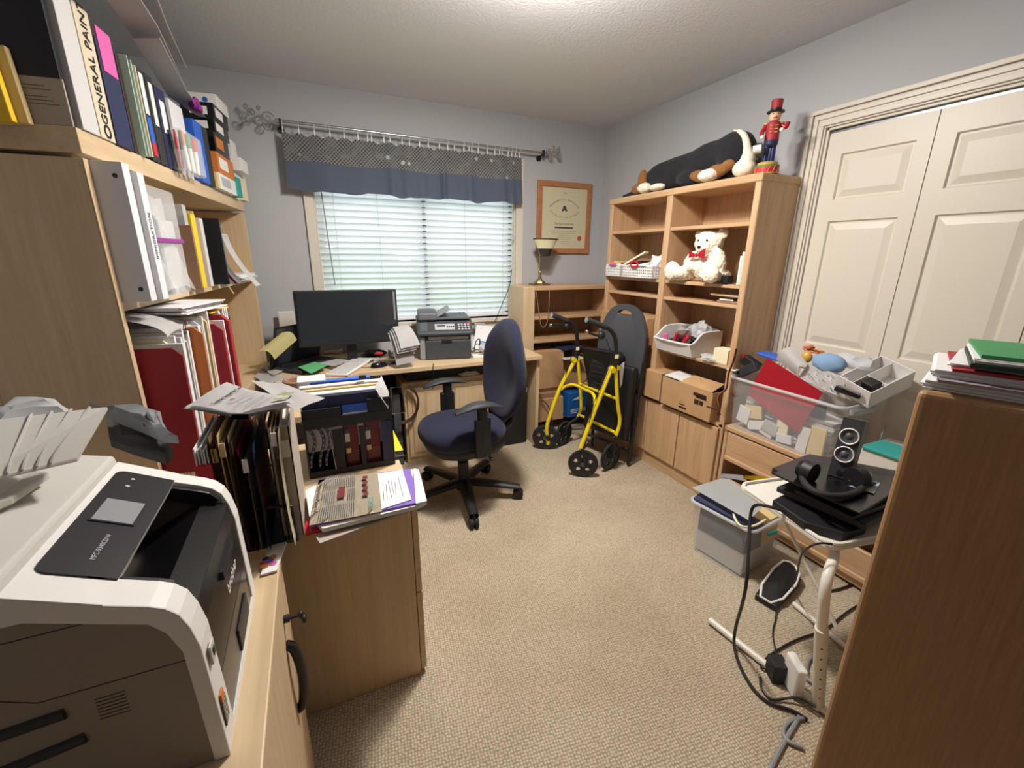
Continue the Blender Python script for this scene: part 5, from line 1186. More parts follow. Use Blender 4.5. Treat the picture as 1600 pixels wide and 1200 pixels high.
for t, px, py in ((0, 900, 562), (1, 960, 577)):
    p = yp(px, py, t); MB().cyl(p+Vector((-.02, -.018, 0)), p+Vector((-.02, .018, 0)), .020, n=16).cyl(p+Vector((.012, -.014, .01)), p+Vector((.012, .014, .01)), .018, n=16).build('hinge', 'yellow_metal', wk, smooth=True)
    MB().cyl(p+Vector((0, 0, 0)), p+Vector((0, 0, .10)), .017, n=14).build('height_collar', 'black', wk, smooth=True)
    MB().box((p.x-.014, p.y-.018, p.z+.075), (p.x+.012, p.y-.014, p.z+.10)).build('yellow_label', 'pale_yellow', wk)
    if t == 0: H_ = [(902, 545), (902, 527), (901, 516), (895, 506), (884, 499), (872, 495)]
    else: H_ = [(962, 565), (963, 545), (962, 530), (957, 518), (944, 509), (930, 503)]
    MB().tube([yp(x, y, t) for x, y in H_], .013, 12).build('handle_tube', 'black', wk, smooth=True)
    g = ((886, 501), (863, 492)) if t == 0 else ((946, 511), (917, 500))
    MB().cyl(yp(*g[0], t), yp(*g[1], t), .018, n=16).build('hand_grip', 'charcoal', wk, smooth=True); e_ = yp(*g[1], t); MB().cyl(e_, e_+Vector((-.006, 0, .001)), .016, n=14).build('grip_cap', 'steel', wk, smooth=True)
    g = ((886, 514), (876, 506), (861, 508)) if t == 0 else ((940, 526), (925, 522), (917, 518))
    MB().tube([yp(*q, t) for q in g], .0075, 8).build('brake_lever', 'black', wk, smooth=True); MB().sph(yp(*g[2], t), .012).build('lever_tip', 'steel', wk, smooth=True)
    q = yp(*((886, 510) if t == 0 else (940, 524)), t); MB().sph(q, (.026, .018, .026)).build('brake_housing', 'black', wk, smooth=True)
    P_ = [yp(x, y, t) for x, y in (((890, 512), (898, 530), (893, 560), (880, 600), (876, 640)) if t == 0 else ((945, 528), (953, 560), (945, 590), (930, 620), (915, 660)))]
    MB().tube([p+Vector((.02*math.sin(i*2), -.01, 0)) for i, p in enumerate(P_)], .0028, 6).build('brake_cable', 'black', wk, smooth=True)
def wheel(c, yaw, r=.1):
    M = XF(c, yaw); w = .014
    b = MB(); n = 40
    b.tube([((r-.011)*math.cos(2*math.pi*i/n), 0, (r-.011)*math.sin(2*math.pi*i/n)) for i in range(n)], .011, 8, closed=True, smooth=0)
    # pancake disc with five round holes, built by bridging rings of hexagonal spokes
    bmesh.ops.transform(b.b, matrix=M, verts=b.b.verts); wh = b.build('wheel', 'black_rubber', wk, smooth=True)
    b = MB(); rad = r-.008; N_ = 60
    hole_r, hc = .0145, .052
    def inhole(x, y): return any(math.hypot(x-hc*math.cos(R(90+72*k)), y-hc*math.sin(R(90+72*k))) < hole_r for k in range(5))
    g = 34; V = {}
    def vv(i, j, s):
        key = (i, j, s)
        if key not in V: V[key] = b.b.verts.new(M @ Vector(((i/g*2-1)*rad, s*.007, (j/g*2-1)*rad)))
        return V[key]
    cells = set()
    for i in range(g):
        for j in range(g):
            x, y = ((i+.5)/g*2-1)*rad, ((j+.5)/g*2-1)*rad
            if math.hypot(x, y) < rad and not inhole(x, y): cells.add((i, j))
    for i, j in cells:
        for s in (1, -1): b.b.faces.new([vv(i, j, s), vv(i+1, j, s), vv(i+1, j+1, s), vv(i, j+1, s)])
        for di, dj, a, c in ((-1, 0, (i, j), (i, j+1)), (1, 0, (i+1, j), (i+1, j+1)), (0, -1, (i, j), (i+1, j)), (0, 1, (i, j+1), (i+1, j+1))):
            if (i+di, j+dj) not in cells: b.b.faces.new([vv(*a, 1), vv(*c, 1), vv(*c, -1), vv(*a, -1)])
    b.build('wheel_disc', 'black', wh)
    b = MB(); b.cyl(M @ Vector((0, -.02, 0)), M @ Vector((0, .02, 0)), .016, n=14); b.build('axle', 'dark_steel', wh, smooth=True)
for (px, py, t, yaw) in ((852, 683, 0, -32), (881, 677, 0, 22), (911, 724, 1, -34), (954, 713, 1, 14)):
    c = on(px, py, 'z', .1); wheel(c, R(yaw))
    top_ = yp(*{852: (856, 690), 881: (904, 652), 911: (908, 697), 954: (961, 684)}[px], t)
    MB().tube([c+Vector((0, -.026, 0)), c+Vector((0, -.028, .075)), top_+Vector((0, -.005, -.0)), top_+Vector((0, 0, .02))] if px in (881, 954) else [c+Vector((0, -.024, 0)), c+Vector((0, -.024, .03)), top_], .012, 8).build('wheel_fork', 'black', wk, smooth=True)
MB().tube([yp(905, 606, .1), yp(925, 582, .3), yp(960, 600, .9), yp(938, 612, 1), yp(925, 600, .6)], .003, 6).build('cable', 'black', wk, smooth=True)
# black folded seat and basket of the walker
ba, bc = on(918, 548, 'y', 2.58), on(968, 640, 'y', 2.36)
b = MB(); P_ = [on(908, 543, 'y', 2.66), on(962, 552, 'y', 2.3), on(968, 560, 'y', 2.28), on(966, 640, 'y', 2.34), on(930, 622, 'y', 2.6), on(918, 600, 'y', 2.66)]
b.prism(P_, (.07, .02, 0)); b.build('folded_seat', 'black', wk, bev=.006)
for k in range(5): MB().tube([on(925+k, 570+9*k, 'y', 2.50)+Vector((-.01, 0, 0)), on(945+k, 575+9*k, 'y', 2.40)+Vector((-.01, 0, 0))], .002, 6, smooth=0).build('seam', 'charcoal', wk)
b = MB(); P_ = [on(968, 572, 'y', 2.26), on(976, 565, 'y', 2.26), on(972, 600, 'y', 2.26), on(969, 606, 'y', 2.26)]; b.prism(P_, (0, .002, 0)); b.build('white_tag', 'white', wk)

# ================================================================ folding chair
fcx = thing('folding_chair', 'folded chair with dark grey padded oval back leaning behind the walker', 'folding chair', (1.98, 2.36, 0))
pb_ = [on(984, 477, 'y', 2.52), on(943, 560, 'y', 2.50), on(1012, 560, 'y', 2.50), on(980, 640, 'y', 2.46)]
cc = on(981, 556, 'y', 2.50)
mat('vinyl_grey', '44464b', .42)
MC = XF((1.955, 2.42, .79), R(-72), R(-5))
def oval(u, v):
    a = 2*math.pi*u; t = math.pi*(v-.5); ct, st = max(math.cos(t), 0)**.35, math.sin(t)
    return MC @ Vector((.185*ct*math.copysign(abs(math.cos(a))**.8, math.cos(a)), .022*st, (.34*ct*math.copysign(abs(math.sin(a))**.85, math.sin(a)))*(1-.0)))
# back with a grip opening: ring band around the hole plus body
b = MB(); n = 40; ho = (0, .27); hr = (.052, .017)
rings = []
for k, (f_, d) in enumerate(((1, -.02), (1, .02))): pass
def ov(a): return (.195*math.copysign(abs(math.cos(a))**.8, math.cos(a)), (.33)*math.copysign(abs(math.sin(a))**.85, math.sin(a)))
def hl(a): return (hr[0]*math.cos(a), ho[1]+hr[1]*math.sin(a))
L_ = []
for s in (-1, 1):
    for t in (0, .06, .5, .94, 1):
        th_ = .010 if t in (0, 1) else .020
        L_.append([b.b.verts.new(MC @ Vector((ov(a)[0]*(1-t)+hl(a)[0]*t, s*th_, ov(a)[1]*(1-t)+hl(a)[1]*t))) for a in [2*math.pi*i/n for i in range(n)]])
F_ = L_[:5]; B_ = L_[5:]
for X in (F_, B_):
    for A, B in zip(X, X[1:]):
        for i in range(n): b.b.faces.new((A[i], A[(i+1) % n], B[(i+1) % n], B[i]))
for A, B in ((F_[0], B_[0]), (F_[4], B_[4])):
    for i in range(n): b.b.faces.new((A[i], A[(i+1) % n], B[(i+1) % n], B[i]))
b.build('backrest', 'vinyl_grey', fcx, smooth=True)
MB().box((-.185, -.10, -.60), (.185, -.035, -.08), MC, bev=.02).build('folded_seat', 'black', fcx)
for s in (-1, 1):
    MB().tube([MC @ Vector((s*.19, 0, .12)), MC @ Vector((s*.195, -.01, -.2)), MC @ Vector((s*.20, -.02, -.5)), (MC @ Vector((s*.20, -.10, 0))).xy.to_3d()+Vector((0, 0, .012))], .012, 10, smooth=1).build('leg', 'black', fcx, smooth=True)
    MB().tube([MC @ Vector((s*.165, -.05, -.15)), MC @ Vector((s*.17, .0, -.5)), (MC @ Vector((s*.17, -.03, 0))).xy.to_3d()+Vector((0, 0, .012))], .011, 10, smooth=0).build('leg', 'black', fcx, smooth=True)
for z, y in ((-.60, -.045), (-.66, -.06)): MB().cyl(MC @ Vector((-.195, y, z)), MC @ Vector((.195, y, z)), .010, n=10).build('cross_bar', 'black', fcx, smooth=True)

# ================================================================ things in and on the low bookcase
def bxw(name, label, cat, a, c, m='cardboard', bev=.002, rz=0, **k):
    c0 = Vector(((a[0]+c[0])/2, (a[1]+c[1])/2, a[2])); return one(name, MB().box((a[0]-c0.x, a[1]-c0.y, 0), (c[0]-c0.x, c[1]-c0.y, c[2]-a[2])), m, label, cat, loc=c0, rot=(0, 0, R(rz)), bev=bev, **k)
bxw('cardboard_box', 'cardboard box on the middle shelf of the low bookcase, beside the desk end', 'box', (1.61, 3.06, .362), (1.88, 3.32, .68))
bxw('cardboard_box', 'plain cardboard box right of the other one on the low bookcase shelf', 'box', (1.90, 3.10, .362), (2.20, 3.32, .60))
bxw('blue_booklet', 'stack of blue and white booklets on the boxes in the low bookcase', 'booklet', (1.84, 3.02, .685), (2.06, 3.2, .70), 'navy', rz=12)
bxw('white_booklet', 'white leaflets poking out under the blue booklets in the low bookcase', 'leaflet', (1.86, 3.0, .605), (2.04, 3.09, .612), 'paper', rz=-8)
bxw('cardboard_box', 'open cardboard box on the bottom shelf of the low bookcase with white label', 'box', (1.61, 3.00, .092), (1.86, 3.28, .29))
bp = thing('bottled_water_pack', 'bright blue carton with white print low in the low bookcase behind the walker', 'carton', (1.99, 3.1, .092))
mat('carton_blue', '1f5fa8', .4); MB().box((1.90, 2.99, .092), (2.12, 3.25, .315), bev=.008).build('carton', 'carton_blue', bp)
for k in range(3): MB().box((1.93, 2.988, .13+k*.014), (1.99+.012*k, 2.99, .136+k*.014)).build('white_print', 'white', bp)
MB().prism([(1.94, 2.988, .25), (2.0, 2.988, .275), (2.06, 2.988, .25)], (0, .002, 0)).build('white_print', 'white', bp)
MB().box((2.04, 2.988, .14), (2.09, 2.99, .17)).build('white_print', 'light_grey', bp)
bxw('brown_bag', 'crumpled brown paper on top of the open box in the low bookcase', 'paper', (1.64, 3.02, .292), (1.84, 3.2, .33), 'brown')
bxw('dark_bag', 'dark bag behind the blue carton on the bottom shelf', 'bag', (2.13, 3.02, .092), (2.3, 3.28, .30), 'charcoal', .01)
b = MB(); b.tube([(1.63, 2.97, .30), (1.68, 2.95, .26), (1.72, 2.95, .15), (1.74, 2.96, .02), (1.85, 2.94, .012), (2.0, 2.9, .012)], .004, 8); one('power_cable', b, 'charcoal', 'dark cord trailing from the open box across the floor behind the walker', 'cord', smooth=True)
# lamp
lpz = 1.2045; c = Vector((on(843, 438, 'y', 3.22).x, 3.22, lpz)); lm = thing('desk_lamp', 'brass desk lamp with cream glass shade on the low bookcase', 'lamp', c)
mat('lamp_glass', 'e2ddb8', .25)
b = MB(); b.lathe([(.062, 0), (.064, .012), (.05, .016), (.046, .028), (.03, .032), (.022, .045), (.012, .055), (.009, .09), (.014, .10), (.009, .11), (.0075, .33), (.011, .335), (.0, .35)], c, 8); b.build('stem', 'brass', lm, smooth=False)
MB().box((c.x-.075, c.y-.05, lpz), (c.x+.075, c.y+.05, lpz+.012), bev=.003).build('base', 'brass', lm)
sc = c+Vector((.035, -.02, .30))
def shf(u, v): 
    a = math.pi*v; x = (u-.5)*.20; r = .052; return sc+Vector((x+.0, -r*math.cos(a)*1.1, r*.9*math.sin(a)-.0))
b = MB(); b.lathe([(.070, -.015), (.085, .02), (.105, .052), (.108, .056), (.10, .056), (.08, .022), (.065, -.01)], sc, 30); 
for v in b.b.verts: v.co.y = sc.y+(v.co.y-sc.y)*.55
b.build('glass_shade', 'lamp_glass', lm, smooth=True)
b = MB(); b.tube([sc+Vector((.107*math.cos(a), .060*math.sin(a), .056)) for a in [i*math.pi/14 for i in range(28)]], .0045, 6, closed=True, smooth=0).build('rim', 'dark_brown', lm, smooth=True)
b = MB(); b.lathe([(.045, -.075), (.062, -.04), (.068, -.015), (.0, -.014)], sc, 20); 
for v in b.b.verts: v.co.y = sc.y+(v.co.y-sc.y)*.55
b.build('lower_grille', 'dark_steel', lm, smooth=True)
MB().tube([c+Vector((-.07, -.02, .01)), c+Vector((-.11, -.14, .0)), c+Vector((-.10, -.16, -.10)), c+Vector((-.07, -.165, -.30)), c+Vector((-.04, -.165, -.33)), c+Vector((.0, -.165, -.28)), c+Vector((.01, -.16, .0)), c+Vector((.02, -.05, .01))], .0028, 6).build('cord', 'brown', lm, smooth=True)
# framed diploma
A_ = [on(840, 280, 'y', 3.388), on(925, 287, 'y', 3.388), on(920, 401, 'y', 3.388)]
fx0, fx1, fz0, fz1 = 1.765, 2.285, 1.455, 2.02
dp = thing('framed_diploma', 'wood framed certificate with red seal hanging on the wall right of the window', 'framed certificate', (2.03, 3.395, 1.73))
mat('frame_wood', 'a06a48', .4, kind='wood', col2='b98056', scale=(6, 6, 6)); mat('parchment', 'cdc6a8', .6)
fw_ = .042
b = MB()
for a, c in (((fx0, fz0), (fx1, fz0+fw_)), ((fx0, fz1-fw_), (fx1, fz1)), ((fx0, fz0+fw_), (fx0+fw_, fz1-fw_)), ((fx1-fw_, fz0+fw_), (fx1, fz1-fw_))): b.box((a[0], 3.375, a[1]), (c[0], 3.398, c[1]))
b.build('frame', 'frame_wood', dp, bev=.003); MB().box((fx0+.03, 3.388, fz0+.03), (fx1-.03, 3.392, fz1-.03)).build('certificate', 'parchment', dp)
def dtx(s_, x, z, sz, m='charcoal', rot=0): return text(s_, sz, frame((x, 3.3875, z), (math.cos(rot), 0, math.sin(rot)), (-math.sin(rot), 0, math.cos(rot))), m, dp, local=False, depth=.0002)
cx_ = (fx0+fx1)/2; cz2 = fz1-.20
dtx('The', cx_, fz1-.085, .018)
for i, ch_ in enumerate('Pharmaceutical Association'):
    a = R(155-130*i/25); 
    if ch_ != ' ': dtx(ch_, cx_+.15*math.cos(a), cz2-.035+.10*math.sin(a), .022, rot=a-math.pi/2)
for i, ch_ in enumerate('of the Province of British Columbia'):
    a = R(205+130*i/34)
    if ch_ != ' ': dtx(ch_, cx_+.15*math.cos(a), cz2+.01+.085*math.sin(a), .016, rot=a+math.pi/2)
MB().lathe([(.018, 0), (.018, .0006)], (0, 0, 0), 12, Matrix.Translation((cx_, 3.388, cz2)) @ Matrix.Rotation(R(90), 4, 'X')).build('crest', 'dark_grey', dp)
for x in (-.016, .016): MB().lathe([(.010, 0), (.010, .0006)], (0, 0, 0), 8, Matrix.Translation((cx_+x, 3.388, cz2-.018)) @ Matrix.Rotation(R(90), 4, 'X')).build('crest', 'charcoal', dp)
dtx('This is to Certify that', cx_, fz1-.325, .022)
MB().box((cx_-.09, 3.3872, fz1-.362), (cx_+.09, 3.388, fz1-.350)).build('written_line', 'dark_grey', dp)
for k, w in enumerate((.13, .12, .05, .10, .10, .09, .07)): MB().box((cx_-w+(0 if k < 3 else .04), 3.3874, fz1-.385-k*.017), (cx_+w-(0 if k < 3 else .02), 3.388, fz1-.3825-k*.017)).build('print_line', 'grey', dp)
MB().lathe([(.021, 0), (.021, .001)], (0, 0, 0), 24, Matrix.Translation((fx1-.10, 3.388, fz0+.125)) @ Matrix.Rotation(R(90), 4, 'X')).build('red_seal', 'orange', dp).data.materials[0] = mat('seal_red', 'b5523a', .6)

bxw('flat_cardboard_box', 'wide cardboard box on the left bay of the tall bookcase behind the folding chair', 'box', (2.03, 2.27, .847), (2.30, 2.79, 1.035))
# ================================================================ on top of the tall bookcase
TZ = 1.836
dog = thing('plush_dog', 'large black plush dog with tan and white patches lying on top of the tall bookcase', 'plush toy', (2.22, 2.25, TZ))
X = 2.22
def chain(keys, n):       # ellipsoids interpolated along key stations
    o_ = []
    for (c0, r0), (c1, r1) in zip(keys, keys[1:]):
        for k in range(n): t = k/n; t = t*t*(3-2*t); o_.append((tuple(Vector(c0).lerp(Vector(c1), k/n)), tuple(Vector(r0).lerp(Vector(r1), t))))
    return o_+[keys[-1]]
blobby('body', 'plush_black', chain([((X-.01, 2.83, 1.857), (.022, .03, .020)), ((X+.0, 2.66, 1.875), (.035, .05, .034)), ((X, 2.58, 1.905), (.10, .06, .066)), ((X+.02, 2.47, 1.935), (.12, .08, .10)), ((X+.02, 2.34, 1.945), (.11, .09, .102)), ((X+.02, 2.20, 1.950), (.11, .09, .105)), ((X+.01, 2.10, 1.96), (.11, .08, .115)),
    ((X+.01, 2.00, 1.975), (.105, .07, .105)), ((X-.0, 1.91, 1.99), (.10, .07, .108)), ((X-.01, 1.86, 1.985), (.085, .06, .095))], 6)+chain([((X-.07, 1.93, 1.99), (.03, .05, .05)), ((X-.09, 1.90, 1.93), (.025, .045, .05))], 3)+[((X-.05, 2.15, 1.89), (.07, .12, .05)), ((X-.04, 2.40, 1.885), (.07, .14, .045))], dog, vox=.010, sm=8, fuzz=.003)
blobby('tan_hind_patch', 'plush_tan', [((X-.095, 2.545, 1.925), (.035, .035, .068)), ((X-.10, 2.585, 1.875), (.03, .06, .035)), ((X-.09, 2.53, 1.88), (.03, .04, .04))], dog, vox=.008, fuzz=.002)
blobby('tan_front_leg', 'plush_tan', [((X-.10, 2.02, 1.875), (.035, .11, .035), (R(10), 0, 0)), ((X-.10, 1.93, 1.89), (.032, .07, .035)), ((X-.09, 1.87, 1.91), (.03, .04, .03))], dog, vox=.008, fuzz=.002)
for c_, r_ in (((X-.115, 2.50, 1.870), (.042, .055, .034)), ((X-.115, 2.38, 1.862), (.035, .07, .022)), ((X-.12, 1.97, 1.872), (.045, .065, .034))):
    blobby('white_paw', 'plush_white', [(c_, r_), ((c_[0]-.01, c_[1]-.03, c_[2]), (r_[0]*.8, r_[1]*.5, r_[2]*.8))], dog, vox=.008, fuzz=.003)
blobby('white_muzzle', 'plush_white', [((X-.05, 1.80, 1.885), (.055, .06, .045)), ((X-.05, 1.785, 1.92), (.04, .035, .05))]+chain([((X-.05, 1.785, 1.94), (.03, .026, .03)), ((X-.06, 1.795, 2.0), (.020, .016, .024)), ((X-.055, 1.822, 2.045), (.018, .014, .018)), ((X-.045, 1.86, 2.074), (.014, .016, .012)), ((X-.03, 1.91, 2.092), (.010, .014, .008))], 5), dog, vox=.008, sm=3, fuzz=.002)
MB().sph((X-.03, 1.735, 1.92), (.02, .012, .014)).build('nose', 'black', dog, smooth=True)
# nutcracker
nc = thing('nutcracker_drummer', 'painted red and blue nutcracker drummer with top hat on the bookcase top', 'nutcracker', (2.17, 1.665, TZ), R(-140))
for nm, m, pr_ in (('base_drum', 'bright_red', [(.058, 0), (.060, .004), (.060, .036), (.058, .04)]), ('base_rim', 'gold', [(.062, .0), (.0625, .006), (.058, .007)]), ('green_band', 'green', [(.061, .036), (.0615, .044), (.055, .046)]), ('gold_band', 'gold', [(.050, .044), (.052, .058), (.046, .062)]),
    ('jacket', 'red', [(.020, .165), (.036, .17), (.034, .205), (.038, .235), (.034, .258), (.018, .268)]), ('blue_trousers', 'navy', [(.024, .140), (.034, .150), (.036, .172), (.028, .178)]), ('head', 'skin_paint', [(.018, .265), (.026, .272), (.029, .295), (.026, .312), (.015, .318)]),
    ('hat_brim', 'black', [(.042, .308), (.044, .311), (.042, .315), (.022, .316)]), ('hat_band', 'black', [(.0275, .314), (.0275, .328), (.02, .330)]), ('hat_crown', 'red', [(.0265, .328), (.029, .366), (.026, .370), (.010, .371)])):
    MB().lathe(pr_, (0, 0, 0), 22).build(nm, m, nc, local=True, smooth=True)
mat('navy_gloss', '20285a', .2); mat('red_gloss', 'a51f26', .25)
for s in (1, -1):
    MB().cyl((0, s*.017, .058), (0, s*.016, .150), .013, .014, n=14).build('leg', 'navy_gloss', nc, local=True, smooth=True)
    MB().tube([(0, s*.034, .25), (.012, s*.055, .215), (.035, s*.05, .19)] if s < 0 else [(0, s*.034, .25), (.01, s*.062, .225), (.02, s*.066, .255)], .011, 10).build('arm', 'red_gloss', nc, local=True, smooth=True)
    MB().sph((.040, -.048, .186) if s < 0 else (.034, .040, .215), .011).build('glove', 'white', nc, local=True, smooth=True)
    MB().lathe([(.016, 0), (.017, .006), (.010, .010)], (0, s*.036, .252), 14).build('epaulette', 'gold', nc, local=True, smooth=True)
for s in (1, -1):
    for k in range(3): MB().box((.033, s*.006-.002, .205+k*.016), (.038, s*.020+.002, .209+k*.016)).build('gold_braid', 'gold', nc, local=True)
    MB().sph((.026, s*.010, .298), .0035, 8).build('eye', 'black', nc, local=True)
MB().cyl((.026, 0, .288), (.036, 0, .286), .004, n=8).build('nose', 'skin_paint', nc, local=True, smooth=True); MB().box((.024, -.009, .276), (.029, .009, .281)).build('mouth', 'red', nc, local=True)
MB().cyl((.036, -.045, .13), (.036, -.085, .125), .022, n=20).build('drum', 'white', nc, local=True, smooth=True)
for k in range(14):
    a = 2*math.pi*k/14; MB().cyl((.0605*math.cos(a), .0605*math.sin(a), .004), (.0605*math.cos(a+.22), .0605*math.sin(a+.22), .038), .0014, n=5).build('drum_cord', 'gold', nc, local=True)

nc.scale = (.9, .9, .9)
# ================================================================ bookcase shelves
F = bx0
def pt(px, py, x=F+.02): return on(px, py, 'x', x)
def basket(label, y0, y1, z, x0=F-.03, x1=F+.20, h=.085):
    t = thing('plastic_basket', label, 'basket', ((x0+x1)/2, (y0+y1)/2, z), group=None)
    def wall(o, e, L):      # perforated wall: strips and posts in one welded grid
        b = MB(); nx = max(5, int(L/.019)); nz = 4; n_ = Vector((0, 0, 1)); dz = h/(2*nz+1); dxx = L/(2*nx+1)
        V = {}
        nrm = Vector((e.y, -e.x, 0))*.0022
        def v(i, j, s):
            if (i, j, s) not in V: V[(i, j, s)] = b.b.verts.new(o+e*(i*dxx)+n_*(j*dz)+nrm*s)
            return V[(i, j, s)]
        solid = lambda i, j: 0 <= i < 2*nx+1 and 0 <= j < 2*nz+1 and not (i % 2 and j % 2)
        for i in range(2*nx+1):
            for j in range(2*nz+1):
                if solid(i, j):
                    for s in (0, 1): b.b.faces.new((v(i, j, s), v(i+1, j, s), v(i+1, j+1, s), v(i, j+1, s)))
                    for di, dj, a, c in ((-1, 0, (i, j), (i, j+1)), (1, 0, (i+1, j), (i+1, j+1)), (0, -1, (i, j), (i+1, j)), (0, 1, (i, j+1), (i+1, j+1))):
                        if not solid(i+di, j+dj): b.b.faces.new((v(*a, 0), v(*c, 0), v(*c, 1), v(*a, 1)))
        b.build('wall', 'white', t)
    wall(Vector((x0, y0, z)), Vector((0, 1, 0)), y1-y0); wall(Vector((x1, y1, z)), Vector((0, -1, 0)), y1-y0)
    wall(Vector((x0, y1, z)), Vector((1, 0, 0)), x1-x0); wall(Vector((x1, y0, z)), Vector((-1, 0, 0)), x1-x0)
    MB().box((x0, y0, z), (x1, y1, z+.003)).build('floor', 'white', t)
    MB().tube([(x0-.004, y0-.004, z+h), (x1+.004, y0-.004, z+h), (x1+.004, y1+.004, z+h), (x0-.004, y1+.004, z+h)], .006, 8, closed=True, smooth=1).build('rim', 'white', t, smooth=True)
    return t
zb = 1.291
basket('white perforated basket at the left end of the basket shelf, pink clip on its rim', 2.62, 2.80, zb); basket('white perforated basket right of the other one, red ring on its rim', 2.29, 2.60, zb)
one('pink_clip', MB().box((-.01, -.035, 0), (.006, .035, .022)), 'pink', 'salmon pink clip on the rim of the left basket', 'clip', loc=(F-.04, 2.70, zb+.078), bev=.006)
b = MB(); b.tube([(.0, .035*math.cos(a), .02+.02*math.sin(a)) for a in [i*math.pi/8 for i in range(16)]], .006, 8, closed=True, smooth=0); one('red_ring', b, 'bright_red', 'red plastic ring hooked on the rim of the right basket', 'ring', loc=(F-.045, 2.46, zb+.072), smooth=True)
one('black_cassette', MB().box((0, -.03, 0), (.012, .03, .035)), 'black', 'small black cassette showing in the left basket', 'cassette', loc=(F-.022, 2.68, zb+.035), bev=.002)
for k, (y, w, d_, z, m, rx, lab) in enumerate([(2.58, .16, .20, .075, 'navy', 0, 'dark blue pouch in the baskets'), (2.56, .20, .16, .092, 'black', 5, 'black folded wallet on the blue pouch in the baskets'), (2.68, .14, .16, .08, 'manila', -14, 'tan envelope sticking out of the left basket'), (2.56, .22, .05, .115, 'cream', 28, 'rolled beige paper pointing up from the baskets'), (2.45, .16, .14, .085, 'paper', 12, 'white papers in the right basket')]):
    one('basket_item', MB().box((-.06, -w/2, 0), (d_-.06, w/2, .014)), m, lab, 'stationery', loc=(F+.06, y, zb+z), rot=(R(-rx), 0, R(6*k)), bev=.004)
crumple('tissue_bag', 'white plastic bag heaped in the right basket beside the divider', 'bag', (F+.06, 2.33, zb+.06), (.06, .06, .06), 'paper', 61)
# teddy bear
tdx = F+.075
ty = 1.945; t0 = zb
td = thing('teddy_bear', 'cream plush teddy bear with red bow sitting on the bookcase shelf', 'plush toy', (tdx, ty, t0))
blobby('body', 'plush_white', [((tdx+.01, ty, t0+.085), (.085, .10, .085)), ((tdx+.01, ty, t0+.14), (.075, .085, .07)), ((tdx-.0, ty+.01, t0+.225), (.072, .088, .070)), ((tdx-.045, ty-.005, t0+.195), (.05, .05, .042)),
    ((tdx+.0, ty+.085, t0+.265), (.02, .036, .032)), ((tdx+.0, ty-.075, t0+.272), (.02, .036, .032)), ((tdx-.03, ty+.105, t0+.118), (.036, .036, .065), (R(25), 0, 0)), ((tdx-.055, ty+.075, t0+.09), (.04, .045, .038)), ((tdx-.03, ty-.10, t0+.13), (.038, .036, .068), (R(-25), 0, 0)), ((tdx-.055, ty-.06, t0+.085), (.038, .05, .036)),
    ((tdx-.055, ty+.115, t0+.045), (.09, .045, .044)), ((tdx-.115, ty+.165, t0+.058), (.038, .052, .058)), ((tdx-.03, ty+.13, t0+.045), (.09, .045, .044)), ((tdx-.055, ty-.09, t0+.042), (.09, .05, .042)), ((tdx-.110, ty-.125, t0+.052), (.036, .055, .052)), ((tdx-.02, ty-.10, t0+.042), (.09, .05, .04))], td, vox=.007, sm=3, fuzz=.005)
MB().sph((tdx-.094, ty-.005, t0+.198), (.008, .013, .008)).build('nose', 'black', td, smooth=True)
for s in (1, -1): MB().sph((tdx-.068, ty+s*.03, t0+.235), .006).build('eye', 'dark_brown', td, smooth=True)
for s in (1, -1):
    b = MB(); b.grid(lambda u, v: Vector((tdx-.088-.012*math.sin(math.pi*v), ty+s*(.01+.05*v)+.01, t0+.152+(.006+.024*v)*(2*u-1)+.010*v)), 6, 6, .004); b.build('bow_loop', 'bright_red', td, smooth=True)
MB().sph((tdx-.092, ty+.01, t0+.153), (.010, .010, .012)).build('bow_knot', 'bright_red', td, smooth=True)
bxw('black_cube', 'small black cube in front of the teddy bear', 'box', (F+.005, 1.735, zb), (F+.05, 1.78, zb+.045), 'black', .004)
bxw('thin_book', 'thin pale book with green spine standing against the right side of the bear shelf', 'book', (F+.01, 1.655, zb), (F+.15, 1.672, zb+.17), 'pale_green', .002); bxw('thin_book', 'white book standing beside the pale green one on the bear shelf', 'book', (F+.012, 1.674, zb), (F+.14, 1.684, zb+.15), 'white', .002)
# wooden holder on the shelf beneath
wh = thing('wooden_holder', 'small wooden holder with dark phone on the narrow shelf below the bear', 'holder', (F+.08, 1.72, 1.186))
MB().box((F+.02, 1.66, 1.186), (F+.15, 1.80, 1.200), bev=.003).build('base', 'brown', wh); MB().box((F+.02, 1.66, 1.222), (F+.14, 1.82, 1.232), bev=.003).build('top_board', 'oak_x', wh); MB().box((F+.03, 1.66, 1.20), (F+.14, 1.675, 1.222)).build('post', 'brown', wh)
MB().sph((F+.03, 1.835, 1.228), (.012, .024, .008)).build('handle', 'oak_x', wh, smooth=True); MB().box((F+.04, 1.67, 1.233), (F+.14, 1.74, 1.243), bev=.003).build('phone', 'black', wh); MB().box((F+.016, 1.69, 1.203), (F+.02, 1.78, 1.21)).build('white_strip', 'white', wh)
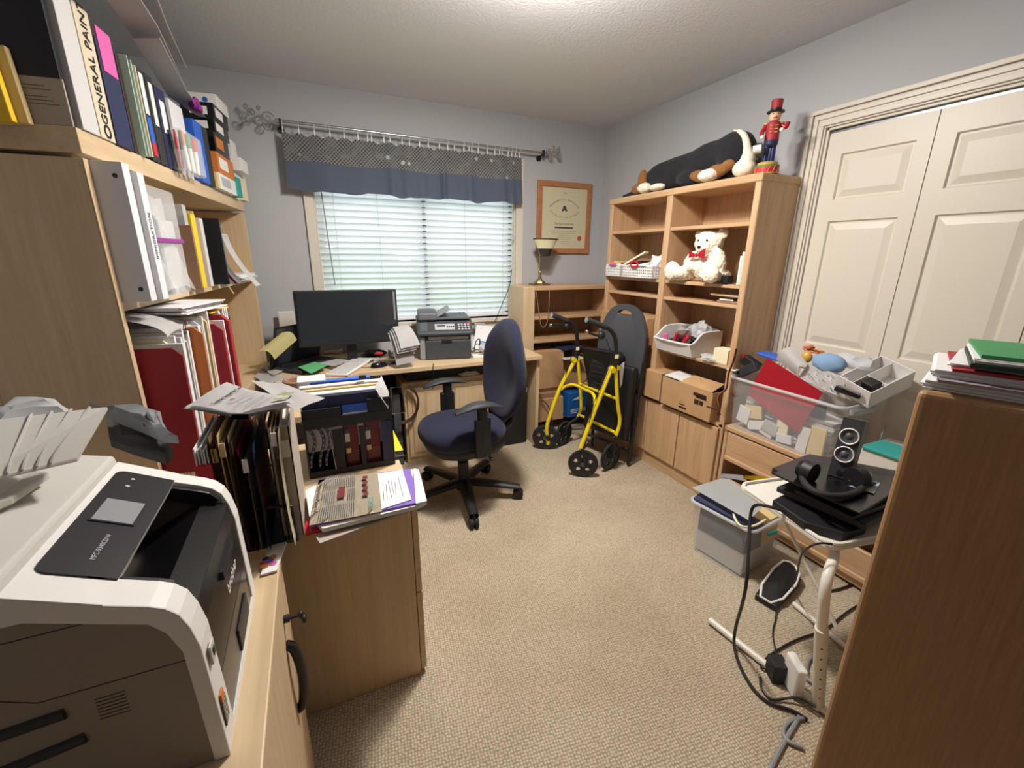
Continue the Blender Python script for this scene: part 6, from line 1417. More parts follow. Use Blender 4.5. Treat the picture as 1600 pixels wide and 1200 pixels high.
# white stacking bin
sz = .846
sb = thing('white_storage_bin', 'white plastic open-front storage bin of pens on the lowest open bookcase shelf', 'storage bin', (F+.06, 2.02, sz))
y0, y1, x0, x1 = 1.885, 2.185, F-.055, F+.20
mat('bin_white', 'e4e2e0', .35)
def wallp(pts, off, nm='side'): MB().prism(pts, off).build(nm, 'bin_white', sb, bev=.002)
side = lambda y: [(x0, y, sz+.075), (x0+.03, y, sz+.004), (x1, y, sz+.004), (x1+.01, y, sz+.15), (x0+.10, y, sz+.15), (x0+.06, y, sz+.12), (x0+.03, y, sz+.085)]
wallp(side(y0), (0, .004, 0)); wallp(side(y1), (0, .004, 0))
wallp([(x0+.03, y0, sz), (x1, y0, sz), (x1, y1, sz), (x0+.03, y1, sz)], (0, 0, .004), 'floor')
wallp([(x0, y0, sz+.075), (x0, y1, sz+.075), (x0+.03, y1, sz), (x0+.03, y0, sz)], (.004, 0, 0), 'front'); wallp([(x1, y0, sz), (x1, y1, sz), (x1+.01, y1, sz+.15), (x1+.01, y0, sz+.15)], (.004, 0, 0), 'back')
MB().tube([(x0-.004, y1+.006, sz+.078), (x0-.004, y0-.004, sz+.078), (x0+.03, y0-.006, sz+.09), (x0+.065, y0-.006, sz+.128), (x0+.10, y0-.006, sz+.152), (x1+.012, y0-.006, sz+.152), (x1+.012, y1+.006, sz+.152), (x0+.10, y1+.006, sz+.152), (x0+.065, y1+.006, sz+.128), (x0+.03, y1+.006, sz+.09)], .0065, 8, closed=True, smooth=1).build('rim', 'bin_white', sb, smooth=True)
bm_ = []
for k, (dy, m, w, h, rx, nm, lab) in enumerate([(.262, 'pink', .035, .10, 0, 'marker_pack', 'hot pink marker pack in the white bin'), (.235, 'green', .02, .075, 4, 'marker_pack', 'green packet next to the pink one in the white bin'), (.215, 'bright_red', .018, .13, 22, 'pen', 'red pen leaning in the white bin'), (.165, 'bright_red', .022, .14, 38, 'pen', 'red and white pen slanting across the white bin'),
    (.19, 'black', .016, .11, 30, 'pen', 'black pen between the red pens in the white bin'), (.145, 'steel', .014, .12, 42, 'pen', 'silver pen right of the slanting red pen in the white bin'), (.275, 'cream', .02, .09, -6, 'marker_pack', 'pale yellow packet at the left end of the white bin')]):
    one(nm, MB().box((0, -w/2, 0), (.010, w/2, h)), m, lab, 'pen' if nm == 'pen' else 'packet', loc=(x0+.055+.002*k, y0+dy-.01, sz+.008), rot=(R(rx), R(-8), 0), bev=.003)
b = MB(); b.lathe([(.030, 0), (.045, 0), (.047, .008), (.045, .016), (.030, .016), (.030, 0)], n=28, M=Matrix.Rotation(R(60), 4, 'Y')); one('cable_coil', b, 'black', 'coil of black cable in the right of the white bin', 'cable', loc=(x0+.10, y0+.065, sz+.06), smooth=True)
crumple('clear_bag', 'clear plastic bag bulging from the back of the white bin', 'bag', (F+.10, y0+.07, sz+.11), (.06, .06, .06), 'frost', 71); crumple('plastic_bag', 'clear bag with blue and red packets at the back left of the white bin', 'bag', (F+.11, y0+.20, sz+.10), (.05, .07, .045), 'clear_bin', 72)
bxw('supplies_bundle', 'dark bundle of stationery filling the bottom of the white bin', 'stationery', (x0+.09, y0+.02, sz+.006), (x1-.02, y1-.02, sz+.07), 'charcoal', .01); bxw('small_box', 'red and blue box among the bags in the back of the white bin', 'box', (x0+.15, y0+.10, sz+.072), (x1-.02, y1-.04, sz+.12), 'maroon', .003)
crumple('blue_bag', 'crumpled clear bag with blue beads on the shelf edge beside the white bin', 'bag', (F+.03, 1.80, sz), (.05, .06, .022), 'frost', 75)
bxw('white_paper_box', 'upright white and yellow box beside the white bin', 'box', (F+.01, 1.675, sz), (F+.09, 1.765, sz+.085), 'cream', .003, rz=8)
crumple('tissue', 'white tissue sticking up behind the white and yellow box', 'tissue', (F+.12, 1.66, sz+.07), (.03, .02, .05), 'paper', 77); 
# boxes on the cabinet top
cz1 = .5055
bxw('cardboard_box', 'narrow upright cardboard carton with worn label on the bookcase base', 'box', (F-.045, 2.10, cz1), (F+.16, 2.255, cz1+.19), 'cardboard', .003, rz=2)
bb = thing('cardboard_box', 'open cardboard shipping carton with printed symbols on the bookcase base', 'box', (F+.04, 1.85, cz1))
B0, B1, Bx0, Bx1, bh = 1.675, 2.075, F-.05, F+.20, .18
for a, c in (((Bx0, B0, cz1), (Bx0+.004, B1, cz1+bh)), ((Bx1-.004, B0, cz1), (Bx1, B1, cz1+bh)), ((Bx0, B0, cz1), (Bx1, B0+.004, cz1+bh)), ((Bx0, B1-.004, cz1), (Bx1, B1, cz1+bh)), ((Bx0, B0, cz1), (Bx1, B1, cz1+.004))): MB().box(a, c).build('panel', 'cardboard', bb)
b = MB(); b.prism([(Bx0, B0+.01, cz1+bh), (Bx0, B0+.26, cz1+bh), (Bx0+.10, B0+.24, cz1+bh+.035), (Bx0+.12, B0+.03, cz1+bh+.03)], (0, 0, .003)); b.build('flap', 'cardboard', bb)
def bmark(px, py, qx, qy, m='dark_brown'):
    a, c = on(px, py, 'x', Bx0-.0006), on(qx, qy, 'x', Bx0-.0006); MB().box((Bx0-.0008, min(a.y, c.y), min(a.z, c.z)), (Bx0, max(a.y, c.y), max(a.z, c.z))).build('printed_mark', m, bb)
for q in ((1083, 617, 1104, 619), (1087, 621, 1104, 623), (1085, 623, 1091, 633), (1093, 626, 1098, 635), (1061, 627, 1067, 629), (1061, 631, 1070, 633), (1104, 636, 1118, 639), (1060, 636, 1072, 638), (1112, 612, 1120, 615)): bmark(*q)
bxw('dark_book', 'dark books and white sheets inside the open shipping carton', 'books', (Bx0+.03, B0+.05, cz1+.006), (Bx1-.03, B1-.04, cz1+bh-.005), 'dark_brown', .004); one('white_leaflet', MB().box((0, 0, 0), (.15, .20, .004)), 'paper', 'white leaflet lying on the dark books in the shipping carton', 'leaflet', loc=(Bx0+.02, B1-.22, cz1+bh), rot=(R(4), R(-3), R(8)))
for k, (m, dx_) in enumerate((('maroon', 0), ('dark_brown', -.008), ('orange', .004))):
    P_ = [on(x, y, 'x', Bx0-.015+dx_) for x, y in ((1151, 545), (1147, 565), (1138, 585), (1137, 607), (1130, 613), (1122, 620), (1126, 638), (1118+5*k, 650))]
    one('hanging_wire', MB().tube([p+Vector((0, .004*k, 0)) for p in P_], .0028, 6), m, '%s wire hanging down between the shipping carton and the clear tub' % ('dark red', 'brown', 'orange')[k], 'wire', 'wires hanging by the clear tub', smooth=True)

# ================================================================ clear tub on the drawer chest
def tub(name, label, c0, c1, c2, h, fl, m, rz_, parts=None):     # c0 near corner, c1 along front, c2 depth
    t = thing(name, label, 'storage tub', c0)
    e1, e2 = (c1-c0), (c2-c0); up_ = Vector((0, 0, 1)); n1, n2 = e1.normalized(), e2.normalized()
    b = MB(); n = 10; lv = [(0, 0), (0, 0), (fl*.5, h*.5), (fl, h)]
    def ring(o, z, rad=.035):
        pts = []; A = [c0-n1*o-n2*o, c1+n1*o-n2*o, c1+n1*o+e2+n2*o, c0-n1*o+e2+n2*o]; ds = [(n1, n2), (-n1, n2), (-n1, -n2), (n1, -n2)]
        for k in range(4):
            a, d_ = A[k], ds[k]; cc = a+d_[0]*rad+d_[1]*rad
            st = (-d_[0], -d_[1]) if k % 2 == 0 else (-d_[1], -d_[0])
            for j in range(5): 
                th = R(90*j/4); pts.append(cc+st[0]*math.cos(th)*rad+st[1]*math.sin(th)*rad+up_*z)
        return pts
    R0 = [b.b.verts.new(p) for p in ring(0, 0)]; R1 = [b.b.verts.new(p) for p in ring(fl, h)]; R2 = [b.b.verts.new(p) for p in ring(fl-.003, h)]; R3 = [b.b.verts.new(p) for p in ring(-.003, .003)]
    for A, B in ((R0, R1), (R1, R2), (R2, R3)):
        for i in range(20): b.b.faces.new((A[i], A[(i+1) % 20], B[(i+1) % 20], B[i]))
    b.b.faces.new(R0[::-1]); b.b.faces.new(R3); b.build('tub', m, t, smooth=True)
    MB().tube(ring(fl+.006, h), .008, 8, closed=True, smooth=0).build('rim', 'frost', t, smooth=True)
    return t
ctz = .516
c0, c1, c2 = Vector((2.085, 1.045, ctz)), Vector((2.085, 1.585, ctz)), Vector((2.335, 1.045, ctz))
tb1 = tub('clear_tub', 'large clear plastic storage tub overflowing with papers on the drawer chest', c0, c1, c2, .285, .018, 'clear_bin', 0)
MB().box((2.12, 1.005, ctz+.245), (2.28, 1.03, ctz+.275), bev=.008).build('handle', 'light_grey', tb1)
def P1(px, py, x): return on(px, py, 'x', x)
def quad(name, label, cat, pts, m, th=.003, curl=0, **k):
    return sheet(name, label, cat, pts, m, th, curl=curl, **k)
quad('red_folder', 'bright red folder slanting half in and half out of the clear tub', 'folder', [P1(1199, 559, 2.125), P1(1286, 613, 2.115), P1(1247, 677, 2.10), P1(1168, 616, 2.10)], 'bright_red', .003)
quad('bent_envelope', 'white envelope with a bent flap leaning out of the clear tub', 'envelope', [P1(1248, 590, 2.15), P1(1262, 569, 2.17), P1(1325, 591, 2.15), P1(1309, 620, 2.13)], 'paper', .002, .004)
b = MB(); A_ = [P1(1213, 562, 2.17), P1(1245, 587, 2.14), P1(1262, 569, 2.15), P1(1241, 541, 2.19)]
def f(u, v): q = (A_[0]*(1-u)+A_[1]*u)*(1-v)+(A_[3]*(1-u)+A_[2]*u)*v; return q+Vector((-.03*math.sin(math.pi*v), 0, .02*math.sin(math.pi*v)))
b.grid(f, 10, 10, .0015); one('curled_letter', b, 'paper', 'white letter curling upward from the middle of the clear tub', 'letter', smooth=True)
def item(name, label, cat, px, py, x, sx, sy, sz_, m, rot=(0, 0, 0), bev=.004):
    c = P1(px, py, x); return one(name, MB().box((-sx/2, -sy/2, -sz_/2), (sx/2, sy/2, sz_/2)), m, label, cat, loc=c, rot=tuple(R(a) for a in rot), bev=bev)
item('black_clip_box', 'black and red box sticking up at the left of the clear tub', 'box', 1174, 568, 2.16, .05, .09, .05, 'black', (25, 0, 10)); item('black_sleeve', 'black sleeve under the black box at the left of the clear tub', 'sleeve', 1168, 578, 2.14, .03, .12, .05, 'charcoal', (-35, 0, 0))
item('red_scrap', 'small red scrap on the black box in the clear tub', 'scrap', 1161, 556, 2.15, .02, .02, .02, 'bright_red'); item('blue_packet', 'bright blue packet behind the red folder in the clear tub', 'packet', 1206, 556, 2.24, .10, .12, .015, 'blue', (8, 0, 10)); item('white_card', 'white card at the left rim of the clear tub', 'card', 1148, 577, 2.12, .08, .05, .006, 'paper', (0, 0, 10))
b = MB(); b.sph((0, 0, 0), (.022, .028, .03)); one('gold_medallion', b, 'gold', 'round gold wrapped ball among papers in the clear tub', 'ornament', loc=P1(1260, 558, 2.23), smooth=True)
b = MB()
rr = random.Random(5); b.tube([(rr.uniform(-.03, .03), rr.uniform(-.06, .06), rr.uniform(-.01, .025)) for _ in range(16)], .004, 6); one('orange_ribbon', b, 'orange', 'bundle of orange and red ribbon at the back of the clear tub', 'ribbon', loc=P1(1272, 548, 2.27), smooth=True)
crumple('cloth_hat', 'pale blue cloth cap on top of the clear tub', 'cap', P1(1293, 578, 2.20), (.05, .075, .05), mat('pale_blue', '7e9cc0', .8), 81, amp=.15)
crumple('grey_cloth', 'grey cloth under the pale blue cap in the clear tub', 'cloth', P1(1310, 612, 2.22), (.04, .05, .025), 'dark_grey', 83, amp=.3)
crumple('clear_wrap', 'clear plastic wrapping at the back right of the clear tub', 'bag', P1(1335, 575, 2.27), (.05, .08, .04), 'frost', 84)
item('pen_box', 'dark slim box of pens near the right rim of the clear tub', 'box', 1325, 612, 2.15, .05, .10, .02, 'black', (12, 0, 20)); item('silver_pen', 'silver pen lying beside the white tray in the tub', 'pen', 1328, 609, 2.12, .012, .09, .012, 'steel', (14, 0, 10))
# white tray box tilted at the right
wt = thing('white_tray', 'white plastic tray with dividers tilted on the right end of the clear tub', 'tray', P1(1368, 592, 2.24), rot=(R(16), R(-24), R(-14)))
for a, c in (((-.11, -.075, -.06), (.11, .075, -.055)), ((-.11, -.075, -.06), (-.106, .075, .03)), ((.106, -.075, -.06), (.11, .075, .03)), ((-.11, -.075, -.06), (.11, -.071, .03)), ((-.11, .071, -.06), (.11, .075, .03)), ((-.11, .02, -.06), (.11, .023, .02)), ((-.02, -.075, -.06), (-.017, .02, .02))): MB().box(a, c, bev=.001).build('panel', 'bin_white', wt, local=True)
MB().box((-.08, -.055, -.03), (-.03, .0, .035), bev=.006).build('black_sponge', 'black', wt, local=True)
# seen through the tub wall
for k, (y, z, w, h, m, rx, nm, lab) in enumerate([(1.52, .60, .07, .09, 'paper', 8, 'note', 'white note near the left wall inside the clear tub'), (1.47, .63, .10, .07, 'manila', -12, 'note', 'tan paper high at the left inside the clear tub'), (1.44, .565, .11, .05, 'paper', -18, 'note', 'white printed slip low at the left inside the tub'), (1.36, .58, .08, .06, 'light_grey', 10, 'note', 'pale grey note low in the middle of the tub'),
    (1.30, .60, .06, .08, 'cream', 0, 'note', 'cream note behind the red folder tip in the tub'), (1.38, .545, .07, .04, 'offwhite', 14, 'packet', 'small off-white packet on the floor of the clear tub'), (1.28, .55, .08, .045, 'paper', -8, 'packet', 'white packet on the tub floor under the red folder'), (1.19, .58, .05, .13, 'paper', 4, 'note', 'white card standing right of the red folder inside the tub'),
    (1.13, .59, .07, .15, 'manila', 0, 'box', 'tan carton near the right wall inside the clear tub'), (1.22, .70, .15, .10, 'dark_grey', -6, 'pouch', 'dark grey pouch in the upper right inside the clear tub')]):
    one(nm, MB().box((0, -w/2, -h/2), (.012, w/2, h/2)), m, lab, 'packet' if nm == 'packet' else nm, loc=(2.105+.004*(k % 3)+(.06 if k == 9 else 0), y, z), rot=(R(rx), 0, 0), bev=.002)
one('paper_fill', stackmesh(.18, .46, .17, 16, .006), 'paper_grey', 'mass of papers filling the back of the clear tub', 'papers', loc=(2.145, 1.085, ctz+.005))
one('red_cord_bundle', MB().sph((0, 0, 0), (.012, .02, .016)), 'maroon', 'small knot of red cord inside the left wall of the clear tub', 'cord', loc=(2.09, 1.575, .70), smooth=True)

# ================================================================ tub on the floor
a0, a1, a2 = Vector((1.665, 1.075, .002)), Vector((1.63, 1.345, .002)), Vector((1.94, 1.105, .002))
tb2 = tub('floor_tub', 'clear plastic tub with blue folder and papers standing on the carpet', a0, a1, a2, .275, .02, 'clear_bin', 0)
b = MB(); e_ = (a1-a0).normalized(); 
def fl(u, v, z): return a0+(a1-a0)*u+(a2-a0)*v+Vector((0, 0, z))
one('paper_fill', MB().prism([fl(.05, .06, .01), fl(.95, .06, .01), fl(.95, .94, .01), fl(.05, .94, .01)], (0, 0, .11)), 'paper_grey', 'papers in the bottom of the floor tub', 'papers')
one('grey_files', MB().prism([fl(.06, .05, .122), fl(.94, .05, .122), fl(.94, .5, .122), fl(.06, .5, .122)], (0, 0, .13)), mat('slate_file', '5c6470', .7), 'slate grey files behind the front wall of the floor tub', 'folder')
one('manila_files', MB().prism([fl(.04, .52, .122), fl(.9, .52, .122), fl(.9, .95, .122), fl(.04, .95, .122)], (0, 0, .13)), 'manila', 'yellowish files in the right side of the floor tub', 'folder')
one('blue_folder', MB().prism([fl(.0, .0, .262), fl(1.06, -.02, .262), fl(1.06, .3, .29), fl(.0, .25, .27)], (0, 0, .02)), 'navy', 'blue folder lying along the rim of the floor tub', 'folder')
quad('plastic_sheet', 'pale grey translucent lid lying over the top of the floor tub', 'lid', [on(1081, 762, 'z', .32), on(1170, 813, 'z', .32), on(1196, 788, 'z', .34), on(1150, 752, 'z', .335), on(1130, 745, 'z', .33)][:3]+[on(1134, 745, 'z', .33)], mat('lid_grey', 'd3d7d8', .4), .006)
quad('yellow_envelope', 'yellow envelope poking out behind the floor tub lid', 'envelope', [on(1160, 748, 'z', .34), on(1200, 752, 'z', .34), on(1198, 744, 'z', .36), on(1164, 743, 'z', .36)], 'yellow', .004); quad('grey_bag', 'lilac grey bag corner behind the floor tub lid', 'bag', [on(1124, 745, 'z', .335), on(1168, 752, 'z', .335), on(1160, 742, 'z', .35), on(1128, 740, 'z', .35)], 'light_grey', .006)
b = MB(); b.tube([on(x, y, 'z', .30) for x, y in ((1146, 803), (1150, 815), (1160, 824), (1180, 822), (1196, 812))], .005, 6); one('cream_strap', b, 'cream', 'cream strap hanging over the near corner of the floor tub', 'strap', smooth=True)
MB().box((1.80, 1.07, .20), (1.86, 1.085, .215), bev=.003).build('latch', 'teal', tb2)

# ================================================================ white tray table with laptops
TT = .60
tt = thing('tray_table', 'white adjustable bedside tray table holding laptops and cables', 'tray table', (1.5, .75, 0))
P_ = [on(1150, 757, 'z', TT), on(1288, 851, 'z', TT)]
q0, q1 = P_[0], P_[1]; e1 = (q1-q0).normalized(); e2 = Vector((-e1.y, e1.x, 0)); e2 = e2 if e2.x > 0 else -e2; L = (q1-q0).length+.02; Wd = .40
TM = Matrix.Identity(4); TM.col[0].xyz = e1; TM.col[1].xyz = e2; TM.translation = q0
def tbx(a, c, nm, m, bev=.004, par=None): return MB().box(a, c, TM, bev=bev).build(nm, m, par or tt)
mat('table_white', 'ddd9cf', .35)
b = MB()
def rrect(x0, y0, x1, y1, r, z): 
    return [TM @ Vector((cx+r*math.cos(R(a)), cy+r*math.sin(R(a)), z)) for cx, cy, s in ((x1-r, y1-r, 0), (x0+r, y1-r, 90), (x0+r, y0+r, 180), (x1-r, y0+r, 270)) for a in (s, s+30, s+60, s+90)]
b.prism(rrect(0, 0, L, Wd, .04, -.014), (0, 0, .014)); b.build('top', 'table_white', tt, bev=.003)
MB().tube(rrect(.006, .006, L-.006, Wd-.006, .04, .004), .007, 8, closed=True, smooth=0).build('raised_rim', 'table_white', tt, smooth=True)
lgp = [TM @ Vector((L-.03, .03, -.012)), on(1285, 905, 'y', (TM @ Vector((L-.03, .03, 0))).y), on(1284, 985, 'y', .60), on(1281, 1095, 'z', .03)]
foot = on(1279, 1100, 'z', .02)
tp_ = TM @ Vector((L-.045, .06, -.02))
MB().tube([tp_, tp_+Vector((-.0, -.02, -.03)), on(1290, 905, 'y', foot.y+.02), on(1284, 985, 'y', foot.y+.01)], .015, 12).build('upper_leg', 'table_white', tt, smooth=True)
fu_ = on(1284, 982, 'y', foot.y+.01); lw_ = MB().cyl((foot.x, foot.y, .012), fu_, .0185, n=18).build('lower_leg', 'table_white', tt, smooth=True)
for k in range(6): MB().cyl(foot.lerp(fu_, .15+k*.13)+Vector((-.0148, -.0105, 0)), foot.lerp(fu_, .15+k*.13)+Vector((-.016, -.0118, 0)), .003, n=8).build('adjuster_hole', 'charcoal', lw_)
fr_ = on(1109, 969, 'z', .016); MB().tube([fr_, foot.lerp(fr_, .5)+Vector((0, 0, -.004)), Vector((foot.x, foot.y, .016)), Vector((foot.x+(foot.x-fr_.x)*.3, foot.y-(fr_.y-foot.y)*.3, .016))], .013, 12, smooth=1).build('foot_tube', 'table_white', tt, smooth=True)
g0, g1 = on(1240, 943, 'z', .014), on(1330, 1018, 'z', .014); MB().cyl(g0, g1, .011, n=12).build('foot_tube', 'table_white', tt, smooth=True)
MB().tube([tp_+Vector((0, .08, 0)), on(1270, 930, 'y', .72), TM @ Vector((L*.62, .10, -.02))] if 0 else [TM @ Vector((L*.45, .03, -.012)), on(1272, 905, 'y', .66), Vector((foot.x, foot.y+.01, .33))], .006, 8).build('brace', 'table_white', tt, smooth=True)
k_ = Vector((foot.x+.38, foot.y+.03, 0)); MB().tube([TM @ Vector((L-.04, Wd-.05, -.012)), k_+Vector((0, 0, .4)), k_+Vector((0, 0, .012))], .015, 10).build('upper_leg', 'table_white', tt, smooth=True)
b = MB(); b.tube([on(1249, 1120, 'z', .008), on(1225, 1160, 'z', .008), on(1205, 1198, 'z', .008), on(1180, 1260, 'z', .008)], .007, 8); one('grey_rod', b, 'grey', 'dark grey rod lying on the carpet at the bottom edge near the right cabinet', 'rod', smooth=True)
# equipment on the tray
def slabq(name, label, cat, px4, z, th, m, **k):
    t = thing(name, label, cat, on(*px4[0], 'z', z)); P_ = [on(x, y, 'z', z) for x, y in px4]; b = MB(); b.prism(P_, (0, 0, th)); b.build('body', m, t, bev=.004); return t
mat('laptop_plum', '2a2024', .3)
slabq('power_adapter', 'large black power brick on the front of the tray table', 'power adapter', [(1205, 792), (1222, 783), (1300, 800), (1360, 822), (1350, 836), (1316, 846), (1255, 828)], TT+.003, .028, 'black')
lp1 = slabq('closed_laptop', 'closed black laptop lying lower in the stack on the tray table', 'laptop', [(1212, 768), (1262, 748), (1420, 792), (1352, 830)], TT+.040, .020, 'charcoal')
lp2 = slabq('closed_laptop', 'closed plum black laptop topmost on the tray table under the headphones', 'laptop', [(1204, 741), (1262, 718), (1432, 752), (1344, 806)], TT+.085, .026, 'laptop_plum')
b = MB(); zz_ = TT+.112; b.prism([on(x, y, 'z', zz_) for x, y in ((1208, 740), (1262, 720), (1424, 752), (1342, 802))], (0, 0, .002)); b.build('lid', 'black_gloss', lp2)
slabq('black_notebook', 'thin black notebook between the two laptops on the tray table', 'notebook', [(1240, 770), (1290, 752), (1400, 790), (1330, 815)], TT+.064, .015, 'black')
one('silver_papers', stackmesh(.10, .06, .02, 6, .004), 'light_grey', 'edge of a grey paper stack behind the laptops near the cabinet', 'papers', loc=on(1362, 778, 'z', TT+.10), rot=(0, 0, .3))
# headphones
hp = thing('headphones', 'black over-ear headphones lying on the top laptop', 'headphones', on(1290, 760, 'z', .72))
hz = TT+.116
pts = [on(x, y, 'z', hz+.012) for x, y in ((1252, 735), (1254, 752), (1270, 768), (1298, 776), (1330, 774), (1352, 760), (1350, 748))]
MB().tube(pts, .010, 10).build('headband', 'black_rubber', hp, smooth=True)
for (px, py) in ((1258, 734), (1344, 745)):
    c = on(px, py, 'z', hz+.03); d_ = (on(1300, 752, 'z', hz+.03)-c).normalized()
    MB().cyl(c, c+d_*.03, .036, .034, n=24).build('ear_cushion', 'black', hp, smooth=True); MB().cyl(c-d_*.016, c, .028, .036, n=24).build('ear_cup', 'black_gloss', hp, smooth=True)
# speaker
sp0, sp1 = on(1293, 741, 'z', hz), on(1326, 751, 'z', hz); sw = (sp1-sp0).length
se = (sp1-sp0).normalized(); sn = Vector((se.y, -se.x, 0)); sn = sn if sn.dot(CAM-sp0) > 0 else -sn
upv = (Vector((0, 0, 1))-sn*.24+se*.58).normalized()
SM = frame(sp0, se, upv)
if SM.col[2].to_3d().dot(sn) < 0: SM.col[2].xyz = -SM.col[2].to_3d()
spk = thing('bookshelf_speaker', 'small black desktop speaker with two white ringed drivers on the laptop stack', 'speaker', sp0)
MB().box((0, 0, -.10), (sw, .205, 0), SM, bev=.004).build('cabinet', 'black', spk)
MB().box((0, 0, 0), (sw, .205, .003), SM).build('front_panel', 'charcoal', spk)
for hh in (.145, .082):
    c = SM @ Vector((sw*.5, hh, .003)); zax = SM.col[2].to_3d().normalized(); Mr = Matrix.Translation(c) @ zax.to_track_quat('Z', 'Y').to_matrix().to_4x4(); r_ = sw*.47
    MB().lathe([(r_*.84, 0), (r_, 0), (r_*1.0, .006), (r_*.92, .008), (r_*.84, .005), (r_*.84, 0)], (0, 0, 0), 32, Mr).build('driver_ring', 'white', spk, smooth=True)
    b = MB(); b.lathe([(r_*.83, .0), (r_*.83, .004), (r_*.45, .0015), (r_*.40, .003), (r_*.2, .006), (0.0001, .007)], (0, 0, 0), 32, Mr); b.build('driver_cone', 'dark_grey', spk, smooth=True)
for q in ((.5, .045, .0035), (.5, .018, .009)):
    MB().cyl(SM @ Vector((sw*q[0], q[1], .002)), SM @ Vector((sw*q[0], q[1], .006)), q[2], n=12).build('knob', 'black_gloss', spk, smooth=True)
crumple('blue_cable_bundle', 'bundle of dark blue cable beside the foot of the speaker', 'cable', on(1345, 758, 'z', hz), (.035, .03, .015), 'navy', 91)
b = MB(); b.tube([on(1384, 665, 'y', .95), on(1370, 700, 'y', .95), on(1358, 725, 'y', .93), on(1366, 750, 'y', .9)], .004, 8); one('speaker_cable', b, 'grey', 'grey cable running down behind the speaker', 'cable', smooth=True)
one('grey_bin_stack', MB().box((0, 0, 0), (.25, .26, .13)), 'offwhite', 'pale storage box behind the speaker by the closet door', 'box', loc=(2.10, .70, ctz), bev=.006)
one('green_edged_case', MB().box((0, 0, 0), (.16, .14, .012)), 'teal', 'flat dark green case on top of the pale box behind the speaker', 'case', loc=(2.09, .80, ctz+.132), bev=.003)
# cables down to the floor
def cab(name, label, pts, r=.0042, m='black'):
    return one(name, MB().tube(pts, r, 8), m, label, 'cable', smooth=True)
cab('power_cable', 'thick black cable looping from the tray table down to the carpet', [on(1230, 800, 'z', .62), on(1205, 792, 'z', .625), on(1180, 787, 'z', .615), on(1172, 800, 'z', .57), on(1170, 860, 'y', .80), on(1166, 925, 'y', .74), on(1147, 985, 'z', .06), on(1147, 1020, 'z', .008), on(1170, 1070, 'z', .008), on(1200, 1100, 'z', .008), on(1240, 1110, 'z', .008), on(1262, 1125, 'z', .008)], .0055)
cab('charger_cable', 'thin black cable from the tray table edge down to the phone cradle', [on(1300, 850, 'z', .61), on(1280, 848, 'z', .615), on(1262, 855, 'z', .60), on(1250, 868, 'y', .70), on(1245, 905, 'y', .78), on(1238, 915, 'z', .05)], .003)
cab('charger_cable', 'thin black cable from the phone cradle to the power brick on the carpet', [on(1213, 950, 'z', .02), on(1212, 968, 'z', .006), on(1206, 990, 'z', .006), on(1212, 1015, 'z', .006), on(1211, 1032, 'z', .02)], .0028)
cab('power_cable', 'black cable snaking from the small adapter to the right cabinet', [on(1205, 1045, 'z', .02), on(1184, 1042, 'z', .008), on(1200, 1025, 'z', .008), on(1240, 1000, 'z', .008), on(1290, 985, 'z', .008), on(1320, 958, 'z', .008), on(1350, 940, 'z', .008)], .004)
cab('power_cable', 'black cable crossing the carpet under the tray table to the right', [on(1292, 924, 'z', .008), on(1315, 920, 'z', .008), on(1350, 905, 'z', .008), on(1400, 900, 'z', .008)], .0045)
cab('power_cable', 'black cable looping around the outside of the foot tube', [on(1188, 1058, 'z', .008), on(1188, 1075, 'z', .008), on(1205, 1095, 'z', .008), on(1225, 1092, 'z', .010), on(1250, 1088, 'z', .03), on(1275, 1105, 'z', .03)], .004)
cab('grey_cable', 'thick grey cable coiled at the foot of the right cabinet', [on(1255, 1122, 'z', .01), on(1235, 1125, 'z', .01), on(1222, 1140, 'z', .01), on(1228, 1158, 'z', .01), on(1255, 1168, 'z', .01)], .006, 'grey')
cab('grey_cable', 'grey cable ring behind the white power strip', [on(1275, 1070, 'z', .01), on(1258, 1060, 'z', .01), on(1262, 1030, 'z', .01), on(1275, 1025, 'z', .01), on(1290, 1030, 'z', .01)], .006, 'grey')
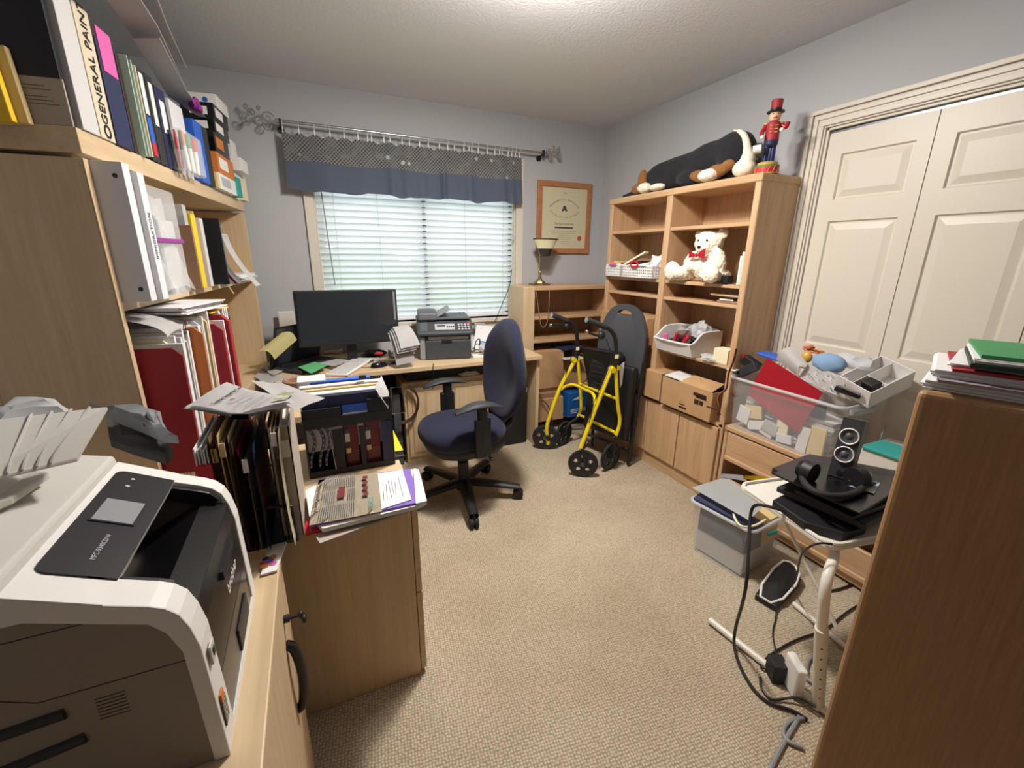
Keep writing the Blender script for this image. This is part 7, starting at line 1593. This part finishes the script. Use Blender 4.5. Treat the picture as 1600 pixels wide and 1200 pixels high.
# phone cradle, power adapter and white strip
c = on(1216, 924, 'z', .0); pc = thing('phone_cradle', 'black cordless phone cradle with white rim on the carpet beside the floor tub', 'phone cradle', c)
ca_ = [on(1180, 928, 'z', .03), on(1213, 948, 'z', .03), on(1252, 905, 'z', .045), on(1240, 880, 'z', .07), on(1218, 876, 'z', .075)]
lo = [Vector((p.x, p.y, .002)) for p in ca_]
b = MB(); A = [b.b.verts.new(p) for p in lo]; B = [b.b.verts.new(p) for p in ca_]
for i in range(5): b.b.faces.new((A[i], A[(i+1) % 5], B[(i+1) % 5], B[i]))
b.b.faces.new(A[::-1]); b.b.faces.new(B); b.build('body', 'black', pc, bev=.004)
MB().tube([p+Vector((0, 0, .003)) for p in ca_], .005, 8, closed=True, smooth=1).build('rim', 'white', pc, smooth=True)
c = on(1211, 1058, 'z', 0)
pa = thing('power_adapter', 'small black plug adapter on the carpet next to the white power strip', 'power adapter', c, R(-30)); MB().box((-.025, -.03, .001), (.025, .03, .075), bev=.004).build('body', 'black', pa, local=True)
c = on(1236, 1078, 'z', 0); ps = thing('power_strip', 'white power strip standing on edge beside the tray table leg', 'power strip', c, R(-30)); MB().box((-.016, -.04, .001), (.016, .045, .125), bev=.010).build('body', 'white', ps, local=True)

# ================================================================ papers on the near right cabinet
def npp(name, label, cat, x0, y0, w, h, z, t, m, rz=0, n=1):
    o_ = NM @ Vector((x0, y0, z)); b = stackmesh(w, h, t, n, .004) if n > 1 else MB().box((0, 0, 0), (w, h, t))
    return one(name, b, m, label, cat, loc=o_, rot=(0, 0, math.atan2(-.95, .314)+R(rz)))
nz_ = 1.1975
npp('paper_stack', 'lowest white paper stack on the near right cabinet, overhanging its edge', 'papers', .0, .02, .30, .22, nz_, .016, 'paper', 0, 5)
npp('grey_folder', 'grey mauve folder at the bottom front of the near right paper pile', 'folder', .022, .006, .30, .20, nz_+.0165, .005, mat('mauve', '8d8289', .7), 2); npp('paper_stack', 'middle white paper stack on the near right cabinet', 'papers', .010, .03, .31, .22, nz_+.022, .014, 'paper', 3, 4)
npp('red_folder', 'red folder in the middle of the near right paper pile', 'folder', .036, .025, .30, .22, nz_+.0365, .005, 'red', 5); npp('paper_stack', 'upper left white papers in the near right pile', 'papers', .026, .05, .30, .22, nz_+.042, .006, 'paper', -2, 2)
npp('green_folder', 'dark green folder near the top of the near right paper pile', 'folder', .056, .02, .30, .22, nz_+.0485, .008, mat('dark_green', '1f3a2a', .5), 4); npp('paper_stack', 'white pages inside the green folders on the near right pile', 'papers', .060, .030, .30, .20, nz_+.057, .008, 'paper', 4, 3)
npp('green_folder', 'green folder topmost on the near right paper pile', 'folder', .066, .035, .30, .22, nz_+.0655, .006, 'green', 6)
